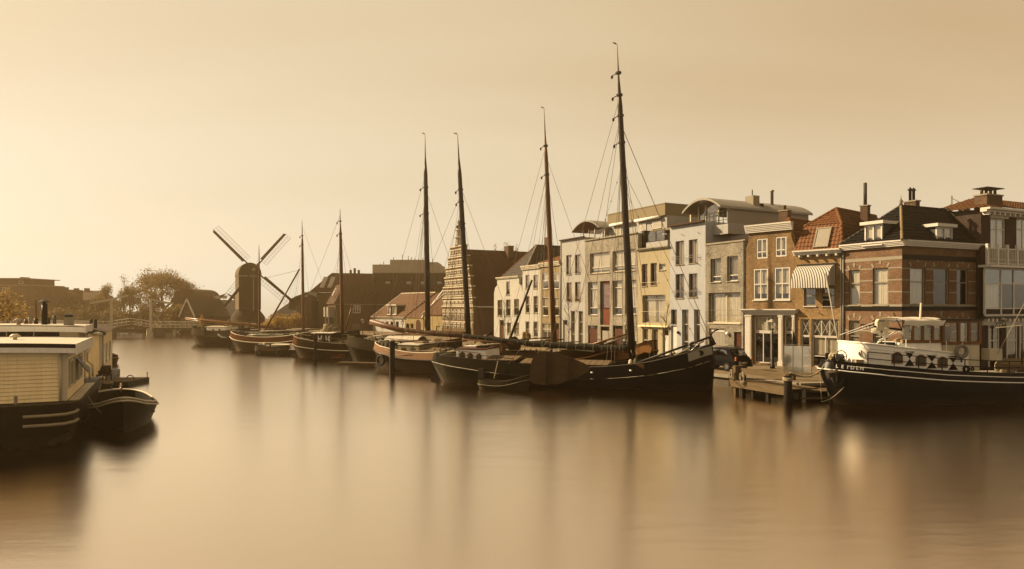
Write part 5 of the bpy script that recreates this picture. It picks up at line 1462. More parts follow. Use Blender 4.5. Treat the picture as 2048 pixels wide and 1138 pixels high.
b1.mast(1265, 722, 1234, 88, .235, .055, 'mast_dark', bands=(.685, .77, .835, .905), vane=.7, tip=.12)
b1.furled(b1.p(1258, 697, 0), b1.p(926, 671, 0), .21, 'sail_dark', .18)
# shrouds, forestay, halyards
for t, px, py, yo in ((.68, 1213, 728, -2.0), (.68, 1222, 728, -2.0), (.69, 1229, 727, -2.0), (.68, 1300, 720, 2.0), (.7, 1310, 718, 2.0), (.83, 1100, 690, 0), (.77, 1140, 692, 0), (.77, 1175, 692, 0), (.69, 1255, 706, 0), (.7, 1271, 706, 0), (.74, 1246, 706, -.3), (.69, 1278, 712, .3)):
    b1.stay(t, px, py, yo)
fs = b1.p(1421, 677, 0)
b1.stay(.745, 0, 0, to=fs, r=.02, name='forestay'); b1.stay(.60, 0, 0, to=b1.p(1418, 680, 0), r=.012)
# little floats on two of the lines
for (t, px, py) in ((.62, 1130, 694), (.55, 1395, 690)):
    a, q = b1.ma.lerp(b1.mb_, t), b1.p(px, py, 0)
    for i in range(1, 10):
        p = a.lerp(q, i / 10); MB().lathe([(.01, -.06), (.035, -.02), (.035, .02), (.01, .06)], p, 5).build('line_float', 'dark_metal', b1.o)
    b1.stay(t, px, py, 0, .008)
MB().tube([b1.p(1262, 700, -.2), b1.p(1265, 712, -.25), b1.p(1270, 700, -.2), b1.p(1274, 715, -.22), b1.p(1268, 718, -.22)], .03, 5).build('halyard_coil', 'rope_pale', b1.o, True)
# bow spars
b1.spar([b1.p(1272, 727, -.4), b1.p(1420, 674, -.1)], .085, 'mast_dark', .07, name='bowsprit')
b1.spar([b1.p(1338, 716, -.5), b1.p(1408, 682, -.3)], .05, 'stone_trim', name='lowered_spar')
b1.spar([b1.p(1421, 700, 0), b1.p(1421, 668, 0)], .09, 'mast_dark', name='samson_post'); b1.spar([b1.p(1421, 669, 0), b1.p(1430, 661, 0), b1.p(1437, 659, 0)], .05, 'mast_dark', name='anchor_davit')
b1.spar([b1.p(1421, 674, 0), b1.p(1429, 690, 0)], .13, 'dark_metal', name='stem_fitting')
b1.winch(b1.x(1390), 0, b1.deckz(.93) + .05, 1.0)
MB().grid([[b1.pt(u, 'rail', -1, -.035).lerp(b1.pt(u, 'sheer', -1, -.035), k) for u in [.925 + .072 * i / 10 for i in range(11)]] for k in (.42, .7, .97)]).build('bow_panel', 'panel_grey', b1.hullo, True)
p = b1.pt(.965, 'sheer', -1, -.06, -.3); MB().tube([p + V((.16 * math.cos(a), -.03, .13 * math.sin(a))) for a in [i * .524 for i in range(12)]], .05, 5, closed=True).build('hawse_hole', 'black_paint', b1.hullo, True); MB().add([p + V((.17 * math.cos(a), -.04, .14 * math.sin(a))) for a in [i * .524 for i in range(12)]], [tuple(range(12))]).build('hawse_hole', 'black_paint', b1.hullo)
for u in (.62, .745): p = b1.pt(u, 'rail', -1, .0, .45); MB().lathe([(.0, -.07), (.09, -.04), (.09, .03), (0, .06)], p, 8).build('fairlead', 'boat_white', b1.hullo, True)
b1.bollard(b1.x(1316), -1.4, b1.deckz(.8), .55); b1.bollard(b1.x(1335), -1.2, b1.deckz(.83), .55)
MB().box(b1.x(1272), b1.x(1296), -1.9, -1.5, b1.deckz(.72) + .1, b1.deckz(.72) + .42).build('deck_chest', 'varnish', b1.o)
b1.stanchions(.05, .22, 5, .5, 'rope_dark'); b1.stanchions(.22, .345, 3, .35, 'dark_metal', rails=1)
b1.rudder(1.7)
b1.clutter(.03, .09, 5, 3); b1.clutter(.7, .9, 8, 4, .35)
b1.coil(b1.pt(.03, 'sheer', -1, .1, .05), .3, 5)
MB().tube([b1.p(1098, 678, -1.2), b1.p(1078, 702, -2.0), b1.p(1060, 727, -2.1)], .02, 4).build('sheet', 'rope_pale', b1.o); MB().tube([b1.p(1052, 680, -1.2), b1.p(1036, 704, -2.0), b1.p(1017, 728, -2.1)], .02, 4).build('sheet', 'rope_pale', b1.o)
MB().tube([b1.p(996, 722, -2.2), b1.p(988, 757, -2.45)], .03, 4).build('fender_rope', 'rope_pale', b1.o)
MB().box(b1.x(958, -2.3), b1.x(969, -2.3), -2.5, -2.15, .55, 1.2).build('hull_fender', 'dark_metal', b1.o)
# small skiff alongside
sk = Boat('skiff', 'small grey skiff lying alongside the big black barge', (957, 46.6), (1060, 45.4), 1.1, [(0, .55), (.5, .5), (1, .95)], [(0, .35), (.5, .3), (1, .72)], 'hull_grey', 'boat', bluff=(8, 2.0), end=(.5, .8), deck='grey_timber', bul=.3, railr=.02, N=14)
for u in (.25, .55): MB().box(sk.L * u - .12, sk.L * u + .12, -.42, .42, .36, .40).build('thwart', 'grey_timber', sk.o)

# ---- barge right behind it
b2 = Boat('sailing_barge', 'brown sailing barge with reddish mast moored behind the big black barge', (940, 63.5), (1235, 58.0), 4.2,
          [(0, 2.0), (.3, 1.6), (.6, 1.6), (.85, 2.0), (1, 2.6)], [(0, 1.3), (.3, .9), (.6, .85), (.85, 1.3), (1, 1.9)], 'hull_brown', 'barge', railm='varnish')
b2.hatch(.3, .6, 1.4, b2.deckz(.45), .55, 'canvas_tan', 'hull_brown', 9)
co = b2.cabin(b2.L * .08, b2.L * .28, -1.3, 1.3, b2.deckz(.2), b2.deckz(.2) + 1.0, 'varnish', 'canvas_green', .08)
b2.mast(1109, 700, 1088, 216, .23, .05, 'mast_wood', bands=(.72, .84), vane=.7)
b2.furled(b2.p(1100, 692, 0), b2.p(968, 672, 0), .2, 'sail_brown', .1)
for t, px, py, yo in ((.72, 1070, 706, -2), (.72, 1080, 706, -2), (.72, 1150, 704, 2), (.84, 985, 690, 0), (.72, 1010, 692, 0), (.74, 1030, 693, 0), (.8, 1225, 690, 0), (.72, 1103, 690, 0), (.72, 1114, 690, 0), (.72, 1125, 695, 1)): b2.stay(t, px, py, yo)
b2.spar([b2.p(1018, 682, -1.6), b2.p(1064, 560, -1.6)], .13, 'mast_dark', .09, name='derrick')
b2.leeboard([(1014, 684), (1020, 676), (1030, 672), (1038, 678), (1042, 690), (1041, 700), (1018, 700)], -1.9, .09, 'hull_brown')
b2.spar([b2.p(1160, 696, -1.2), b2.p(1255, 668, -1.2)], .09, 'varnish', .08, name='oar_spar'); b2.spar([b2.p(1180, 698, -1.0), b2.p(1255, 672, -1.0)], .07, 'stone_trim', .06, name='oar_spar')
b2.leeboard([(1188, 704), (1150, 700), (1160, 690), (1172, 686), (1200, 694)], -2.1, .08, 'canvas_green')
b2.clutter(.05, .95, 40, 8, .9); b2.winch(b2.L * .9, 0, b2.deckz(.9), 1.0); b2.rudder()
# oak-sided barge further in, showing only its bow and leeboard beyond the mast
b2b = Boat('sailing_barge', 'oak-sided barge whose orange bow shows behind the tall dark mast', (1150, 63.5), (1312, 57.3), 3.6,
           [(0, 1.9), (.4, 1.6), (.8, 2.0), (1, 2.7)], [(0, 1.2), (.4, .9), (.8, 1.2), (1, 1.9)], 'hull_brown', 'barge', railm='varnish', top='oiled_oak')
b2b.leeboard([(1262, 702), (1285, 692), (1300, 690), (1305, 696), (1302, 706), (1290, 704), (1270, 712)], -1.9, .1, 'oiled_oak')
b2b.winch(b2b.L * .72, -.4, b2b.deckz(.72) + .2, 1.2); b2b.clutter(.2, .8, 8, 5)
co = b2b.cabin(b2b.L * .15, b2b.L * .5, -1.1, 1.1, b2b.deckz(.3), b2b.deckz(.3) + .8, 'varnish', 'canvas_green', .1)

# ---- brown barge with the varnished strake
b3 = Boat('sailing_barge', 'brown barge with bright varnished strake behind the dark mooring pile', (756, 62.8), (1000, 55.8), 4.2,
          [(0, 2.35), (.12, 2.05), (.4, 1.65), (.7, 1.8), (1, 2.5)], [(0, 1.85), (.12, 1.5), (.4, 1.12), (.7, 1.2), (1, 1.8)], 'hull_brown', 'barge', bluff=(4, 3.2), end=(.5, .6), top='oiled_oak', railm='mast_dark', cap='boat_cream', rake=(.88, .93))
yc = -1.3
co = b3.cabin(b3.x(795, yc), b3.x(838, yc), yc, 1.3, b3.deckz(.2), b3.z(815, 690, yc), 'tan_wall', 'canvas', .08)
for a in (803, 821): b3.port(co, a, 694, a + 8, 703, yc, 'door_brown')
MB().box(b3.x(828, -.5), b3.x(845, -.5), -.5, .4, b3.z(835, 690, yc) + .1, b3.z(835, 690, yc) + .25).build('skylight', 'canvas_tan', co)
b3.hatch(.35, .62, 1.5, b3.deckz(.5), .5, 'deck_wood', 'hull_brown', 8)
b3.mast(937, 672, 915, 268, .23, .05, 'mast_dark', bands=(.55, .66, .72), vane=1.0, tip=.12)
b3.furled(b3.p(930, 668, 0), b3.p(812, 660, 0), .22, 'sail_brown', .1)
for t, px, py, yo in ((.63, 880, 694, -2), (.63, 890, 694, -2), (.63, 975, 690, 2), (.7, 800, 682, 0), (.63, 845, 690, 0), (.74, 1040, 690, 0), (.63, 935, 660, 0), (.63, 947, 660, 0), (.6, 960, 680, 1)): b3.stay(t, px, py, yo)
b3.stanchions(.22, .5, 5, .35, 'dark_metal', rails=1); b3.clutter(.03, .2, 12, 12, .6); b3.clutter(.55, .95, 24, 13, .9); b3.rudder(1.9)
b3.winch(b3.L * .06, 0, b3.deckz(.06), .8)
MB().tube([b3.pt(.2, 'sheer', -1, -.1, -.1).lerp(b3.pt(.42, 'sheer', -1, -.1, 0), i / 10) - V((0, .05, .35 * math.sin(math.pi * i / 10))) for i in range(11)], .025, 5).build('mooring_rope', 'rope_pale', b3.o, True)
b3.spar([b3.p(955, 682, -1.5), b3.p(985, 664, -1.5)], .08, 'mast_dark', name='lowered_spar')
tyre = lambda o, c, r, m='rubber', ax=(1, 0, 1), t=.35: MB().tube([V(c) + V((r * math.cos(a) * ax[0], 0, r * math.sin(a) * ax[2])) for a in [i * math.pi / 9 for i in range(18)]], r * t, 8, closed=True).build('tyre_fender', m, o, True)
tyre(b3.o, b3.pt(.17, 'rail', -1, -.15, -.55), .38)

# ---- grey-green barge with canvas covers
b4 = Boat('sailing_barge', 'grey-green barge with high rounded stern and pale hatch canvas', (697, 70.2), (925, 67.5), 4.3,
          [(0, 2.65), (.12, 2.45), (.35, 2.0), (.7, 1.8), (1, 2.4)], [(0, 1.75), (.12, 1.5), (.35, 1.1), (.7, 1.0), (1, 1.6)], 'hull_green', 'barge', bluff=(5, 3.2), end=(.5, .6), top='hull_grey', railm='hull_brown', cap='hull_grey', tumble=.84, rake=(.88, .93), deck='canvas')
yc = -1.6
x0, x1 = b4.x(757, yc), b4.x(842, yc); zc = b4.deckz(.4)
b4.cabin(x0, x1, yc, 1.6, zc, b4.z(790, 681, yc), 'canvas_green', 'canvas', .5, .05, 'canvas_cover', camber=.35)
b4.mast(856, 668, 850, 268, .27, .05, 'mast_dark', bands=(.6, .73), vane=.7)
for t, px, py, yo in ((.72, 820, 690, -2), (.72, 826, 690, -2), (.72, 880, 685, 2), (.8, 760, 680, 0), (.72, 955, 680, 0), (.72, 846, 660, 0), (.72, 866, 660, 0)): b4.stay(t, px, py, yo)
b4.spar([b4.p(741, 643, .6), b4.p(800, 660, .6), b4.p(858, 668, .6)], .3, 'mast_wood', .22, 8, name='lowered_boom')
MB().tube([b4.p(706, 672, -.5), b4.p(712, 684, -.8), b4.p(722, 692, -1.0), b4.p(760, 694, -1.2)], .07, 6).build('tiller', 'varnish', b4.o, True)
b4.spar([b4.p(705, 688, .9), b4.p(752, 668, .9)], .07, 'stone_trim', name='lowered_spar')
b4.clutter(.14, .34, 14, 21, .7); b4.clutter(.55, .95, 18, 22, .9); b4.stanchions(.2, .6, 6, .5, 'rope_dark', rails=1); b4.rudder(2.0)
r1 = tag(MB().box(-2.2, 2.2, -.35, .35, -.1, .22).box(-2.3, 2.3, -.4, -.351, .06, .2).build('work_raft', 'grey_timber'), 'narrow plank raft lying under the stern of the grey-green barge', 'raft'); r1.location = W(722, HY, 66.2).xy.to_3d(); r1.rotation_euler.z = b4.rz

# ---- barge with red and white shutters
b5 = Boat('sailing_barge', 'dark barge with two red and white diamond shutters on its deckhouse', (590, 76.6), (790, 73.5), 4.3,
          [(0, 2.4), (.12, 2.1), (.4, 1.7), (.7, 1.7), (1, 2.4)], [(0, 1.5), (.12, 1.25), (.4, .95), (.7, .95), (1, 1.6)], 'hull_brown', 'barge', bluff=(4.5, 3.2), end=(.5, .6), railm='stone_trim', cap='stone_trim', rake=(.88, .93))
skin(b5, .004, .11, 'rail', 'sheer', 'hull_red', .02)
yc = -1.55
x0, x1 = b5.x(621, yc), b5.x(664, yc)
zt = b5.z(640, 667, yc)
co = b5.cabin(x0, x1, yc, 1.55, b5.deckz(.2), zt, 'hull_brown', 'canvas', .05, .08, 'deckhouse')
for a in (636, 651.5):
    q = b5.rect(a, 671, a + 8, 684, yc); xm, zm = (q[0] + q[1]) / 2, (q[2] + q[3]) / 2
    so = MB().box(q[0], q[1], yc - .05, yc + .02, q[2], q[3]).build('shutter', 'boat_white', co)
    for z_ in (q[2], q[3]): MB().add([(q[0] + .06, yc - .056, z_), (q[1] - .06, yc - .056, z_), (xm, yc - .056, zm)], [(0, 1, 2)]).build('shutter_triangle', 'hull_red', so)
b5.hatch(.42, .7, 1.5, b5.deckz(.5), .5, 'deck_wood', 'hull_brown', 8)
b5.mast(685, 668, 680, 418, .2, .05, 'mast_wood', bands=(.8, .9), vane=0)
for t, px, py, yo in ((.95, 590, 660, 0), (.8, 660, 690, -2), (.8, 710, 690, 2), (.8, 740, 670, 0)): b5.stay(t, px, py, yo)
b5.spar([b5.p(690, 662, -.8), b5.p(705, 610, -.8)], .09, 'mast_wood', name='derrick')
b5.spar([b5.p(640, 664, -.3), b5.p(667, 650, -.3)], .07, 'stone_trim', name='lowered_spar'); b5.spar([b5.p(650, 668, .3), b5.p(676, 652, .3)], .06, 'stone_trim', name='lowered_spar')
b5.clutter(.02, .14, 8, 31, .7); b5.clutter(.3, .95, 26, 32, 1.0); b5.stanchions(.3, .9, 8, .5, 'rope_dark', rails=1); b5.rudder(1.9)
MB().lathe([(.35, 0), (.5, .3), (.3, .8), (.1, .9)], (b5.L * .33, 0, zt + .1), 8).build('sail_bundle', 'canvas_tan', b5.o, True)
MB().box(b5.L * .55, b5.L * .62, -2.6, -2.3, .35, .55).box(b5.L * .5, b5.L * .62, -2.9, -2.2, .1, .28).build('swim_ladder', 'hull_red', b5.o)

# ---- sloop with orange strake, small white cruiser in front of it
b6 = Boat('sailing_barge', 'barge with orange-brown strake and slanted derrick left of the shuttered barge', (464, 89), (640, 85.5), 4.2,
          [(0, 2.4), (.15, 2.0), (.4, 1.75), (.7, 1.9), (1, 2.5)], [(0, 1.8), (.15, 1.35), (.4, 1.1), (.7, 1.2), (1, 1.8)], 'hull_brown', 'barge', top='hull_red', railm='boat_cream', cap='boat_cream', bluff=(4, 3.2), rake=(.86, .93))
yc = -1.4
co = b6.cabin(b6.x(494, yc), b6.x(516, yc), yc, 1.4, b6.deckz(.2), b6.z(505, 671, yc), 'panel_grey', 'canvas', .08); b6.port(co, 498, 674, 512, 680, yc, 'panel_grey', False)
b6.hatch(.33, .8, 1.5, b6.deckz(.5), .6, 'canvas_green', 'hull_red', 10)
b6.mast(519, 690, 518, 490, .12, .05, 'mast_wood', bands=(.7, .82), vane=0)
b6.spar([b6.p(520, 678, -.2), b6.p(599, 538, -.2)], .12, 'mast_wood', .09, name='derrick')
b6.stay(b6.p(599, 540, -.2), 519, 559, 0, .02); b6.stay(b6.p(597, 545, -.2), 560, 630, -.4, .012); b6.stay(.9, 470, 680, 0)
b6.clutter(.02, .2, 8, 41, .7); b6.clutter(.3, .9, 24, 42, 1.0); b6.stanchions(.05, .3, 5, .5, 'rope_dark', rails=1); b6.rudder(1.8)
b8 = Boat('sailing_barge', 'low barge with furled brown boom lying inside the orange-strake barge', (530, 96), (720, 91), 4.0,
          [(0, 2.2), (.3, 1.7), (.7, 1.8), (1, 2.4)], [(0, 1.4), (.3, 1.0), (.7, 1.0), (1, 1.6)], 'hull_green', 'barge', railm='stone_trim')
b8.mast(607, 668, 604, 440, .19, .05, 'mast_wood', bands=(.78, .86), vane=0)
for t, px, py, yo in ((.8, 580, 680, -2), (.8, 630, 680, 2), (.95, 680, 660, 0)): b8.stay(t, px, py, yo)
b8.furled(b8.p(605, 662, 0), b8.p(545, 660, 0), .22, 'sail_brown', .1); b8.hatch(.3, .7, 1.4, b8.deckz(.5), .5, 'canvas', 'hull_brown', 8); b8.clutter(.1, .9, 26, 55, 1.2)
b7 = Boat('motor_cruiser', 'small white cabin cruiser with round portholes beside the orange-strake barge', (514, 81.5), (604, 80), 2.6,
          [(0, 1.0), (.3, .9), (.7, 1.0), (1, 1.35)], [(0, .6), (.3, .5), (.7, .6), (1, 1.0)], 'hull_grey', 'cruiser', railm='hull_red', bluff=(6, 2.4), end=(.5, .7), bul=.15, N=18)
yc = -.95
co = b7.cabin(b7.x(540, yc), b7.x(594, yc), yc, .95, .6, b7.z(565, 690.5, yc), 'boat_white', 'boat_cream', .15)
for a in (546.5, 557.5, 570): 
    c = b7.p(a, 696, yc - .04); MB().tube([c + V((.13 * math.cos(t), 0, .13 * math.sin(t))) for t in [i * .524 for i in range(12)]], .025, 5, closed=True).build('porthole', 'chrome', co, True)
    MB().add([c + V((.13 * math.cos(t), .01, .13 * math.sin(t))) for t in [i * .524 for i in range(12)]], [tuple(range(12))]).build('pane', 'glass_dark', co)
b7.clutter(.02, .3, 7, 61, .5); tyre(b7.o, b7.pt(.2, 'rail', -1, -.1, -.2), .3); tyre(b7.o, b7.pt(.65, 'rail', -1, -.1, -.2), .3)
b9 = Boat('houseboat_barge', 'brown barge with long white deckhouse moored nearest the drawbridge', (390, 104), (520, 100.5), 4.6,
          [(0, 2.6), (.12, 2.3), (.5, 2.0), (1, 2.5)], [(0, 1.7), (.12, 1.5), (.5, 1.2), (1, 1.6)], 'hull_brown', 'barge', railm='hull_brown', top='hull_grey', bluff=(5, 3), rake=(.88, .93))
yc = -1.6
co = b9.cabin(b9.x(411, yc), b9.x(452, yc), yc, 1.6, b9.deckz(.2), b9.z(430, 654, yc), 'boat_white', 'boat_cream', .1)
for a in (424.5, 437): b9.port(co, a, 657.5, a + 4, 665, yc, 'boat_cream', False)
b9.spar([b9.p(372, 637, 0), b9.p(400, 640, 0), b9.p(600, 661, 0)], .22, 'varnish', .2, name='lowered_mast')
b9.clutter(.03, .1, 6, 71, .8); b9.clutter(.5, .9, 26, 72, 1.3)
MB().tube([b9.p(434, 666, -1.9), b9.p(440, 672, -2.4), b9.p(452, 676, -2.5), b9.p(464, 673, -2.4)], .14, 6).build('leeboard_fender', 'dark_metal', b9.o, True)
MB().lathe([(.1, 0), (.3, .5), (.35, 1.0), (.1, 1.9)], b9.pt(.05, 'sheer', 1, .6, 0), 7).build('covered_sail', 'leaf_gold', b9.o)

# more standing rigging, spars on deck and tarpaulins on the rafted barges
for b, sd in ((b2, 1), (b3, 2), (b4, 3), (b5, 4), (b6, 5), (b8, 6)):
    rnd = random.Random(sd * 17); mx_ = b.ma.x
    for side in (-1, 1):
        for k in range(3):
            u = max(.05, min(.95, (mx_ - .9 - .55 * k) / b.L)); p_ = b.pt(u, 'sheer', side, .05)
            b.stay(.62 + .04 * k, 0, 0, to=p_, r=.012, name='shroud')
            MB().lathe([(.02, 0), (.06, .08), (.06, .3), (.02, .38)], p_, 6).build('deadeye', 'dark_metal', b.o, True)
    for k in range(3):
        u0 = rnd.uniform(.15, .4); u1 = u0 + rnd.uniform(.3, .5); y = rnd.uniform(-.8, .8) * b.B * .3; z = b.deckz(.5) + .9 + .15 * k
        b.spar([(b.L * u0, y, z), (b.L * u1, y + rnd.uniform(-.4, .4), z + rnd.uniform(-.1, .5))], .06, rnd.choice(('mast_wood', 'mast_dark', 'stone_trim')), .045, name='lowered_spar')
        MB().beam((b.L * (u0 + .1), y, b.deckz(u0 + .1)), (b.L * (u0 + .1), y, z), .07, .07).build('spar_crutch', 'dark_timber', b.o)
    for k in range(3):
        u = rnd.uniform(.12, .9); y = rnd.uniform(-.5, .5) * b.B * .5; w_ = rnd.uniform(.5, 1.1); z = b.deckz(u); rows = []
        for i in range(6):
            rows.append([(b.L * u + w_ * (j / 5 - .5) * 1.6, y + .9 * (i / 5 - .5), z + (.55 + .3 * rnd.random()) * math.sin(math.pi * i / 5) ** .5 * (math.sin(math.pi * (j + .6) / 6.2)) ** .5) for j in range(6)])
        MB().grid(rows).build('tarpaulin', rnd.choice(('sail_dark', 'sail_brown', 'canvas_green', 'canvas_tan')), b.o, True)
# ------------------------------------------------------------------ the black and white ship at the right: bow to the left
sp_ = Boat('motor_ship', 'black-hulled motor ship with white deckhouse, wooden wheelhouse and lifebuoy', (2420, 43.0), (1640, 39.6), 4.2,
           [(0, 2.05), (.3, 1.75), (.55, 1.65), (.75, 1.84), (.88, 2.12), (.96, 2.3), (1, 2.38)],
           [(0, 1.6), (.3, 1.28), (.55, 1.2), (.75, 1.38), (.88, 1.66), (.96, 1.86), (1, 1.95)], 'hull_navy', 'ship', bluff=(3, 5.0), end=(.55, .5), deck='panel_grey', railm='boat_white', bul=.12, rake=(.93, .935), tumble=.95, railr=.032, N=40)
nr = sp_.near
strip(sp_, .02, .985, 'sheer', 'boat_white', .026, -.16, .03, 'stripe', 50)
yn = 1.34 * nr
def q3(px, py, yo=None): return sp_.p(px, py, yn if yo is None else yo)
# trunk deckhouse: vertical white walls with a rounded nose towards the bow
xn, xs0 = sp_.x(1741, yn), sp_.x(1937, yn)
ztop = [(sp_.x(px, yn), sp_.z(px, py, yn)) for px, py in ((1741, 688), (1838, 697), (1937, 709))]
zt_n, zt_s = ztop[0][1], ztop[-1][1]
zb_n, zb_s = sp_.deckz(sp_.x(1741, yn) / sp_.L) - .02, sp_.deckz(xs0 / sp_.L) - .02
nose = sp_.x(1690, 0)
plan = [(xs0, yn), (xn, yn)] + [(xn + (nose - xn) * math.sin(a), yn * math.cos(a)) for a in [math.pi / 2 * i / 8 for i in range(1, 16)]] + [(xn, -yn), (xs0, -yn)]
def zof(x, a, b): t = (x - xs0) / (nose - xs0); return a + (b - a) * t
zA, zB = zt_s, zt_n + .08
mb = MB(); mb.grid([[(x, y, zof(x, zb_s, zb_n)) for x, y in plan], [(x, y, zof(x, zA, zB)) for x, y in plan]])
th_ = mb.build('deckhouse', 'boat_white', sp_.o, 'auto')
mb = MB(); top = [(x, y, zof(x, zA, zB)) for x, y in plan]; mb.add(top, [tuple(range(len(top)))]); mb.build('deckhouse_roof', 'boat_white', th_)
MB().tube([(x, y * 1.01, zof(x, zA, zB)) for x, y in plan], .05, 5).build('roof_edge', 'boat_white', th_)
MB().tube([(x, y * 1.006, zof(x, zA, zB) - .26) for x, y in plan[:6]], .02, 4).build('moulding', 'boat_white', th_)
for a, y0, c, y1 in ((1783, 703.5, 1805, 727), (1831, 709, 1852, 732), (1875, 713, 1894.5, 735.5)): sp_.port(th_, a, y0, c, y1, yn, 'varnish', True, 'port_glass')
for a, y0, y1 in ((1782, 703, 728), (1830, 708, 733), (1874, 712, 736)):
    q = sp_.rect(a, y0, a + 22, y1, yn); MB().box(min(q[0], q[1]), max(q[0], q[1]), yn - nr * .16, yn - nr * .06, q[2], q[3]).build('curtain', 'curtain_white', th_)
for a, y0, c, y1 in ((1809, 703, 1829, 732), (1853, 709.5, 1874, 737), (1896, 712, 1916, 740)):
    x0, x1, z0, z1 = sp_.rect(a, y0, c, y1, yn); xm, zm = (x0 + x1) / 2, (z0 + z1) / 2; ya = yn + nr * .012
    for z in (z0, z1):
        MB().add([(x0, ya, z), (x1, ya, z), (xm, ya, zm)], [(0, 1, 2)] if z == z0 else [(1, 0, 2)]).build('hourglass_panel', 'black_paint', th_)
c = V((xn + (nose - xn) * .62, yn * .80, zof(xn, zA, zB) - .55)); 
po = MB().tube([c + V((.10 * math.cos(t) * .75, nr * .02 - .10 * math.cos(t) * .7 * nr * -1, .17 * math.sin(t))) for t in [i * .524 for i in range(12)]], .035, 5, closed=True).build('porthole', 'chrome', th_, True)
MB().lathe([(.0, -.02), (.15, -.01), (.15, .01), (0, .02)], (0, 0, 0), 10).build('pane', 'glass_dark', po).matrix_basis = Matrix.Translation(c) @ Matrix.Rotation(math.pi / 2, 4, 'X')
# wheelhouse
yw = 1.12 * nr
xa, xb = sp_.x(1886, yw), sp_.x(1959, yw); x_lo, x_hi = min(xa, xb), max(xa, xb)
zr = sp_.z(1920, 641, yw); zw = sp_.z(1940, 689, yw); zd = sp_.z(1940, 742, yw)
lw = MB(); lw.box(x_lo, x_hi, -abs(yw), abs(yw), zd, zw); wl_ = lw.build('wheelhouse', 'boat_cream', sp_.o)
# varnished upper frame: posts, rails, panes
xsp = [xa, sp_.x(1917, yw), sp_.x(1938, yw), xb]
fr_ = MB()
for x in xsp:
    for y in (yw, -yw): fr_.box(x - .08, x + .08, y - .06, y + .06, zw, zr)
for y in (yw, -yw):
    fr_.box(x_lo, x_hi, y - .05, y + .05, zw, zw + .18); fr_.box(x_lo, x_hi, y - .05, y + .05, zr - .14, zr - .01)
fr_.box(xa - .05, xa + .05, -abs(yw), abs(yw), zw, zw + .18); fr_.box(xa - .05, xa + .05, -abs(yw), abs(yw), zr - .14, zr - .01); fr_.box(xa - .05, xa + .05, -.05, .05, zw + .18, zr - .14)
fo = fr_.build('window_frame', 'varnish', wl_)
for a, b in zip(xsp, xsp[1:]):
    lo, hi = min(a, b) + .06, max(a, b) - .06
    MB().box(lo, hi, yw - .012, yw + .012, zw + .18, zr - .14).build('pane', 'glass', fo); MB().box(lo, hi, -yw - .012, -yw + .012, zw + .18, zr - .14).build('pane', 'glass', fo)
    MB().box(lo + .02, hi - .02, yw + nr * .02, yw + nr * .03, zw + .02, zw + .16).build('panel', 'varnish', fo)
for y in (-.6, .6): MB().box(xa - .012, xa + .012, y - abs(yw) * .45, y + abs(yw) * .45, zw + .18, zr - .14).build('pane', 'glass', fo)
MB().box(x_lo - .15, x_hi + .22, -abs(yw) - .15, abs(yw) + .15, zr, zr + .09).build('wheelhouse_roof', 'mast_dark', wl_)
# saloon ahead of it under the canvas, lower cream skirt with varnished sill
xf = sp_.x(1806, yw)
MB().box(min(xf, xa + .05), max(xf, xa + .05), -abs(yw) * .96, abs(yw) * .96, sp_.z(1850, 706, yw), sp_.z(1850, 686, yw)).build('saloon', 'boat_white', sp_.o)
so = MB().box(xa + .06, xf, yw * .97 - .04, yw * .97 + .04, sp_.z(1850, 686, yw), sp_.z(1850, 680, yw)).build('saloon_sill', 'oiled_oak', sp_.o)
zs0, zs1 = sp_.z(1850, 680, yw), sp_.z(1850, 652, yw)
px_ = [1806, 1826, 1846, 1866, 1884]; 
for a, b in zip(px_, px_[1:]):
    x0, x1 = sorted((sp_.x(a, yw), sp_.x(b, yw)))
    MB().box(x0 + .07, x1 - .07, yw * .97 - .012, yw * .97 + .012, zs0, zs1).build('pane', 'glass', so); MB().box(x0 + .1, x1 - .1, yw * .97 - nr * .12, yw * .97 - nr * .1, zs0, zs1 - .1).build('curtain', 'curtain_white', so)
    MB().box(x0 - .065, x0 + .065, yw * .97 - .05, yw * .97 + .05, zs0, zs1).build('post', 'varnish', so)
# white canvas roof
rows = []
for i, y in enumerate((yw * 1.25, yw * 1.2, yw * .6, 0, -yw * .6, -yw * 1.2)):
    zz = (sp_.z(1840, 651, yw), sp_.z(1840, 641, yw), sp_.z(1840, 636, yw), sp_.z(1840, 635, yw), sp_.z(1840, 636, yw), sp_.z(1840, 641, yw))[i]
    a0 = sp_.x(1799 + (6 if i else 0), yw); a1 = sp_.x(1886 - (0 if i else 7), yw)
    rows.append([(a0 + (a1 - a0) * j / 12, y, zz + .025 * math.sin(j * math.pi / 3)) for j in range(13)])
MB().grid(rows).build('canvas_awning', 'canvas', sp_.o, True)
# captain's chair, blinds: dark shapes in the wheelhouse opening
MB().box(xa - .6, xa - .15, yw - nr * .5, yw - nr * .2, zw + .05, zr - .35).build('folded_chair', 'navy_cloth', sp_.o)
MB().box(x_lo + 1.3, x_hi - .25, -.2, .3, zw - .4, zw + .45).build('helm_console', 'varnish', sp_.o)
# lifebuoy
lbc = sp_.p(1923, 703, yn + nr * .25)
tyre(sp_.o, lbc, .32, 'tyre_grey', t=.32).name = 'lifebuoy'
MB().tube([lbc + V((0, 0, -.42)), lbc + V((0, 0, -.6))], .05, 6).build('buoy_light', 'rope_dark', sp_.o)
# tyres and fenders at the rail
tyre(sp_.o, sp_.p(1932.5, 738.5, yn + nr * .55), .15, 'rubber', t=.5); tyre(sp_.o, sp_.p(1945, 738, yn + nr * .5), .08, 'rubber', t=.5)
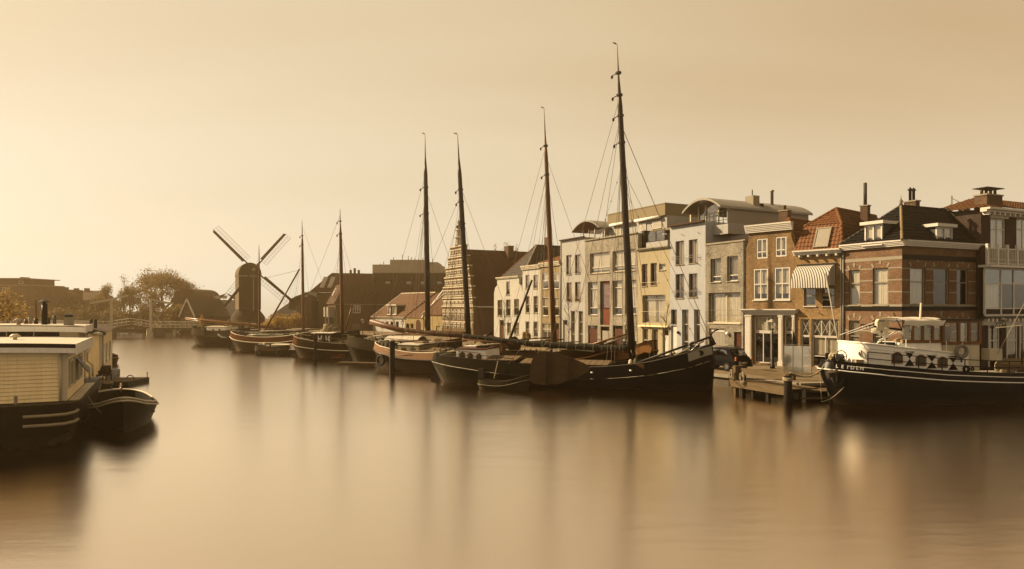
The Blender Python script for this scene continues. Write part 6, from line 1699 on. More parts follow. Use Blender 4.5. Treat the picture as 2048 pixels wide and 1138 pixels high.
# aft gear: cream locker, awning boom, hatch
q = sp_.rect(1971, 697, 1996, 720, yn * .7); MB().box(min(q[:2]), max(q[:2]), yn * .7 - .3, yn * .7 + .3, q[2], q[3]).build('locker', 'boat_cream', sp_.o)
MB().add([sp_.p(1960, 647, yn * .5), sp_.p(1990, 655, yn * .5), sp_.p(1996, 658, -yn * .5), sp_.p(1962, 648, -yn * .5)], [(0, 1, 2, 3)]).build('stern_canopy', 'canvas_tan', sp_.o)
MB().tube([sp_.p(1990, 656, yn * .5), sp_.p(2044, 651, yn * .3)], .03, 5).build('awning_boom', 'boat_cream', sp_.o)
sp_.spar([sp_.p(2044, 728, yn), sp_.p(2044, 651, yn * .6)], .04, 'dark_metal', name='stern_post')
sp_.stay(sp_.p(1996, 707, yn), 2060, 585, yn * .4, .022, 'rope_pale')
MB().extr([sp_.p(1990, 728, yn * 1.0), sp_.p(2120, 732, yn * 1.0), sp_.p(2120, 716, yn * .3), sp_.p(2000, 717, yn * .3)], (0, 0, -.3)).build('aft_hatch', 'deck_wood', sp_.o)
sp_.clutter(.48, .535, 10, 90, .6); sp_.clutter(.3, .47, 8, 91, .5)
# guard rail
sp_.stanchions(.50, .93, 9, .72, 'black_paint', rails=2)
# foredeck: windlass, hand wheel, coils, mast with hailer
sp_.winch(sp_.x(1668), 0, sp_.deckz(.95), .9, 'dark_metal', 'chrome'); sp_.coil((sp_.x(1675), .3 * nr, sp_.deckz(.94)), .4, 5, 'rope_pale', .05); sp_.bollard(sp_.x(1662), .6 * nr, sp_.deckz(.95), .5)
sp_.clutter(.93, .97, 5, 93, .4)
MB().tube([sp_.p(1763, 690, 0), sp_.p(1763, 645, 0)], .035, 6).build('hailer_post', 'dark_metal', sp_.o)
mb = MB(); x0, x1, z0, z1 = sp_.rect(1752, 638, 1775, 661, 0); x0, x1 = min(x0, x1), max(x0, x1)
pl = [(x0 + .1, z0), (x1 - .1, z0), (x1, z0 + .15), (x1, z1 - .15), (x1 - .12, z1), (x0 + .12, z1), (x0, z1 - .15), (x0, z0 + .15)]
rd = mb.extr([(x, -.12, z) for x, z in pl], (0, .24, 0)).build('radar_panel', 'boat_cream', sp_.o)
c = sp_.p(1764, 642, nr * .13); MB().box(c.x - .17, c.x + .17, nr * .121, nr * .128, c.z - .03, c.z + .03).build('maker_plate', 'lead', rd)
MB().lathe([(.05, 0), (.2, .06), (.22, .2), (.16, .3), (.05, .33)], sp_.p(1750, 667, nr * .5), 10).build('search_light', 'boat_cream', sp_.o, True)
MB().tube([sp_.p(1750, 667, nr * .5), sp_.p(1751, 690, nr * .5)], .03, 5).build('light_post', 'dark_metal', sp_.o)
# white folding mast and the scissor rails over the deckhouse
sp_.spar([sp_.p(1838, 700, nr * .9), sp_.p(1842, 606, nr * .9)], .075, 'boat_cream', .05, name='signal_mast')
sp_.spar([sp_.p(1722, 650, 0), sp_.p(1841, 664, 0)], .06, 'black_paint', name='lowered_mast')
for a, b in (((1680, 670), (1748, 645)), ((1695, 668), (1747, 652)), ((1735, 652), (1772, 672)), ((1758, 680), (1800, 663)), ((1725, 652), (1770, 674)), ((1770, 656), (1830, 676)), ((1806, 664), (1860, 678)), ((1752, 688), (1790, 662)), ((1842, 664), (1925, 688)), ((1842, 674), (1895, 684))):
    MB().tube([sp_.p(*a, nr * .8), sp_.p(*b, nr * .8)], .024, 5).build('deck_rail', 'boat_white', sp_.o)
for px in (1770, 1812, 1860, 1893, 1925): MB().tube([sp_.p(px, 698 + (px - 1770) * .06, yn * .95), sp_.p(px, 676 + (px - 1770) * .06, yn * .95)], .022, 5).build('deck_rail_post', 'boat_white', sp_.o)
MB().extr([sp_.p(1785, 697, 0), sp_.p(1787, 679, 0), sp_.p(1794, 677, 0), sp_.p(1830, 677, 0), sp_.p(1834, 697, 0)], (0, .8 * nr, 0)).build('covered_tender', 'canvas_tan', sp_.o)
MB().extr([sp_.p(1738, 688, .2), sp_.p(1744, 683, .2), sp_.p(1778, 684, .2), sp_.p(1782, 692, .2)], (0, .5 * nr, 0)).build('folded_gangway', 'green_paint', sp_.o)
# name on the bow: letters follow the strake between rail and sheer
nm = 'LEIDEN'
for i, ch in enumerate(nm):
    u = .984 - i * .0085
    p0_, p1_ = sp_.pt(u, 'rail', nr, -.035), sp_.pt(u, 'sheer', nr, -.035); e = (sp_.pt(u - .004, 'rail', nr, -.03) - sp_.pt(u + .004, 'rail', nr, -.03)).normalized()
    upv = (p1_ - p0_).normalized(); nn = e.cross(upv).normalized(); upv = nn.cross(e).normalized(); c = p0_.lerp(p1_, .5)
    mtx = Matrix((( e.x, upv.x, nn.x, c.x), (e.y, upv.y, nn.y, c.y), (e.z, upv.z, nn.z, c.z), (0, 0, 0, 1)))
    text_mesh(ch, .27, 'boat_white', sp_.hullo, 'letter', mtx, .004)
# anchor at the bow and mooring lines
an = sp_.pt(.985, 'rail', nr, -.2, -.3)
mb = MB(); mb.tube([an + V((.0, 0, .45)), an + V((0, nr * .05, -.45))], .06, 6); mb.tube([an + V((.35, nr * .1, -.1)), an + V((.2, nr * .1, -.4)), an + V((0, nr * .1, -.48)), an + V((-.2, nr * .1, -.4)), an + V((-.35, nr * .1, -.1))], .07, 6)
mb.build('anchor', 'dark_metal', sp_.o, True)
sp_.coil(sp_.pt(.99, 'rail', nr, -.25, -.15), .3, 4, 'rope_dark', .06)
def line(o, a, b, sag, r=.04, m='rope_pale', name='mooring_line'):
    return MB().tube([a.lerp(b, i / 12) - V((0, 0, sag * math.sin(math.pi * i / 12))) for i in range(13)], r, 6).build(name, m, o, True)
mi = sp_.o.matrix_basis.inverted() if False else (Matrix.Translation((sp_.P.x, sp_.P.y, 0)) @ Matrix.Rotation(sp_.rz, 4, 'Z')).inverted()
line(sp_.o, sp_.p(1672, 706, 0), mi @ W(1580, 745, 38.8), .7, .045)
line(sp_.o, sp_.p(1666, 704, 0), sp_.p(1640, 742, nr * .3), .0, .03)
line(sp_.o, sp_.p(1640, 745, nr * .4), mi @ W(1643, 803, 38.6), .0, .018); line(sp_.o, mi @ W(1643, 804, 38.6), mi @ W(1688, 774, 38.4), .15, .022)

# ------------------------------------------------------------------ landing stage with timber rails and piles
JD = V((.80, -.60))
jo = W(1462, HY, 44.2)
js = Frame((jo.x, jo.y), (W(1575, HY, 39.6) - jo).xy, 0)
stage = empty('landing_stage', (jo.x, jo.y, 0), js.rz, 'timber landing stage with weathered rails between the barge bow and the ship', 'jetty')
JL = js.x(1576)
NP = 7
for i in range(NP): MB().box(-.2, JL + .1, .1 + i * .29, .36 + i * .29, .72, .80).build('plank', 'grey_timber', stage)
MB().box(-.1, JL, -.1, .09, .42, .86).build('edge_beam', 'grey_timber', stage)
MB().box(.35, JL + .05, .3, .52, 1.28, 1.62).build('rail_beam', 'grey_timber', stage)
for x in (.3, .95): MB().box(x - .13, x + .13, .0, .28, -.8, 1.75 if x < .5 else 1.25).build('post', 'grey_timber' if x < .5 else 'dark_timber', stage)
for x in (1.9, 3.2): MB().box(x - .1, x + .1, .05, .25, -.8, .41).build('post', 'dark_timber', stage)
MB().beam((.6, -.12, .75), (1.3, -.12, .45), .05, .03).build('iron_strap', 'dark_metal', stage)
for c, r_ in (((.3, -.15, 1.2), .22), ((1.35, -.15, 1.05), .3)):
    pts = []
    for i in range(40): a = i * .6; pts.append(V(c) + V((math.cos(a) * r_ * .5, -.06 - .04 * math.sin(i), math.sin(a) * r_ - .1 * math.cos(i * .3))))
    MB().tube(pts, .035, 5).build('hanging_rope', 'rope_pale', stage, True)
MB().tube([V((.6 + .25 * math.cos(i * .7), .4 + .15 * math.sin(i * .7), 1.68 + .012 * i)) for i in range(26)], .045, 5).build('rope_coil', 'rope_dark', stage, True)
dol = W(1576, HY, 39.0)
dp = empty('mooring_dolphin', (dol.x, dol.y, 0), js.rz, 'thick black mooring dolphin with rope-wrapped head at the end of the landing stage', 'mooring post')
MB().lathe([(.23, -.9), (.22, 1.55), (.2, 1.6)], (0, 0, 0), 10).build('pile', 'dark_timber', dp, True)
MB().lathe([(.26, 1.602), (.26, 1.72), (.15, 1.75)], (0, 0, 0), 10).build('pile_head', 'grey_timber', dp)
for i in range(3): MB().tube([V((.26 * math.cos(a), .26 * math.sin(a), 1.36 + i * .06 + .02 * math.sin(a * 2))) for a in [k * .45 for k in range(14)]], .035, 5, closed=True).build('rope_turn', 'rope_pale', dp, True)
# low floating stage under the ship's bow
fs_ = W(1585, HY, 40.8); fd = (W(1700, HY, 41.2) - fs_)
pf = empty('floating_stage', (fs_.x, fs_.y, 0), math.atan2(fd.y, fd.x), 'low plank float with black side under the bow of the ship', 'pontoon')
for i in range(6): MB().box(0, 3.6, -.6 + i * .26, -.37 + i * .26, .52, .58).build('plank', 'grey_timber', pf)
MB().box(0, 3.6, -.62, .96, .1, .50).build('float', 'hull_black', pf); MB().box(.05, 3.4, -.85, -.64, .16, .24).build('step_plank', 'grey_timber', pf)
for x in (.3, 1.9): MB().box(x - .1, x + .1, -.75, -.63, .0, .75).build('post', 'stone_trim', pf)

def pile(px, py_b, py_t, wpx, label, m='dark_timber', cap='stone_trim'):
    Y = H * F / (py_b - HY); p = W(px, HY, Y); r = wpx / F * Y / 2
    o = empty('mooring_pile', (p.x, p.y, 0), .3, label, 'mooring pile')
    MB().box(-r, r, -r, r, -1.2, H - (py_t - HY) / F * Y).build('shaft', m, o)
    MB().lathe([(r * 1.3, 0), (r * 1.1, .08), (.02, .16)], (0, 0, H - (py_t - HY) / F * Y + .002), 8).build('cap', cap, o)
pile(784.5, 748, 682, 9.5, 'dark mooring pile standing before the brown barge with varnished strake')
pile(631, 722, 668, 6, 'dark mooring pile standing before the shuttered deckhouse')
pile(411, 690, 655, 3.5, 'dark mooring pile at the stern of the white-deckhouse barge')

# ------------------------------------------------------------------ street furniture on the quay
def lamp(px, py_base, py_top, label, z0=QZ):
    Y = (H - z0) * F / (py_base - HY); p = W(px, HY, Y); h = H - (py_top - HY) / F * Y - z0; k = h / 4.4
    o = empty('street_lamp', (p.x, p.y, z0), .4, label, 'street lamp', 'lanterns along the quay')
    MB().lathe([(.2, 0), (.2, .25), (.13, .3), (.14, .75), (.09, .82), (.075, 1.5), (.095, 1.56), (.06, 1.62), (.05, 2.9), (.08, 2.96), (.05, 3.02), (.045, 3.25)], (0, 0, 0), 10).build('post', 'dark_metal', o, True)
    a = [(.13 * x, .13 * y) for x, y in ((-1, -1), (1, -1), (1, 1), (-1, 1))]; b = [(.27 * x, .27 * y) for x, y in ((-1, -1), (1, -1), (1, 1), (-1, 1))]
    mb = MB()
    for i in range(4):
        mb.tube([(*a[i], 3.28), (*b[i], 3.85)], .018, 4); mb.tube([(*b[i], 3.85), (*b[(i + 1) % 4], 3.85)], .02, 4); mb.tube([(*a[i], 3.28), (*a[(i + 1) % 4], 3.28)], .018, 4)
    mb.lathe([(.05, 3.2), (.14, 3.26), (.14, 3.28)], (0, 0, 0), 8)
    hd = mb.build('lantern', 'dark_metal', o)
    for i in range(4):
        j = (i + 1) % 4
        MB().quad((*[v * .96 for v in a[i]], 3.29), (*[v * .96 for v in a[j]], 3.29), (*[v * .96 for v in b[j]], 3.84), (*[v * .96 for v in b[i]], 3.84)).build('pane', 'glass_clear', hd)
    c = [(.33 * x, .33 * y, 3.86) for x, y in ((-1, -1), (1, -1), (1, 1), (-1, 1))]; d = [(.1 * x, .1 * y, 4.1) for x, y in ((-1, -1), (1, -1), (1, 1), (-1, 1))]
    MB().add(c + d, [(0, 1, 5, 4), (1, 2, 6, 5), (2, 3, 7, 6), (3, 0, 4, 7), (4, 5, 6, 7), (3, 2, 1, 0)]).build('lantern_roof', 'panel_grey', hd)
    MB().lathe([(.06, 4.1), (.06, 4.2), (.09, 4.22), (.02, 4.32), (.02, 4.4)], (0, 0, 0), 8).build('lantern_top', 'dark_metal', hd)
    MB().lathe([(.04, 3.3), (.06, 3.4), (.05, 3.55), (.02, 3.6)], (0, 0, 0), 8).build('bulb', 'boat_white', hd, True)
    o.scale = (k, k, k)
lamp(1545, 737, 631, 'black street lantern in front of the white columned shop front')
lamp(2002, 742, 626, 'street lantern in front of the dark balcony house at the right edge')
lamp(725.5, 680, 635, 'small street lantern in front of the brown corner block')
lamp(805, 684, 637, 'street lantern in front of the low ochre house with arched door')
lamp(1253, 716, 640, 'street lantern just left of the tall dark mast')
# traffic sign with two white boxes
Y = (H - QZ) * F / (736 - HY); p = W(1661, HY, Y); k = Y / F
sg = empty('sign_post', (p.x, p.y, QZ), 0, 'black post with two white sign boxes in front of the awning house', 'sign post')
MB().lathe([(.05, 0), (.05, 3.5)], (0, 0, 0), 8).build('post', 'dark_metal', sg, True)
zz = lambda y: H - (y - HY) / F * Y - QZ
MB().box(-.12, .16, -.1, .1, zz(668), zz(645)).build('signal_housing', 'black_paint', sg)
MB().box(-26 * k, -7 * k, -.06, .06, zz(663), zz(656)).box(-22 * k, -7 * k, -.05, .05, zz(670.5), zz(663.01)).build('sign_box', 'boat_white', sg)
MB().box(5 * k, 25 * k, -.07, -.03, zz(655.3), zz(648)).build('sign_plate', 'boat_white', sg); MB().box(5 * k, 25 * k, -.07, -.03, zz(662.5), zz(655.6)).build('sign_plate', 'boat_white', sg)
# leaning pale pole
a, b = W(1690, 690, 45.5), W(1651, 546, 49.0)
fp = empty('leaning_pole', (a.x, a.y, QZ), 0, 'long pale pole leaning from the quay towards the striped awning', 'pole')
MB().tube([(0, 0, 0), b - V((a.x, a.y, QZ))], .06, 8, .05).build('pole', 'panel_grey', fp, True); MB().tube([(.15, 0, 1.9), (.45, 0, 2.05)], .05, 6).build('pole_clamp', 'dark_metal', fp)
# clear plastic wind screens of the terrace
Y = 46.6
a, b = W(1568, HY, Y), W(1623, HY, Y - .6)
ws = empty('wind_screen', (a.x, a.y, QZ), math.atan2(b.y - a.y, b.x - a.x), 'tall clear terrace wind screen with reflections beside the lantern', 'wind screen')
L = (b - a).xy.length; hgt = H - (690 - HY) / F * Y - QZ
for i in range(3):
    x0, x1 = L * i / 3, L * (i + 1) / 3
    MB().box(x0 + .03, x1 - .03, -.01, .01, .1, hgt - .05).build('pane', 'plexi', ws)
    MB().box(x0 - .03, x0 + .03, -.03, .03, 0, hgt).build('post', 'stone_trim', ws)
MB().box(L - .03, L + .03, -.03, .03, 0, hgt).build('post', 'stone_trim', ws); MB().box(-.03, L + .03, -.025, .025, hgt + .001, hgt + .05).build('top_rail', 'stone_trim', ws); MB().box(-.03, L + .03, -.02, .02, .02, .09).build('bottom_rail', 'stone_trim', ws)
p = W(1586, HY, 48.5)
tn = empty('folded_parasol', (p.x, p.y, QZ), .3, 'dark green slanted terrace canvas behind the wind screen', 'parasol')
zt = H - (662 - HY) / F * 48.5 - QZ
MB().add([(0, 0, 0), (1.3, .4, .1), (0, 0, zt), (.06, .02, zt), (0, .5, 0)], [(0, 1, 3, 2), (0, 2, 4), (1, 4, 3)]).build('canvas', 'green_paint', tn); MB().tube([(0, 0, 0), (0, 0, zt + .1)], .03, 6).build('pole', 'dark_metal', tn)
# parked car: profile swept across, glass, wheels, roof bars
Y = 50.0; p = W(1488, HY, Y)
car = empty('parked_car', (p.x, p.y, QZ), math.atan2(RD.y, RD.x), 'black estate car parked on the quay behind the bow of the big barge', 'car')
pr = [(0, .35), (.05, .75), (.2, .95), (.35, 1.1), (.75, 1.58), (1.2, 1.68), (2.3, 1.66), (3.1, 1.1), (4.1, .92), (4.35, .7), (4.4, .35)]
body = []
for y, k in ((-.86, .0), (-.80, 1.0), (.80, 1.0), (.86, .0)):
    body.append([(x, y if z < 1.1 else y * .88, z if (k or z < 1.0) else z) for x, z in pr])
mb = MB(); mb.grid(body[1:3]); 
for row, s_ in ((body[1], -1), (body[2], 1)): mb.add(row, [tuple(range(len(row)))])
cb = mb.build('body', 'car_paint', car)
for s_ in (-1, 1):
    MB().extr([(.82, s_ * .745, 1.12), (.98, s_ * .72, 1.5), (1.55, s_ * .72, 1.56), (1.55, s_ * .745, 1.12)], (0, s_ * .03, 0)).build('side_window', 'glass_dark', cb)
    MB().extr([(1.65, s_ * .745, 1.12), (1.65, s_ * .72, 1.56), (2.25, s_ * .72, 1.56), (2.85, s_ * .745, 1.14)], (0, s_ * .03, 0)).build('side_window', 'glass_dark', cb)
    MB().tube([(.9, s_ * .62, 1.76), (2.2, s_ * .62, 1.76)], .025, 5).build('roof_bar', 'dark_metal', cb)
    MB().box(-.01, .08, s_ * .78 - .1, s_ * .78 + .02, .8, 1.08).build('tail_light', 'orange_lamp', cb)
    for x in (.85, 3.5):
        wh = MB().tube([(x, s_ * .66, .33), (x, s_ * .84, .33)], .33, 16).build('wheel', 'rubber', car, 'auto'); MB().tube([(x, s_ * .80, .33), (x, s_ * .852, .33)], .19, 12).build('rim', 'chrome', wh)
MB().extr([(.30, -.62, 1.14), (.30, .62, 1.14), (.68, .6, 1.5), (.68, -.6, 1.5)], (-.03, 0, .01)).build('rear_window', 'glass_dark', cb); MB().box(-.03, .02, -.3, .3, .55, .68).build('number_plate', 'ochre_wall', cb); MB().box(-.06, .06, -.8, .8, .35, .5).build('bumper', 'dark_metal', cb)
car.location = (p.x, p.y, QZ + .01)
# ------------------------------------------------------------------ left bank: houseboats, sloop, floats
HD = V((.895, .446)).normalized()
hb0 = W(155, HY, 27.2)
hf = Frame((hb0.x, hb0.y), HD, 0)
hb = empty('houseboat', (hb0.x, hb0.y, 0), hf.rz, 'cream weatherboarded houseboat with black hull and rope fenders', 'houseboat')
zd = hf.z(120, 806, .3)
# steel hull with rounded, raked corner
LB, DB = -8.0, 11.6
plan = [(LB, 0)] + [(-.9, 0), (-.45, .08), (-.15, .3), (0, .75), (.05, 1.6), (.05, DB), (LB, DB)]
def shr(p, k, dy=0): return p
rows = []
for z, ins in ((-.6, .9), (.0, .45), (.45, .22), (zd - .25, .0), (zd, .02)):
    rows.append([(x - (ins if x > -3 else 0), y + (ins if y < 3 else -ins), z) for x, y in plan])
rows = [r + [r[0]] for r in rows]
mb = MB().grid(rows); mb.add(rows[-1][:-1], [tuple(range(len(plan)))]); ho = mb.build('hull', 'hull_black', hb, 'auto')
MB().tube([(x, y - .02, zd + .01) for x, y in plan[:7]], .05, 6).build('deck_edge', 'rope_dark', ho, True)
for z in (zd - .42, zd - .78):
    MB().tube([(-1.75, -.06, z), (-.9, -.07, z), (-.42, .0, z + .01), (-.12, .24, z + .04), (-.02, .45, z + .1)], .06, 8).build('rope_fender', 'rope_pale', ho, True)
MB().beam((-1.0, .25, .15), (-.2, .55, .45), .08, .2).build('bilge_fitting', 'hull_grey', ho)
# lower cabin: weatherboards one by one
yw0 = .75; xw = hf.x(134, yw0); zb = zd + .03; zt = hf.z(90, 704, yw0); Dl = 6.6
MB().box(LB, xw - .02, yw0 + .03, yw0 + Dl, zb, zt).build('cabin', 'cream_paint', hb)
nb = 13
for i in range(nb):
    z0, z1 = zb + (zt - zb) * i / nb, zb + (zt - zb) * (i + 1) / nb
    MB().add([(LB, yw0 - .025, z0), (xw - .16, yw0 - .025, z0), (xw - .16, yw0 + .018, z1), (LB, yw0 + .018, z1), (LB, yw0 + .03, z0), (xw - .16, yw0 + .03, z0), (LB, yw0 + .03, z1), (xw - .16, yw0 + .03, z1)],
             [(0, 1, 2, 3), (0, 4, 5, 1), (3, 2, 7, 6), (1, 5, 7, 2)]).build('weatherboard', 'cream_paint', hb)
MB().box(xw - .155, xw + .02, yw0 - .03, yw0 + .03, zb, zt).build('corner_post', 'boat_cream', hb)
MB().tube([(xw - .22, yw0 - .06, zt), (xw - .22, yw0 - .06, zb)], .045, 7).build('downpipe', 'boat_cream', hb, True)
# flank with casements, sill board and side deck
for i, (y0, y1) in enumerate(((1.3, 2.3), (3.0, 4.0), (4.9, 5.9))):
    z0, z1 = zb + .55, zt - .45; x = xw + .02; f_ = MB()
    f_.box(x, x + .05, y0 - .09, y0, z0 - .09, z1 + .09); f_.box(x, x + .05, y1, y1 + .09, z0 - .09, z1 + .09); f_.box(x, x + .05, y0, y1, z1, z1 + .09); f_.box(x, x + .05, y0, y1, z0 - .09, z0); f_.box(x + .002, x + .045, (y0 + y1) / 2 - .03, (y0 + y1) / 2 + .03, z0, z1)
    wo = f_.build('window', 'boat_cream', hb)
    MB().box(x - .03, x + .012, y0, y1, z0, z1).build('pane', 'port_glass', wo)
    if i == 1: MB().extr([(x + .06, y0, z1), (x + .06, y1, z1), (x + .5, y1, z0 + .35), (x + .5, y0, z0 + .35)], (.03, 0, .02)).build('open_sash', 'dark_metal', wo)
for i in range(9):
    z0, z1 = zb + (zt - zb) * i / 9, zb + (zt - zb) * (i + 1) / 9
    MB().box(xw - .02, xw + .006, yw0 + .08, yw0 + Dl, z0 + .01, z1 - .005).build('weatherboard', 'cream_paint', hb)
for i in range(5): MB().box(xw + .05 + i * .001, hf.x(155) - .0, yw0 + .1 + i * 1.4, yw0 + 1.45 + i * 1.4, zd + .012, zd + .05).build('side_deck_plank', 'boat_cream', hb)
# roof of the lower cabin, gently cambered: white fascia, black felt edge, pale deck
def camber_roof(x0, x1, y0, y1, z, rise, parent, name, top, edge, t):
    N = 14; prof = [(x0 + (x1 - x0) * i / N, z + rise * (1 - (2 * i / N - 1) ** 2)) for i in range(N + 1)]
    mb = MB(); mb.grid([[(x, y, zz) for x, zz in prof] for y in (y0, y1)]); ro = mb.build(name, top, parent, True)
    mb = MB(); mb.grid([[(x, y0 - .002, zz - t) for x, zz in prof], [(x, y0 - .002, zz) for x, zz in prof]]); mb.quad((x1, y0, prof[-1][1] - t), (x1, y1, prof[-1][1] - t), (x1, y1, prof[-1][1]), (x1, y0, prof[-1][1])); mb.build('felt_edge', edge, ro)
    return ro, prof
xr = xw + .32
ro, prof = camber_roof(LB, xr, yw0 - .3, yw0 + Dl + .3, zt + .30, .10, hb, 'cabin_roof', 'canvas', 'black_paint', .16)
N = len(prof)
MB().grid([[(x, yw0 - .34, zz - .36) for x, zz in prof], [(x, yw0 - .34, zz - .165) for x, zz in prof]]).grid([[(x, yw0 - .34, zz - .36) for x, zz in prof], [(x, yw0 - .0, zz - .36) for x, zz in prof]]).build('fascia', 'boat_white', ro)
MB().box(xr + .005, xr + .05, yw0 - .36, yw0 + Dl + .3, prof[-1][1] - .40, prof[-1][1] + .03).build('side_fascia', 'boat_white', ro)
# upper block behind, with a dark clerestory
y2 = yw0 + Dl + .3; D2 = 3.4; x2 = hf.x(168, y2); z2 = hf.z(90, 662, y2)
MB().box(LB, x2 - .25, y2, y2 + D2, zb, z2).build('upper_cabin', 'cream_paint', hb)
for i in range(6): MB().box(LB + .3 + i * 1.05, LB + 1.3 + i * 1.05, y2 - .02, y2 - .003, zt + .38, z2 - .02).build('clerestory_pane', 'black_paint', hb)
ro2, prof2 = camber_roof(LB, x2 + .05, y2 - .45, y2 + D2, z2 + .22, .09, hb, 'upper_roof', 'canvas', 'stone_trim', .05)
MB().grid([[(x, y2 - .47, zz - .30) for x, zz in prof2], [(x, y2 - .47, zz - .052) for x, zz in prof2]]).build('fascia', 'boat_white', ro2)
MB().box(x2 + .055, x2 + .1, y2 - .49, y2 + D2, prof2[-1][1] - .33, prof2[-1][1] + .03).build('side_fascia', 'boat_white', ro2)
for k in range(2):
    y = y2 + .7 + k * 1.7
    MB().box(x2 - .22, x2 - .14, y, y + .12, zb, z2).build('corner_post', 'boat_cream', hb); MB().tube([(x2 - .1, y + .5, z2), (x2 - .1, y + .5, zb + .9), (x2 + .15, y + .3, zb + .7), (x2 + .15, y + .3, zb + .1)], .045, 6).build('downpipe', 'boat_cream', hb, True)
def on(px, py, yo): q = hf.p(px, py, yo); return q
def flue(px, py0, py1, yo, r, m, capm=None, parent=hb, name='chimney_pipe'):
    a, b = on(px, py0, yo), on(px, py1, yo)
    c = MB().lathe([(r, 0), (r, b.z - a.z)], a, 12).build(name, m, parent, True)
    if capm: MB().lathe([(r * 1.9, 0), (r * 1.9, .03), (r * .2, .16)], V((a.x, a.y, b.z + .06)), 12).build('pipe_cap', capm, c, 'auto'); MB().lathe([(r * .6, 0), (r * .6, .07)], V((a.x, a.y, b.z - .005)), 8).build('cap_stem', 'dark_metal', c)
    return c
flue(89, 652, 607, y2 + 1.0, .13, 'black_paint', 'dark_metal')
c = on(137, 655, y2 + .6); cz = on(137, 634, y2 + .6).z
cb_ = MB().box(c.x - .2, c.x + .2, c.y, c.y + .4, c.z - .05, cz).build('stove_chimney', 'stone_trim', hb)
MB().box(c.x - .16, c.x + .16, c.y + .04, c.y + .36, cz + .001, cz + .09).build('chimney_grille', 'black_paint', cb_); MB().add([(c.x - .3, c.y - .1, cz + .09), (c.x + .3, c.y - .1, cz + .09), (c.x + .3, c.y + .5, cz + .09), (c.x - .3, c.y + .5, cz + .09), (c.x, c.y + .2, cz + .2)], [(0, 1, 4), (1, 2, 4), (2, 3, 4), (3, 0, 4)]).build('chimney_cover', 'dark_metal', cb_)
def mush(px, py, yo, k=1.0, m='boat_cream'):
    a = on(px, py, yo); MB().lathe([(.11 * k, 0), (.08 * k, .12 * k), (.07 * k, .2 * k), (.19 * k, .22 * k), (.2 * k, .28 * k), (.1 * k, .36 * k)], a, 12).build('mushroom_vent', m, hb, True)
mush(30, 685, yw0 + 3.0, 1.0); mush(37, 652, y2 + .2, 1.0, 'stone_trim')
for px, y0, y1, yo, r, m in ((60, 650, 634, y2 + 2.5, .09, 'stone_trim'), (72, 650, 637, y2 + 2.2, .09, 'dark_metal'), (52, 650, 639, y2 + 2, .08, 'mast_wood'), (96, 650, 635, y2 + 2.2, .1, 'dark_metal'), (109, 648, 631, y2 + 2.8, .08, 'lead')): flue(px, y0, y1, yo, r, m, name='roof_pipe')
MB().tube([on(73, 650, y2 + 3), on(71.5, 600, y2 + 3)], .03, 5).build('flag_staff', 'mast_wood', hb)
MB().box(hf.x(28, .12), hf.x(34, .12), .1, .25, zd + .05, zd + .35).build('fairlead_box', 'stone_trim', hb)
# bracket lamp and festoon of bulbs under the eaves
MB().tube([(x2 + .1, y2 + .8, z2 - .1), (x2 + .45, y2 + .8, z2 - .15)], .03, 5).build('lamp_arm', 'lead', hb); MB().lathe([(.05, 0), (.22, -.05), (.24, -.16), (.05, -.18)], (x2 + .5, y2 + .8, z2 - .1), 10).build('bracket_lamp', 'boat_cream', hb, True)
for i in range(5): MB().lathe([(.01, -.05), (.05, -.02), (.05, .03), (.02, .06)], (x2 + .02, y2 + 1.2 + i * .5, zb + 1.5 - .1 * math.sin(i)), 8).build('bulb', 'boat_white', hb, True)

# second houseboat further along
h2o = W(203.5, HY, 46.0); h2f = Frame((h2o.x, h2o.y), HD, 0)
h2 = empty('houseboat', (h2o.x, h2o.y, 0), h2f.rz, 'tan houseboat with dark green roof edge, second along the left bank', 'houseboat')
zt = h2f.z(195, 667, 0); W2 = 6.5
MB().box(-W2 - .3, .5, -.4, 11.5, -.4, .45).build('hull', 'hull_black', h2)
MB().box(-W2, -.03, .03, 11, .45, zt).build('cabin', 'cream_paint', h2)
for i in range(14):
    z0, z1 = .46 + (zt - .46) * i / 14, .46 + (zt - .46) * (i + 1) / 14
    MB().add([(-W2, -.012, z0), (-.14, -.012, z0), (-.14, .012, z1), (-W2, .012, z1), (-W2, .03, z0), (-.14, .03, z0)], [(0, 1, 2, 3), (0, 4, 5, 1)]).build('weatherboard', 'cream_paint', h2)
MB().box(-.135, .0, -.03, .03, .45, zt).build('corner_post', 'boat_cream', h2); MB().tube([(.06, .0, zt), (.06, .0, .5)], .05, 6).build('downpipe', 'zinc', h2, True)
MB().add([(-W2 - .3, -.4, zt + .75), (-1.6, -.4, zt + .55), (.25, -.4, zt + .12), (.25, 11.2, zt + .12), (-1.6, 11.2, zt + .55), (-W2 - .3, 11.2, zt + .75)], [(0, 1, 4, 5), (1, 2, 3, 4)]).build('roof', 'roof_brown', h2)
MB().extr([(-W2 - .3, -.41, zt + .45), (-1.6, -.41, zt + .27), (.25, -.41, zt - .12), (.25, -.41, zt + .13), (-1.6, -.41, zt + .56), (-W2 - .3, -.41, zt + .76)], (0, .06, 0)).build('roof_edge', 'green_paint', h2)
for x in (-.75, -.5): MB().lathe([(.1, 0), (.1, .55), (.12, .56), (.12, .6)], (x, 2.0, zt + .3), 8).build('chimney_pipe', 'lead', h2, True)
for i in range(3):
    y0 = 1 + i * 3.2; wo = MB().box(-.03, .02, y0, y0 + 1.4, 1.5, 2.9).build('window', 'boat_cream', h2); MB().box(.021, .03, y0 + .12, y0 + 1.28, 1.62, 2.78).build('pane', 'port_glass', wo)
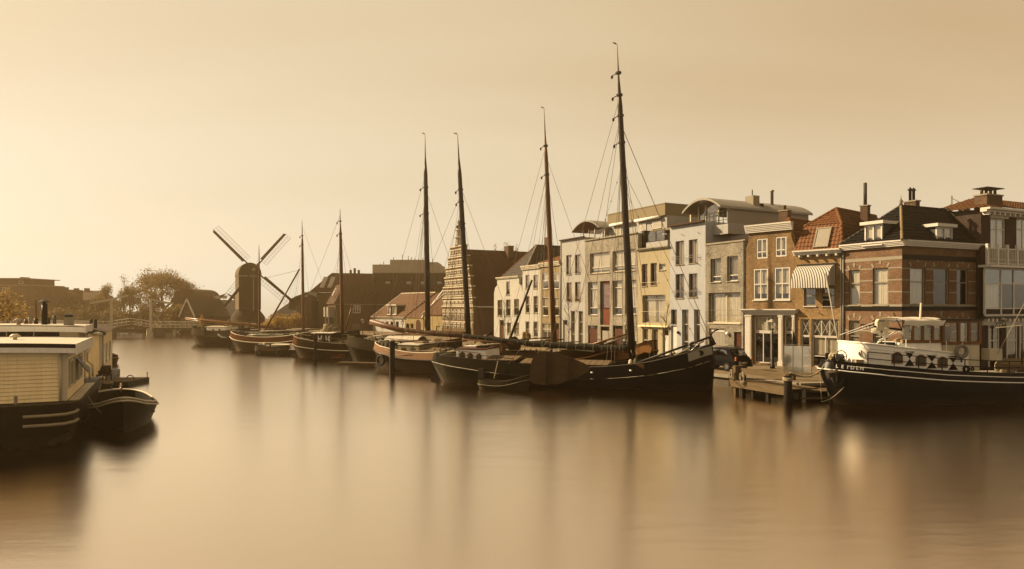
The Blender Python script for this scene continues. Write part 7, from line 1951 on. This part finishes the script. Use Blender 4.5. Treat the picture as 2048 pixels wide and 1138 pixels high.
# plank deck with a wicker chair
pd = W(199, HY, 44.8)
dk = empty('plank_deck', (pd.x, pd.y, 0), h2f.rz, 'small plank deck floating between the two houseboats', 'deck')
for i in range(8): MB().box(-1.0 + i * .22, -.8 + i * .22, -.9, 1.6, .62, .68).build('plank', 'deck_wood', dk)
MB().box(-1.0, .76, -.92, 1.62, .45, .60).build('frame', 'green_paint', dk); MB().box(-.9, .65, -.8, 1.5, -.3, .449).build('float', 'hull_black', dk)
MB().box(.3, .78, -1.0, -.3, .601, .66).build('corner_board', 'stone_trim', dk)
wc = empty('wicker_chair', (pd.x + .05, pd.y + .45, .685), h2f.rz - .5, 'dark wicker armchair on the plank deck', 'chair')
N = 9; rows = []
for z, k in ((.32, 1.0), (.62, 1.12), (.95, 1.05)):
    rows.append([(.36 * k * math.cos(a), .36 * k * math.sin(a), z if i in range(2, 8) else min(z, .62)) for i, a in enumerate([math.pi * (i / N * 1.1 - .05) for i in range(N + 1)])])
MB().grid(rows).build('backrest', 'wicker', wc, True); MB().box(-.34, .34, -.34, .32, .3, .4).build('seat', 'wicker', wc)
for x in (-.3, .3):
    for y in (-.3, .26): MB().box(x - .03, x + .03, y - .03, y + .03, 0, .3).build('leg', 'wicker', wc)
# flat float with a ring on it
pf2 = W(246, HY, 49.2)
ft = empty('float', (pf2.x, pf2.y, 0), .03, 'flat dark wooden float lying off the plank deck', 'pontoon')
MB().box(-1.15, 1.1, -1.5, 1.5, -.2, .30).build('body', 'green_paint', ft)
for i in range(8): MB().box(-1.17 + i * .285, -.90 + i * .285, -1.52, 1.52, .302, .35).build('plank', 'deck_wood', ft)
MB().tube([(.35 + .25 * math.cos(a), .3, .36 + .25 * math.sin(a)) for a in [i * math.pi / 8 for i in range(9)]], .03, 6).build('mooring_ring', 'dark_metal', ft, True); MB().tube([(1.0, 1.4, .35), (1.0, 1.4, .75)], .03, 5).build('pin', 'dark_metal', ft)
# far dinghy
dg = Boat('dinghy', 'small grey dinghy moored beyond the second houseboat', (214, 70.5), (222, 65.2), 1.5, [(0, .75), (.5, .65), (1, .95)], [(0, .5), (.5, .42), (1, .7)], 'hull_grey', 'boat', deck='panel_grey', bul=.4, railm='stone_trim', railr=.03, bluff=(6, 4), end=(.4, .5), N=14)
for u in (.35, .65): MB().box(dg.L * u - .12, dg.L * u + .12, -.55, .55, .42, .46).build('thwart', 'grey_timber', dg.o)
# black open sloop, bow towards us
sl = Boat('open_sloop', 'black open sloop with pale gunwale tied beside the cream houseboat', (232, 37.6), (247, 30.0), 3.25,
          [(0, .98), (.3, .80), (.6, .85), (.85, 1.15), (1, 1.5)], [(0, .88), (.3, .70), (.6, .75), (.85, 1.05), (1, 1.4)], 'hull_black', 'boat', bluff=(3.0, 2.2), end=(.5, .9), deck='dark_timber', bul=.5, railm='boat_cream', cap='boat_cream', inner='dark_timber', railr=.045, wl=.82, rake=(.95, .93), tumble=.985, N=24)
for u in (.3, .55, .72): MB().box(sl.L * u - .14, sl.L * u + .14, -1.3, 1.3, .55, .6).build('thwart', 'green_paint', sl.o)
strip(sl, .75, .995, 'sheer', 'stone_trim', .05, -.02, .0, 'gunwale'); 
pts = [sl.pt(.75 + .245 * i / 12, 'sheer', 1, 0, -.02) for i in range(13)]; MB().tube(pts, .05, 5).build('gunwale', 'stone_trim', sl.hullo, True)
MB().tube([(.5, .2, .95), (-.6, .25, 1.25)], .05, 6).build('tiller', 'varnish', sl.o, True); MB().box(-.75, -.55, .15, .35, .4, 1.15).build('rudder_head', 'dark_timber', sl.o)
MB().box(sl.L * .7, sl.L * .8, -.5, .5, .6, .75).build('engine_box', 'panel_grey', sl.o)
MB().lathe([(.05, -.35), (.25, -.2), (.28, .1), (.1, .35)], sl.pt(.72, 'sheer', -1, -.22, -.35), 10).build('fender', 'rubber', sl.o, True)
mi = (Matrix.Translation((sl.P.x, sl.P.y, 0)) @ Matrix.Rotation(sl.rz, 4, 'Z')).inverted()
line(sl.o, sl.pt(.7, 'sheer', -1, .1), mi @ (V((hb0.x, hb0.y, zd)) + (hf.n * 3.2).to_3d()), .3, .03)
# ropes lattice between hull and sloop
line(hb, V((.05, 3.0, zd)), V((.6, 3.6, .75)), .1, .025)
# ------------------------------------------------------------------ white drawbridge
BY = 126.0
bp_ = W(262, HY, BY); bf = Frame((bp_.x, BY), (.88, .475), 0); br = empty('drawbridge', (bp_.x, BY, 0), bf.rz, 'white wooden drawbridge with double balance beams over the canal', 'bridge')
bx = lambda px: bf.x(px)
bz = lambda py: H - (py - HY) / F * BY
WD = 4.6
def bb(mb, a, b, w, h, y): mb.beam((bx(a[0]), y, bz(a[1])), (bx(b[0]), y, bz(b[1])), w, h)
for s_, (p0, p1, p2, p3) in enumerate((((182, 606), (222, 598.5), (257, 590.5), 222), ((346, 607.5), (303, 598.5), (267, 590), 302))):
    for y in (0, WD):
        mb = MB(); bb(mb, p0, p1, .24, .28, y); bb(mb, p1, p2, .2, .22, y); mb.build('balance_beam', 'bridge_white', br)
        MB().box(bx(p3) - .17, bx(p3) + .17, y - .17, y + .17, 1.2, bz(600)).build('portal_post', 'bridge_white', br)
        mb = MB(); sgn = -1 if p3 < 262 else 1
        for k, (d0, d1) in enumerate(((615, 30), (630, 18))): mb.tube([(bx(p3), y, bz(d0 - 0)), (bx(p3 + sgn * d1), y, bz(650))], .07, 5)
        mb.build('tie_rod', 'bridge_grey', br)
        MB().tube([(bx(p2[0]), y, bz(p2[1])), (bx(p2[0] + (4 if sgn < 0 else -4)), y, bz(650))], .05, 5).build('chain', 'bridge_grey', br)
    MB().beam((bx(p3), 0, bz(601)), (bx(p3), WD, bz(601)), .35, .35).build('portal_head', 'bridge_white', br)
    MB().beam((bx(p0[0]), 0, bz(p0[1])), (bx(p0[0]), WD, bz(p0[1])), .3, .3).build('counterweight', 'bridge_white', br)
# deck pieces, cambered leaf and level approaches
prof = [(100, 652), (215, 655), (262, 648.5), (303, 655.5), (400, 657)]
for (a, ya), (c, yc_) in zip(prof, prof[1:]):
    MB().extr([(bx(a), 0, bz(ya)), (bx(c), 0, bz(yc_)), (bx(c), 0, bz(yc_) - .45), (bx(a), 0, bz(ya) - .45)], (0, WD, 0)).build('deck', 'bridge_grey', br)
    for y in (0, WD):
        n_ = max(3, int(abs(c - a) / 9)); ro = MB()
        for f_ in (.5, 1.05): ro.tube([(bx(a), y, bz(ya) + f_), (bx(c), y, bz(yc_) + f_)], .06, 5)
        ro = ro.build('railing', 'bridge_white', br)
        for i in range(n_ + 1):
            t = i / n_; px, py = a + (c - a) * t, ya + (yc_ - ya) * t
            MB().box(bx(px) - .05, bx(px) + .05, y - .05, y + .05, bz(py), bz(py) + 1.1).build('railing_post', 'bridge_white', ro)
            if i < n_ and a >= 303:
                px2 = a + (c - a) * (i + 1) / n_
                MB().beam((bx(px), y, bz(py) + .05), (bx(px2), y, bz(py) + 1.05), .05, .05).build('railing_brace', 'bridge_white', ro)
for a, c, m_ in ((207, 236, 'bridge_grey'), (306, 331, 'bridge_grey')):
    MB().add([(bx(a), -.6, -1), (bx(c), -.6, -1), (bx(c), WD + .6, -1), (bx(a), WD + .6, -1), (bx(a) + .3, -.5, bz(656)), (bx(c) - .5, -.5, bz(656)), (bx(c) - .5, WD + .5, bz(656)), (bx(a) + .3, WD + .5, bz(656))], [(0, 1, 5, 4), (1, 2, 6, 5), (2, 3, 7, 6), (3, 0, 4, 7), (4, 5, 6, 7)]).build('pier', m_, br)
MB().box(bx(294), bx(304.5), -.7, WD + .7, -1, bz(657)).build('pier_front', 'bridge_white', br)
for px in (349, 361):
    for y in (.2, WD - .2): MB().box(bx(px) - .16, bx(px) + .16, y - .16, y + .16, -1, bz(658)).build('trestle_leg', 'bridge_grey' if px > 355 else 'bridge_white', br)
mb = MB(); mb.beam((bx(349), .0, .3), (bx(361), .0, bz(660)), .14, .14); mb.beam((bx(349), .02, bz(660)), (bx(361), .02, .3), .14, .14); mb.build('trestle_brace', 'bridge_white', br)

# ------------------------------------------------------------------ post mill
MY = 138.0; mc = W(496, HY, MY); al = math.radians(27)
ml = empty('windmill', (mc.x, MY, QZ), al, 'dark wooden post mill with four latticed sails', 'windmill')
mz = lambda py: H - (py - HY) / F * MY - QZ
fw_, dp_ = 2.0, 3.3
zb, zs = mz(619), mz(553)
# local: front (sail side) towards -y, rotated by al to face right of us
body = MB().add([(-fw_, -dp_, zb), (fw_, -dp_, zb), (fw_, dp_, zb), (-fw_, dp_, zb), (-fw_, -dp_, zs), (fw_, -dp_, zs), (fw_, dp_, zs), (-fw_, dp_, zs)], [(0, 1, 5, 4), (1, 2, 6, 5), (2, 3, 7, 6), (0, 3, 2, 1)]).build('body', 'mill_wood', ml)
for i in range(14):
    y0, y1 = -dp_ + 2 * dp_ * i / 14, -dp_ + 2 * dp_ * (i + 1) / 14
    MB().box(-fw_ - .03, -fw_, y0 + .015, y1 - .015, zb, zs).build('side_board', 'mill_lit_side', body)
N = 12; zc = mz(527)
arc = [(fw_ * 1.06 * math.cos(math.pi * i / N), zs + (zc - zs) * math.sin(math.pi * i / N) ** .85) for i in range(N + 1)]
mb = MB().grid([[(x, y, z) for x, z in arc] for y in (-dp_ - .15, dp_ + .15)]); mb.build('cap', 'mill_cap', ml, True)
for y in (-dp_ - .15, dp_ + .15): MB().add([(x, y, z) for x, z in arc], [tuple(range(N + 1))]).build('cap_gable', 'mill_wood', ml)
MB().box(-fw_ - .1, fw_ + .1, -dp_ - .3, -dp_ - .05, zs - .15, zs + .1).build('storm_beam', 'stone_trim', ml); MB().box(.5, .72, -dp_ - .2, -dp_ - .02, mz(622), zs - .16).build('front_post', 'stone_trim', ml)
hub = V((.55, -dp_ - 1.0, mz(541)))
MB().tube([hub + V((0, 1.4, .1)), hub + V((0, -.3, 0))], .32, 8).build('windshaft', 'stone_trim', ml)
ang0 = math.radians(45)
for k in range(4):
    a = math.radians((134.5, 50, 319, 232.7)[k]); d = V((math.cos(a), 0, math.sin(a))); L = (10.2, 9.3, 10.4, 8.9)[k]
    w_ = V((d.z, 0, -d.x))                    # the lattice trails clockwise
    so = MB().beam(hub, hub + d * L, .26, .34, V((0, 1, 0)), .16, .2).build('sail', 'mill_wood', ml)
    MB().beam(hub + d * 2.4 - w_ * .3 + V((0, -.05, 0)), hub + d * (L - .2) - w_ * .22 + V((0, -.05, 0)), .32, .05, V((0, 1, 0))).build('sail_board', 'mill_wood', so)
    lt = MB()
    for i in range(15):
        q = hub + d * (2.2 + (L - 2.3) * i / 14); lt.tube([q, q + w_ * 1.25], .022, 4)
    for j in (1, 2): lt.tube([hub + d * 2.2 + w_ * (.6 * j), hub + d * (L - .1) + w_ * (.6 * j)], .022, 4)
    lt.build('sail_lattice', 'mill_wood', so, kind='stuff')
# base: trestle, roundhouse and the stairs behind
MB().lathe([(3.2, 0), (3.2, mz(640) + .6), (2.1, zb + .05)], (0, 0, 0), 14).build('roundhouse', 'mill_wood', ml, 'auto')
for x, y in ((-2.8, -1.2), (-3.4, 2.0)): MB().beam((x * 1.05, y, 0), (x * .45, y * .6, zb + .2), .3, .3).build('trestle_leg', 'stone_trim', ml)
MB().beam((-4.5, 1.5, .6), (-1.8, 1.2, zb), .5, .14).build('stair', 'stone_trim', ml)

# ------------------------------------------------------------------ trees
def tree(name, label, px, py_base, py_top, Y, rx, leaf, n, seed, lsize=.3, base_z=QZ, flat=.8, trunk=.3, group='trees behind the drawbridge', bare=0.3, cat='tree', levels=4, spread=.55, crown_from=.25):
    rnd = random.Random(seed); p = W(px, HY, Y); ht = H - (py_top - HY) / F * Y - base_z; R = rx / F * Y
    o = empty(name, (p.x, Y, base_z), 0, label, cat, group)
    br_ = MB(); tips = []
    def grow(a, d, L, r, lv):
        b = a + d * L; mid = a.lerp(b, .5) + V((rnd.uniform(-.06, .06), rnd.uniform(-.06, .06), 0)) * L
        br_.tube([a, mid, b], [r, r * .85, r * .68], 5 if lv else 6)
        if lv >= levels: tips.append(b); tips.append(mid); return
        if lv >= levels - 1: tips.append(b)
        for i in range(3 if lv else 5):
            az = rnd.uniform(0, 6.283); t = spread * rnd.uniform(.6, 1.25)
            side = d.orthogonal().normalized(); side.rotate(Matrix.Rotation(az, 3, d))
            nd = (d * math.cos(t) + side * math.sin(t) + V((0, 0, .12))).normalized()
            grow(b if rnd.random() < .6 else a.lerp(b, rnd.uniform(.55, .95)), nd, L * rnd.uniform(.62, .82), r * .58, lv + 1)
    grow(V((0, 0, -.2)), V((rnd.uniform(-.05, .05), 0, 1)).normalized(), 3.0, trunk / 3 * 3 * .5, 0)
    # fit the grown skeleton into the crown's box
    mxz = max(t.z for t in tips); mxr = sorted(math.hypot(t.x, t.y) for t in tips)[int(len(tips) * .93)]
    fz, fr_ = ht * .96 / mxz, R * .95 / mxr
    tr = lambda v: V((v[0] * fr_, v[1] * fr_, v[2] * fz))
    def tr(v):
        x, y, z = v[0] * fr_, v[1] * fr_, v[2] * fz
        return V((x, y, z * (math.sqrt(max(.25, 1 - .72 * (math.hypot(x, y) / R) ** 2)) if z > ht * .45 else 1)))
    br_.v = [tuple(tr(v)) for v in br_.v]; tips = [tr(t) for t in tips]
    br_.build('trunk', 'bark', o, True)
    lf = MB(); k = len(tips)
    for i in range(n):
        c = tips[rnd.randrange(k)]; sdev = R * .09 + .12
        q = c + V((rnd.gauss(0, sdev), rnd.gauss(0, sdev), rnd.gauss(0, sdev * .8)))
        if q.z < ht * crown_from * .6: continue
        u = V((rnd.gauss(0, 1), rnd.gauss(0, 1), rnd.gauss(0, 1))).normalized(); w_ = u.orthogonal().normalized(); w_.rotate(Matrix.Rotation(rnd.uniform(0, 6.28), 3, u)); s_ = lsize * rnd.uniform(.5, 1.2)
        lf.add([q - u * s_ * .5, q + w_ * s_ * .32, q + u * s_ * .5, q - w_ * s_ * .32], [(0, 1, 2, 3)])
    lf.build('crown', leaf, o)
    return o
def bush(name, label, px, py_base, py_top, Y, rx, leaf, n, seed, lsize=.3, base_z=QZ, group='bushes along the far bank', cat='bush'):
    rnd = random.Random(seed); p = W(px, HY, Y); ht = H - (py_top - HY) / F * Y - base_z; R = rx / F * Y
    o = empty(name, (p.x, Y, base_z), 0, label, cat, group)
    st = MB(); lf = MB(); cl = []
    for i in range(14):
        a = rnd.uniform(0, 6.28); rr = R * math.sqrt(rnd.random()) * .8; h = ht * (1 - .55 * (rr / R) ** 2) * rnd.uniform(.55, 1.0)
        c = V((math.cos(a) * rr, math.sin(a) * rr * .6, h * .72)); cl.append((c, rnd.uniform(.22, .38) * min(R, ht)))
        st.tube([(c.x * .3, c.y * .3, -.1), c], .06, 4, .02)
    for i in range(n):
        c, rr = cl[rnd.randrange(len(cl))]
        q = c + V((rnd.gauss(0, rr * .55), rnd.gauss(0, rr * .5), rnd.gauss(0, rr * .5)))
        if rnd.random() < .25: q.z *= rnd.random()
        if q.z < .02: continue
        u = V((rnd.gauss(0, 1), rnd.gauss(0, 1), rnd.gauss(0, 1))).normalized(); w_ = u.orthogonal().normalized(); s_ = lsize * rnd.uniform(.5, 1.2)
        lf.add([q - u * s_ * .5, q + w_ * s_ * .35, q + u * s_ * .5, q - w_ * s_ * .35], [(0, 1, 2, 3)])
    st.build('stem', 'bark', o); lf.build('crown', leaf, o)
    return o
T = 'trees behind the drawbridge'
tree('broad_tree', 'tallest broad spreading tree behind the right arm of the drawbridge', 330, 650, 525, 172, 70, 'leaf_pale', 15000, 3, .40, trunk=.55, spread=.62, levels=5)
tree('slender_tree', 'thin feathery tree left of the tallest broad tree', 246, 650, 545, 165, 17, 'leaf_pale', 1300, 5, .3, trunk=.3, spread=.4)
tree('slender_tree', 'short round-topped tree left of the thin feathery tree', 217, 650, 560, 164, 20, 'leaf_pale', 1900, 6, .3, trunk=.3, spread=.5)
tree('garden_tree', 'mid-height green tree above the left balance beam', 196, 650, 577, 160, 24, 'leaf_green', 2600, 7, .32, trunk=.3)
tree('garden_tree', 'dense green tree between the two portals of the bridge', 262, 650, 572, 168, 30, 'leaf_green', 3400, 8, .34, trunk=.35)
tree('garden_tree', 'low green tree right behind the right portal of the bridge', 300, 650, 580, 162, 28, 'leaf_green', 3200, 9, .34, trunk=.3)
tree('garden_tree', 'green tree at the left end of the bridge, above the houseboat chimney', 140, 650, 582, 158, 30, 'leaf_green', 3200, 10, .34, trunk=.3)
tree('garden_tree', 'green tree between the slate roof and the right balance beam', 362, 650, 606, 150, 26, 'leaf_pale', 2600, 13, .3, trunk=.3)
for i, (px, yt, Y, rx, lab, lf) in enumerate(((120, 600, 148, 34, 'green bush beside the left end of the drawbridge', 'leaf_green'), (178, 606, 146, 34, 'green bush behind the left balance beam', 'leaf_dark'), (232, 606, 150, 34, 'green bush seen through the open bridge portals', 'leaf_green'), (284, 602, 152, 36, 'dark bush behind the raised bridge leaf', 'leaf_dark'), (338, 606, 150, 36, 'bush behind the right bridge railing', 'leaf_green'),
        (560, 618, 128, 26, 'golden bush at the foot of the windmill', 'leaf_gold'), (592, 614, 130, 22, 'golden bush left of the brown corner block', 'leaf_gold'), (535, 634, 124, 18, 'low golden hedge in front of the windmill', 'leaf_gold'), (470, 640, 130, 34, 'low clipped hedge before the mill base', 'leaf_green'))):
    bush('leafy_bush', lab, px, 660, yt, Y, rx, lf, 3000 if px < 400 else 1500, 100 + i, .45 if px < 400 else .3)
for i, (px, yt, Y, rx, lab) in enumerate(((992, 480, 150, 13, 'leftmost treetop above the steep brown roof'), (1012, 476, 150, 15, 'second treetop from the left above the steep brown roof'), (1034, 482, 150, 12, 'lowest treetop above the ridge chimney'), (1080, 474, 140, 11, 'narrow treetop left of the reddish mast'), (1102, 470, 140, 10, 'narrow treetop right behind the reddish mast'))):
    tree('roof_line_tree', lab, px, 650, yt, Y, rx, 'leaf_pale', 1300, 200 + i, .3, trunk=.35, spread=.4, group='treetops above the old roofs')
# leafy shrub beside the first houseboat
tree('bank_tree', 'golden leafy tree overhanging the roof of the cream houseboat', 0, 700, 575, 44, 62, 'leaf_gold', 2600, 31, .17, trunk=.22, base_z=.7, group='trees on the left bank', spread=.7)
bush('bank_bush', 'golden bush behind the cream houseboat roof', 18, 690, 606, 46, 34, 'leaf_gold', 1800, 32, .16, .7, group='trees on the left bank')
tree('bank_tree', 'brown bare-twigged tree at the left edge above the houseboats', -12, 700, 552, 60, 30, 'leaf_green', 1300, 33, .2, trunk=.25, base_z=.7, group='trees on the left bank')
# saplings on the quay: bare stems with twigs
def sapling(px, py_b, py_t, label, seed, lean=0):
    Y = (H - QZ) * F / (py_b - HY); p = W(px, HY, Y); ht = H - (py_t - HY) / F * Y - QZ; rnd = random.Random(seed)
    o = empty('sapling', (p.x, p.y, QZ), 0, label, 'tree', 'young street trees on the quay'); mb = MB()
    mb.tube([(0, 0, 0), (.05, 0, ht * .5), (lean, 0, ht * .95)], .05, 6, .015); mb.build('trunk', 'bark', o, True); tw = MB()
    for i in range(22):
        t = rnd.uniform(.35, .95); a = rnd.uniform(0, 6.28); L = ht * .22 * rnd.uniform(.5, 1.2) * (1.2 - t); b = V((lean * t, 0, ht * t))
        e = b + V((math.cos(a) * L, math.sin(a) * L, L * 1.1)); tw.tube([b, b.lerp(e, .5) + V((0, 0, -.06)), e], .02, 4, .006)
        for k in range(2):
            f_ = e + V((rnd.uniform(-.3, .3), rnd.uniform(-.3, .3), rnd.uniform(.1, .5))) * .8; tw.tube([b.lerp(e, .6), f_], .01, 3, .004)
    tw.build('crown', 'bark', o)
sapling(1137, 712, 590, 'bare sapling in front of the pale grey house', 1); sapling(1329, 722, 605, 'bare forked sapling in front of the yellow house', 2, .3); sapling(1009, 700, 600, 'bare sapling in front of the white gable house', 3); sapling(901, 690, 590, 'bare sapling before the stepped gable', 4); sapling(748, 690, 585, 'bare sapling before the brown corner block', 5, .2)
bush('climber', 'green climber growing up the white house beside the tan house', 1053, 712, 650, 86, 9, 'leaf_gold', 500, 300, .22, QZ, 'plants against the old houses', 'plant')
bush('climber', 'potted green plant at the door of the tan house', 1098, 712, 668, 84, 6, 'leaf_gold', 300, 301, .2, QZ, 'plants against the old houses', 'plant')

# ------------------------------------------------------------------ houses in the haze beyond the bridge and round the mill
def plain(name, label, pa, pb, yt, Y, depth, m, d=(1, 0), roof=None, py_ridge=None, wins=(), group=None, hip=0.0, ridge_along=True):
    h = House(name, label, pa, pb, W(pa, HY, Y).xy, V(d), depth, group=group, cat='house')
    zt = h.z((pa + pb) / 2, yt)
    for q in wins: h.window(h.rect(*q), 'stone_trim', cols=2, fw=.12, rec=.06, curtain='curtain_grey', cover=.6)
    h.wall(zt, m); w = h.w
    if roof:
        zr = h.z((pa + pb) / 2, py_ridge)
        if ridge_along:
            A, B = (hip, depth / 2, zr), (w - hip, depth / 2, zr)
            tiles([(-.2, -.3, zt), (w + .2, -.3, zt), B, A], roof, h.o, tw=.5, th=.55); tiles([(w + .2, depth, zt), (-.2, depth, zt), A, B], roof, h.o, tw=.5, th=.55)
            for e0, e1, r_ in (((-.2, depth, zt), (-.2, -.3, zt), A), ((w + .2, -.3, zt), (w + .2, depth, zt), B)):
                if hip: tiles([e0, e1, r_], roof, h.o, tw=.5, th=.55)
                else: MB().add([e0, e1, r_], [(0, 1, 2)]).build('gable', m, h.o)
        else:
            A, B = (w / 2, -.2, zr), (w / 2, depth, zr)
            MB().add([(0, 0, zt), (w, 0, zt), (w / 2, 0, zr)], [(0, 1, 2)]).build('gable', m, h.o)
            tiles([(-.3, -.2, zt), (-.3, depth, zt), B, A], roof, h.o, tw=.5, th=.55); tiles([(w + .3, depth, zt), (w + .3, -.2, zt), A, B], roof, h.o, tw=.5, th=.55)
            for s_ in (-1, 1): MB().beam((w / 2 + s_ * (w / 2 + .4), -.25, zt - .2), (w / 2, -.25, zr + .1), .25, .2).build('verge_board', 'white_paint', h.o)
    else: h.flat_roof(zt)
    h.zt = zt
    return h
gh = plain('gable_cottage', 'grey-roofed cottage with pale gable boards left of the windmill', 363, 388, 632, 142, 14, 'brick_brown', (.95, -.3), 'tile_grey', 599, [(374, 614, 379, 624)], ridge_along=False)
plain('cottage_row', 'long dark-roofed cottage row between the bridge and the mill', 386, 475, 634, 146, 9, 'brick_brown', (1, 0), 'tile_grey', 602, [(400, 640, 410, 648), (430, 640, 440, 648)])
a_ = plain('back_house', 'hipped house behind the mill with small white roof windows', 405, 470, 602, 168, 9, 'brick_brown', (1, 0), 'tile_grey', 586, hip=4)
for px in (424, 434, 448): q = a_.p(px, 598, 0); MB().box(q.x - .5, q.x + .5, .2, .5, a_.zt + .6, a_.zt + 1.3).build('roof_window', 'blind_white', a_.o)
for px in (408, 418): q = a_.p(px, 590, 2); MB().box(q.x - .4, q.x + .4, 2, 3, a_.zt, a_.zt + 2.4).build('chimney', 'brick_brown', a_.o)
rh = plain('domed_hall', 'dark round-roofed hall in front of the tallest tree', 345, 398, 605, 160, 12, 'roof_brown', (1, 0), None)
N = 12; w = rh.w; zk = rh.z(370, 577)
arc = [(w / 2 - w / 2 * math.cos(math.pi * i / N), rh.zt + (zk - rh.zt) * math.sin(math.pi * i / N) ** .7) for i in range(N + 1)]
MB().grid([[(x, y, z) for x, z in arc] for y in (0, 12)]).add([(x, 0, z) for x, z in arc], [tuple(range(N + 1))]).build('dome_roof', 'roof_brown', rh.o, 'auto')
plain('back_house', 'brown house with tall windows right of the mill sails', 578, 622, 600, 150, 9, 'brick_brown', (1, 0), 'tile_grey', 582, [(592, 612, 600, 628), (602, 612, 610, 628)], hip=3)
plain('back_house', 'small-windowed house behind the derrick', 590, 642, 594, 165, 9, 'brick_brown', (1, 0), 'tile_grey', 580, [(597, 597, 604, 605)], hip=3)
plain('back_house', 'low dark house under the lower right mill sail', 540, 600, 634, 148, 8, 'brick_brown', (1, 0), 'tile_grey', 604, hip=3)
# far left
f1 = plain('office_block', 'stepped flat-roofed office block in the haze at the left edge', -60, 86, 577, 150, 14, 'brick_brown', (1, 0), None)
MB().box(0, f1.x(61), 1, 13, f1.zt - .1, f1.z(40, 571)).build('upper_storey', 'brick_brown', f1.o); MB().box(0, f1.x(58), 1.2, 12, f1.z(40, 571) - .01, f1.z(40, 569)).build('upper_storey', 'siding_olive', f1.o)
MB().box(0, f1.x(36), 2, 12, f1.z(40, 569) - .02, f1.z(20, 557)).build('roof_pavilion', 'brick_brown', f1.o); MB().box(0, f1.x(45), 1, 12.5, f1.z(20, 557), f1.z(20, 555.5)).build('roof_slab', 'stone_trim', f1.o)
MB().box(f1.x(13.5), f1.x(21), 4, 6, f1.z(20, 556), f1.z(20, 552.5)).build('roof_plant', 'brick_brown', f1.o)
for a, c, t_, b_ in ((25, 34, 561, 567), (5, 12, 575, 584), (14, 20, 575, 584)):
    q = f1.rect(a, t_, c, b_); wo = MB().box(q[0], q[1], -.08 if t_ > 570 else 1.9, -.02 if t_ > 570 else 1.98, q[2], q[3]).build('window', 'white_paint', f1.o); MB().box(q[0] + .1, q[1] - .1, -.1 if t_ > 570 else 1.87, -.081 if t_ > 570 else 1.899, q[2] + .1, q[3] - .1).build('pane', 'port_glass', wo)
plain('hazy_house', 'low gabled roof next to the office block', 84, 118, 600, 156, 10, 'brick_brown', (1, 0), 'tile_brown', 588, hip=3)
f2 = plain('terrace_block', 'flat mansard terrace with two chimneys in the haze', 103, 190, 600, 175, 10, 'brick_brown', (1, 0), 'roof_brown', 580.5, hip=1.0)
for px in (153, 174): q = f2.p(px, 578, 5); MB().box(q.x - .45, q.x + .45, 4.5, 5.5, f2.zt + 1.5, q.z + .2).build('chimney', 'brick_brown', f2.o)
# sheds and a boat under the bridge arch
sh = plain('quay_shed', 'pale shed seen under the bridge leaf', 270, 288, 655, 158, 5, 'white_wall', (1, 0), None)
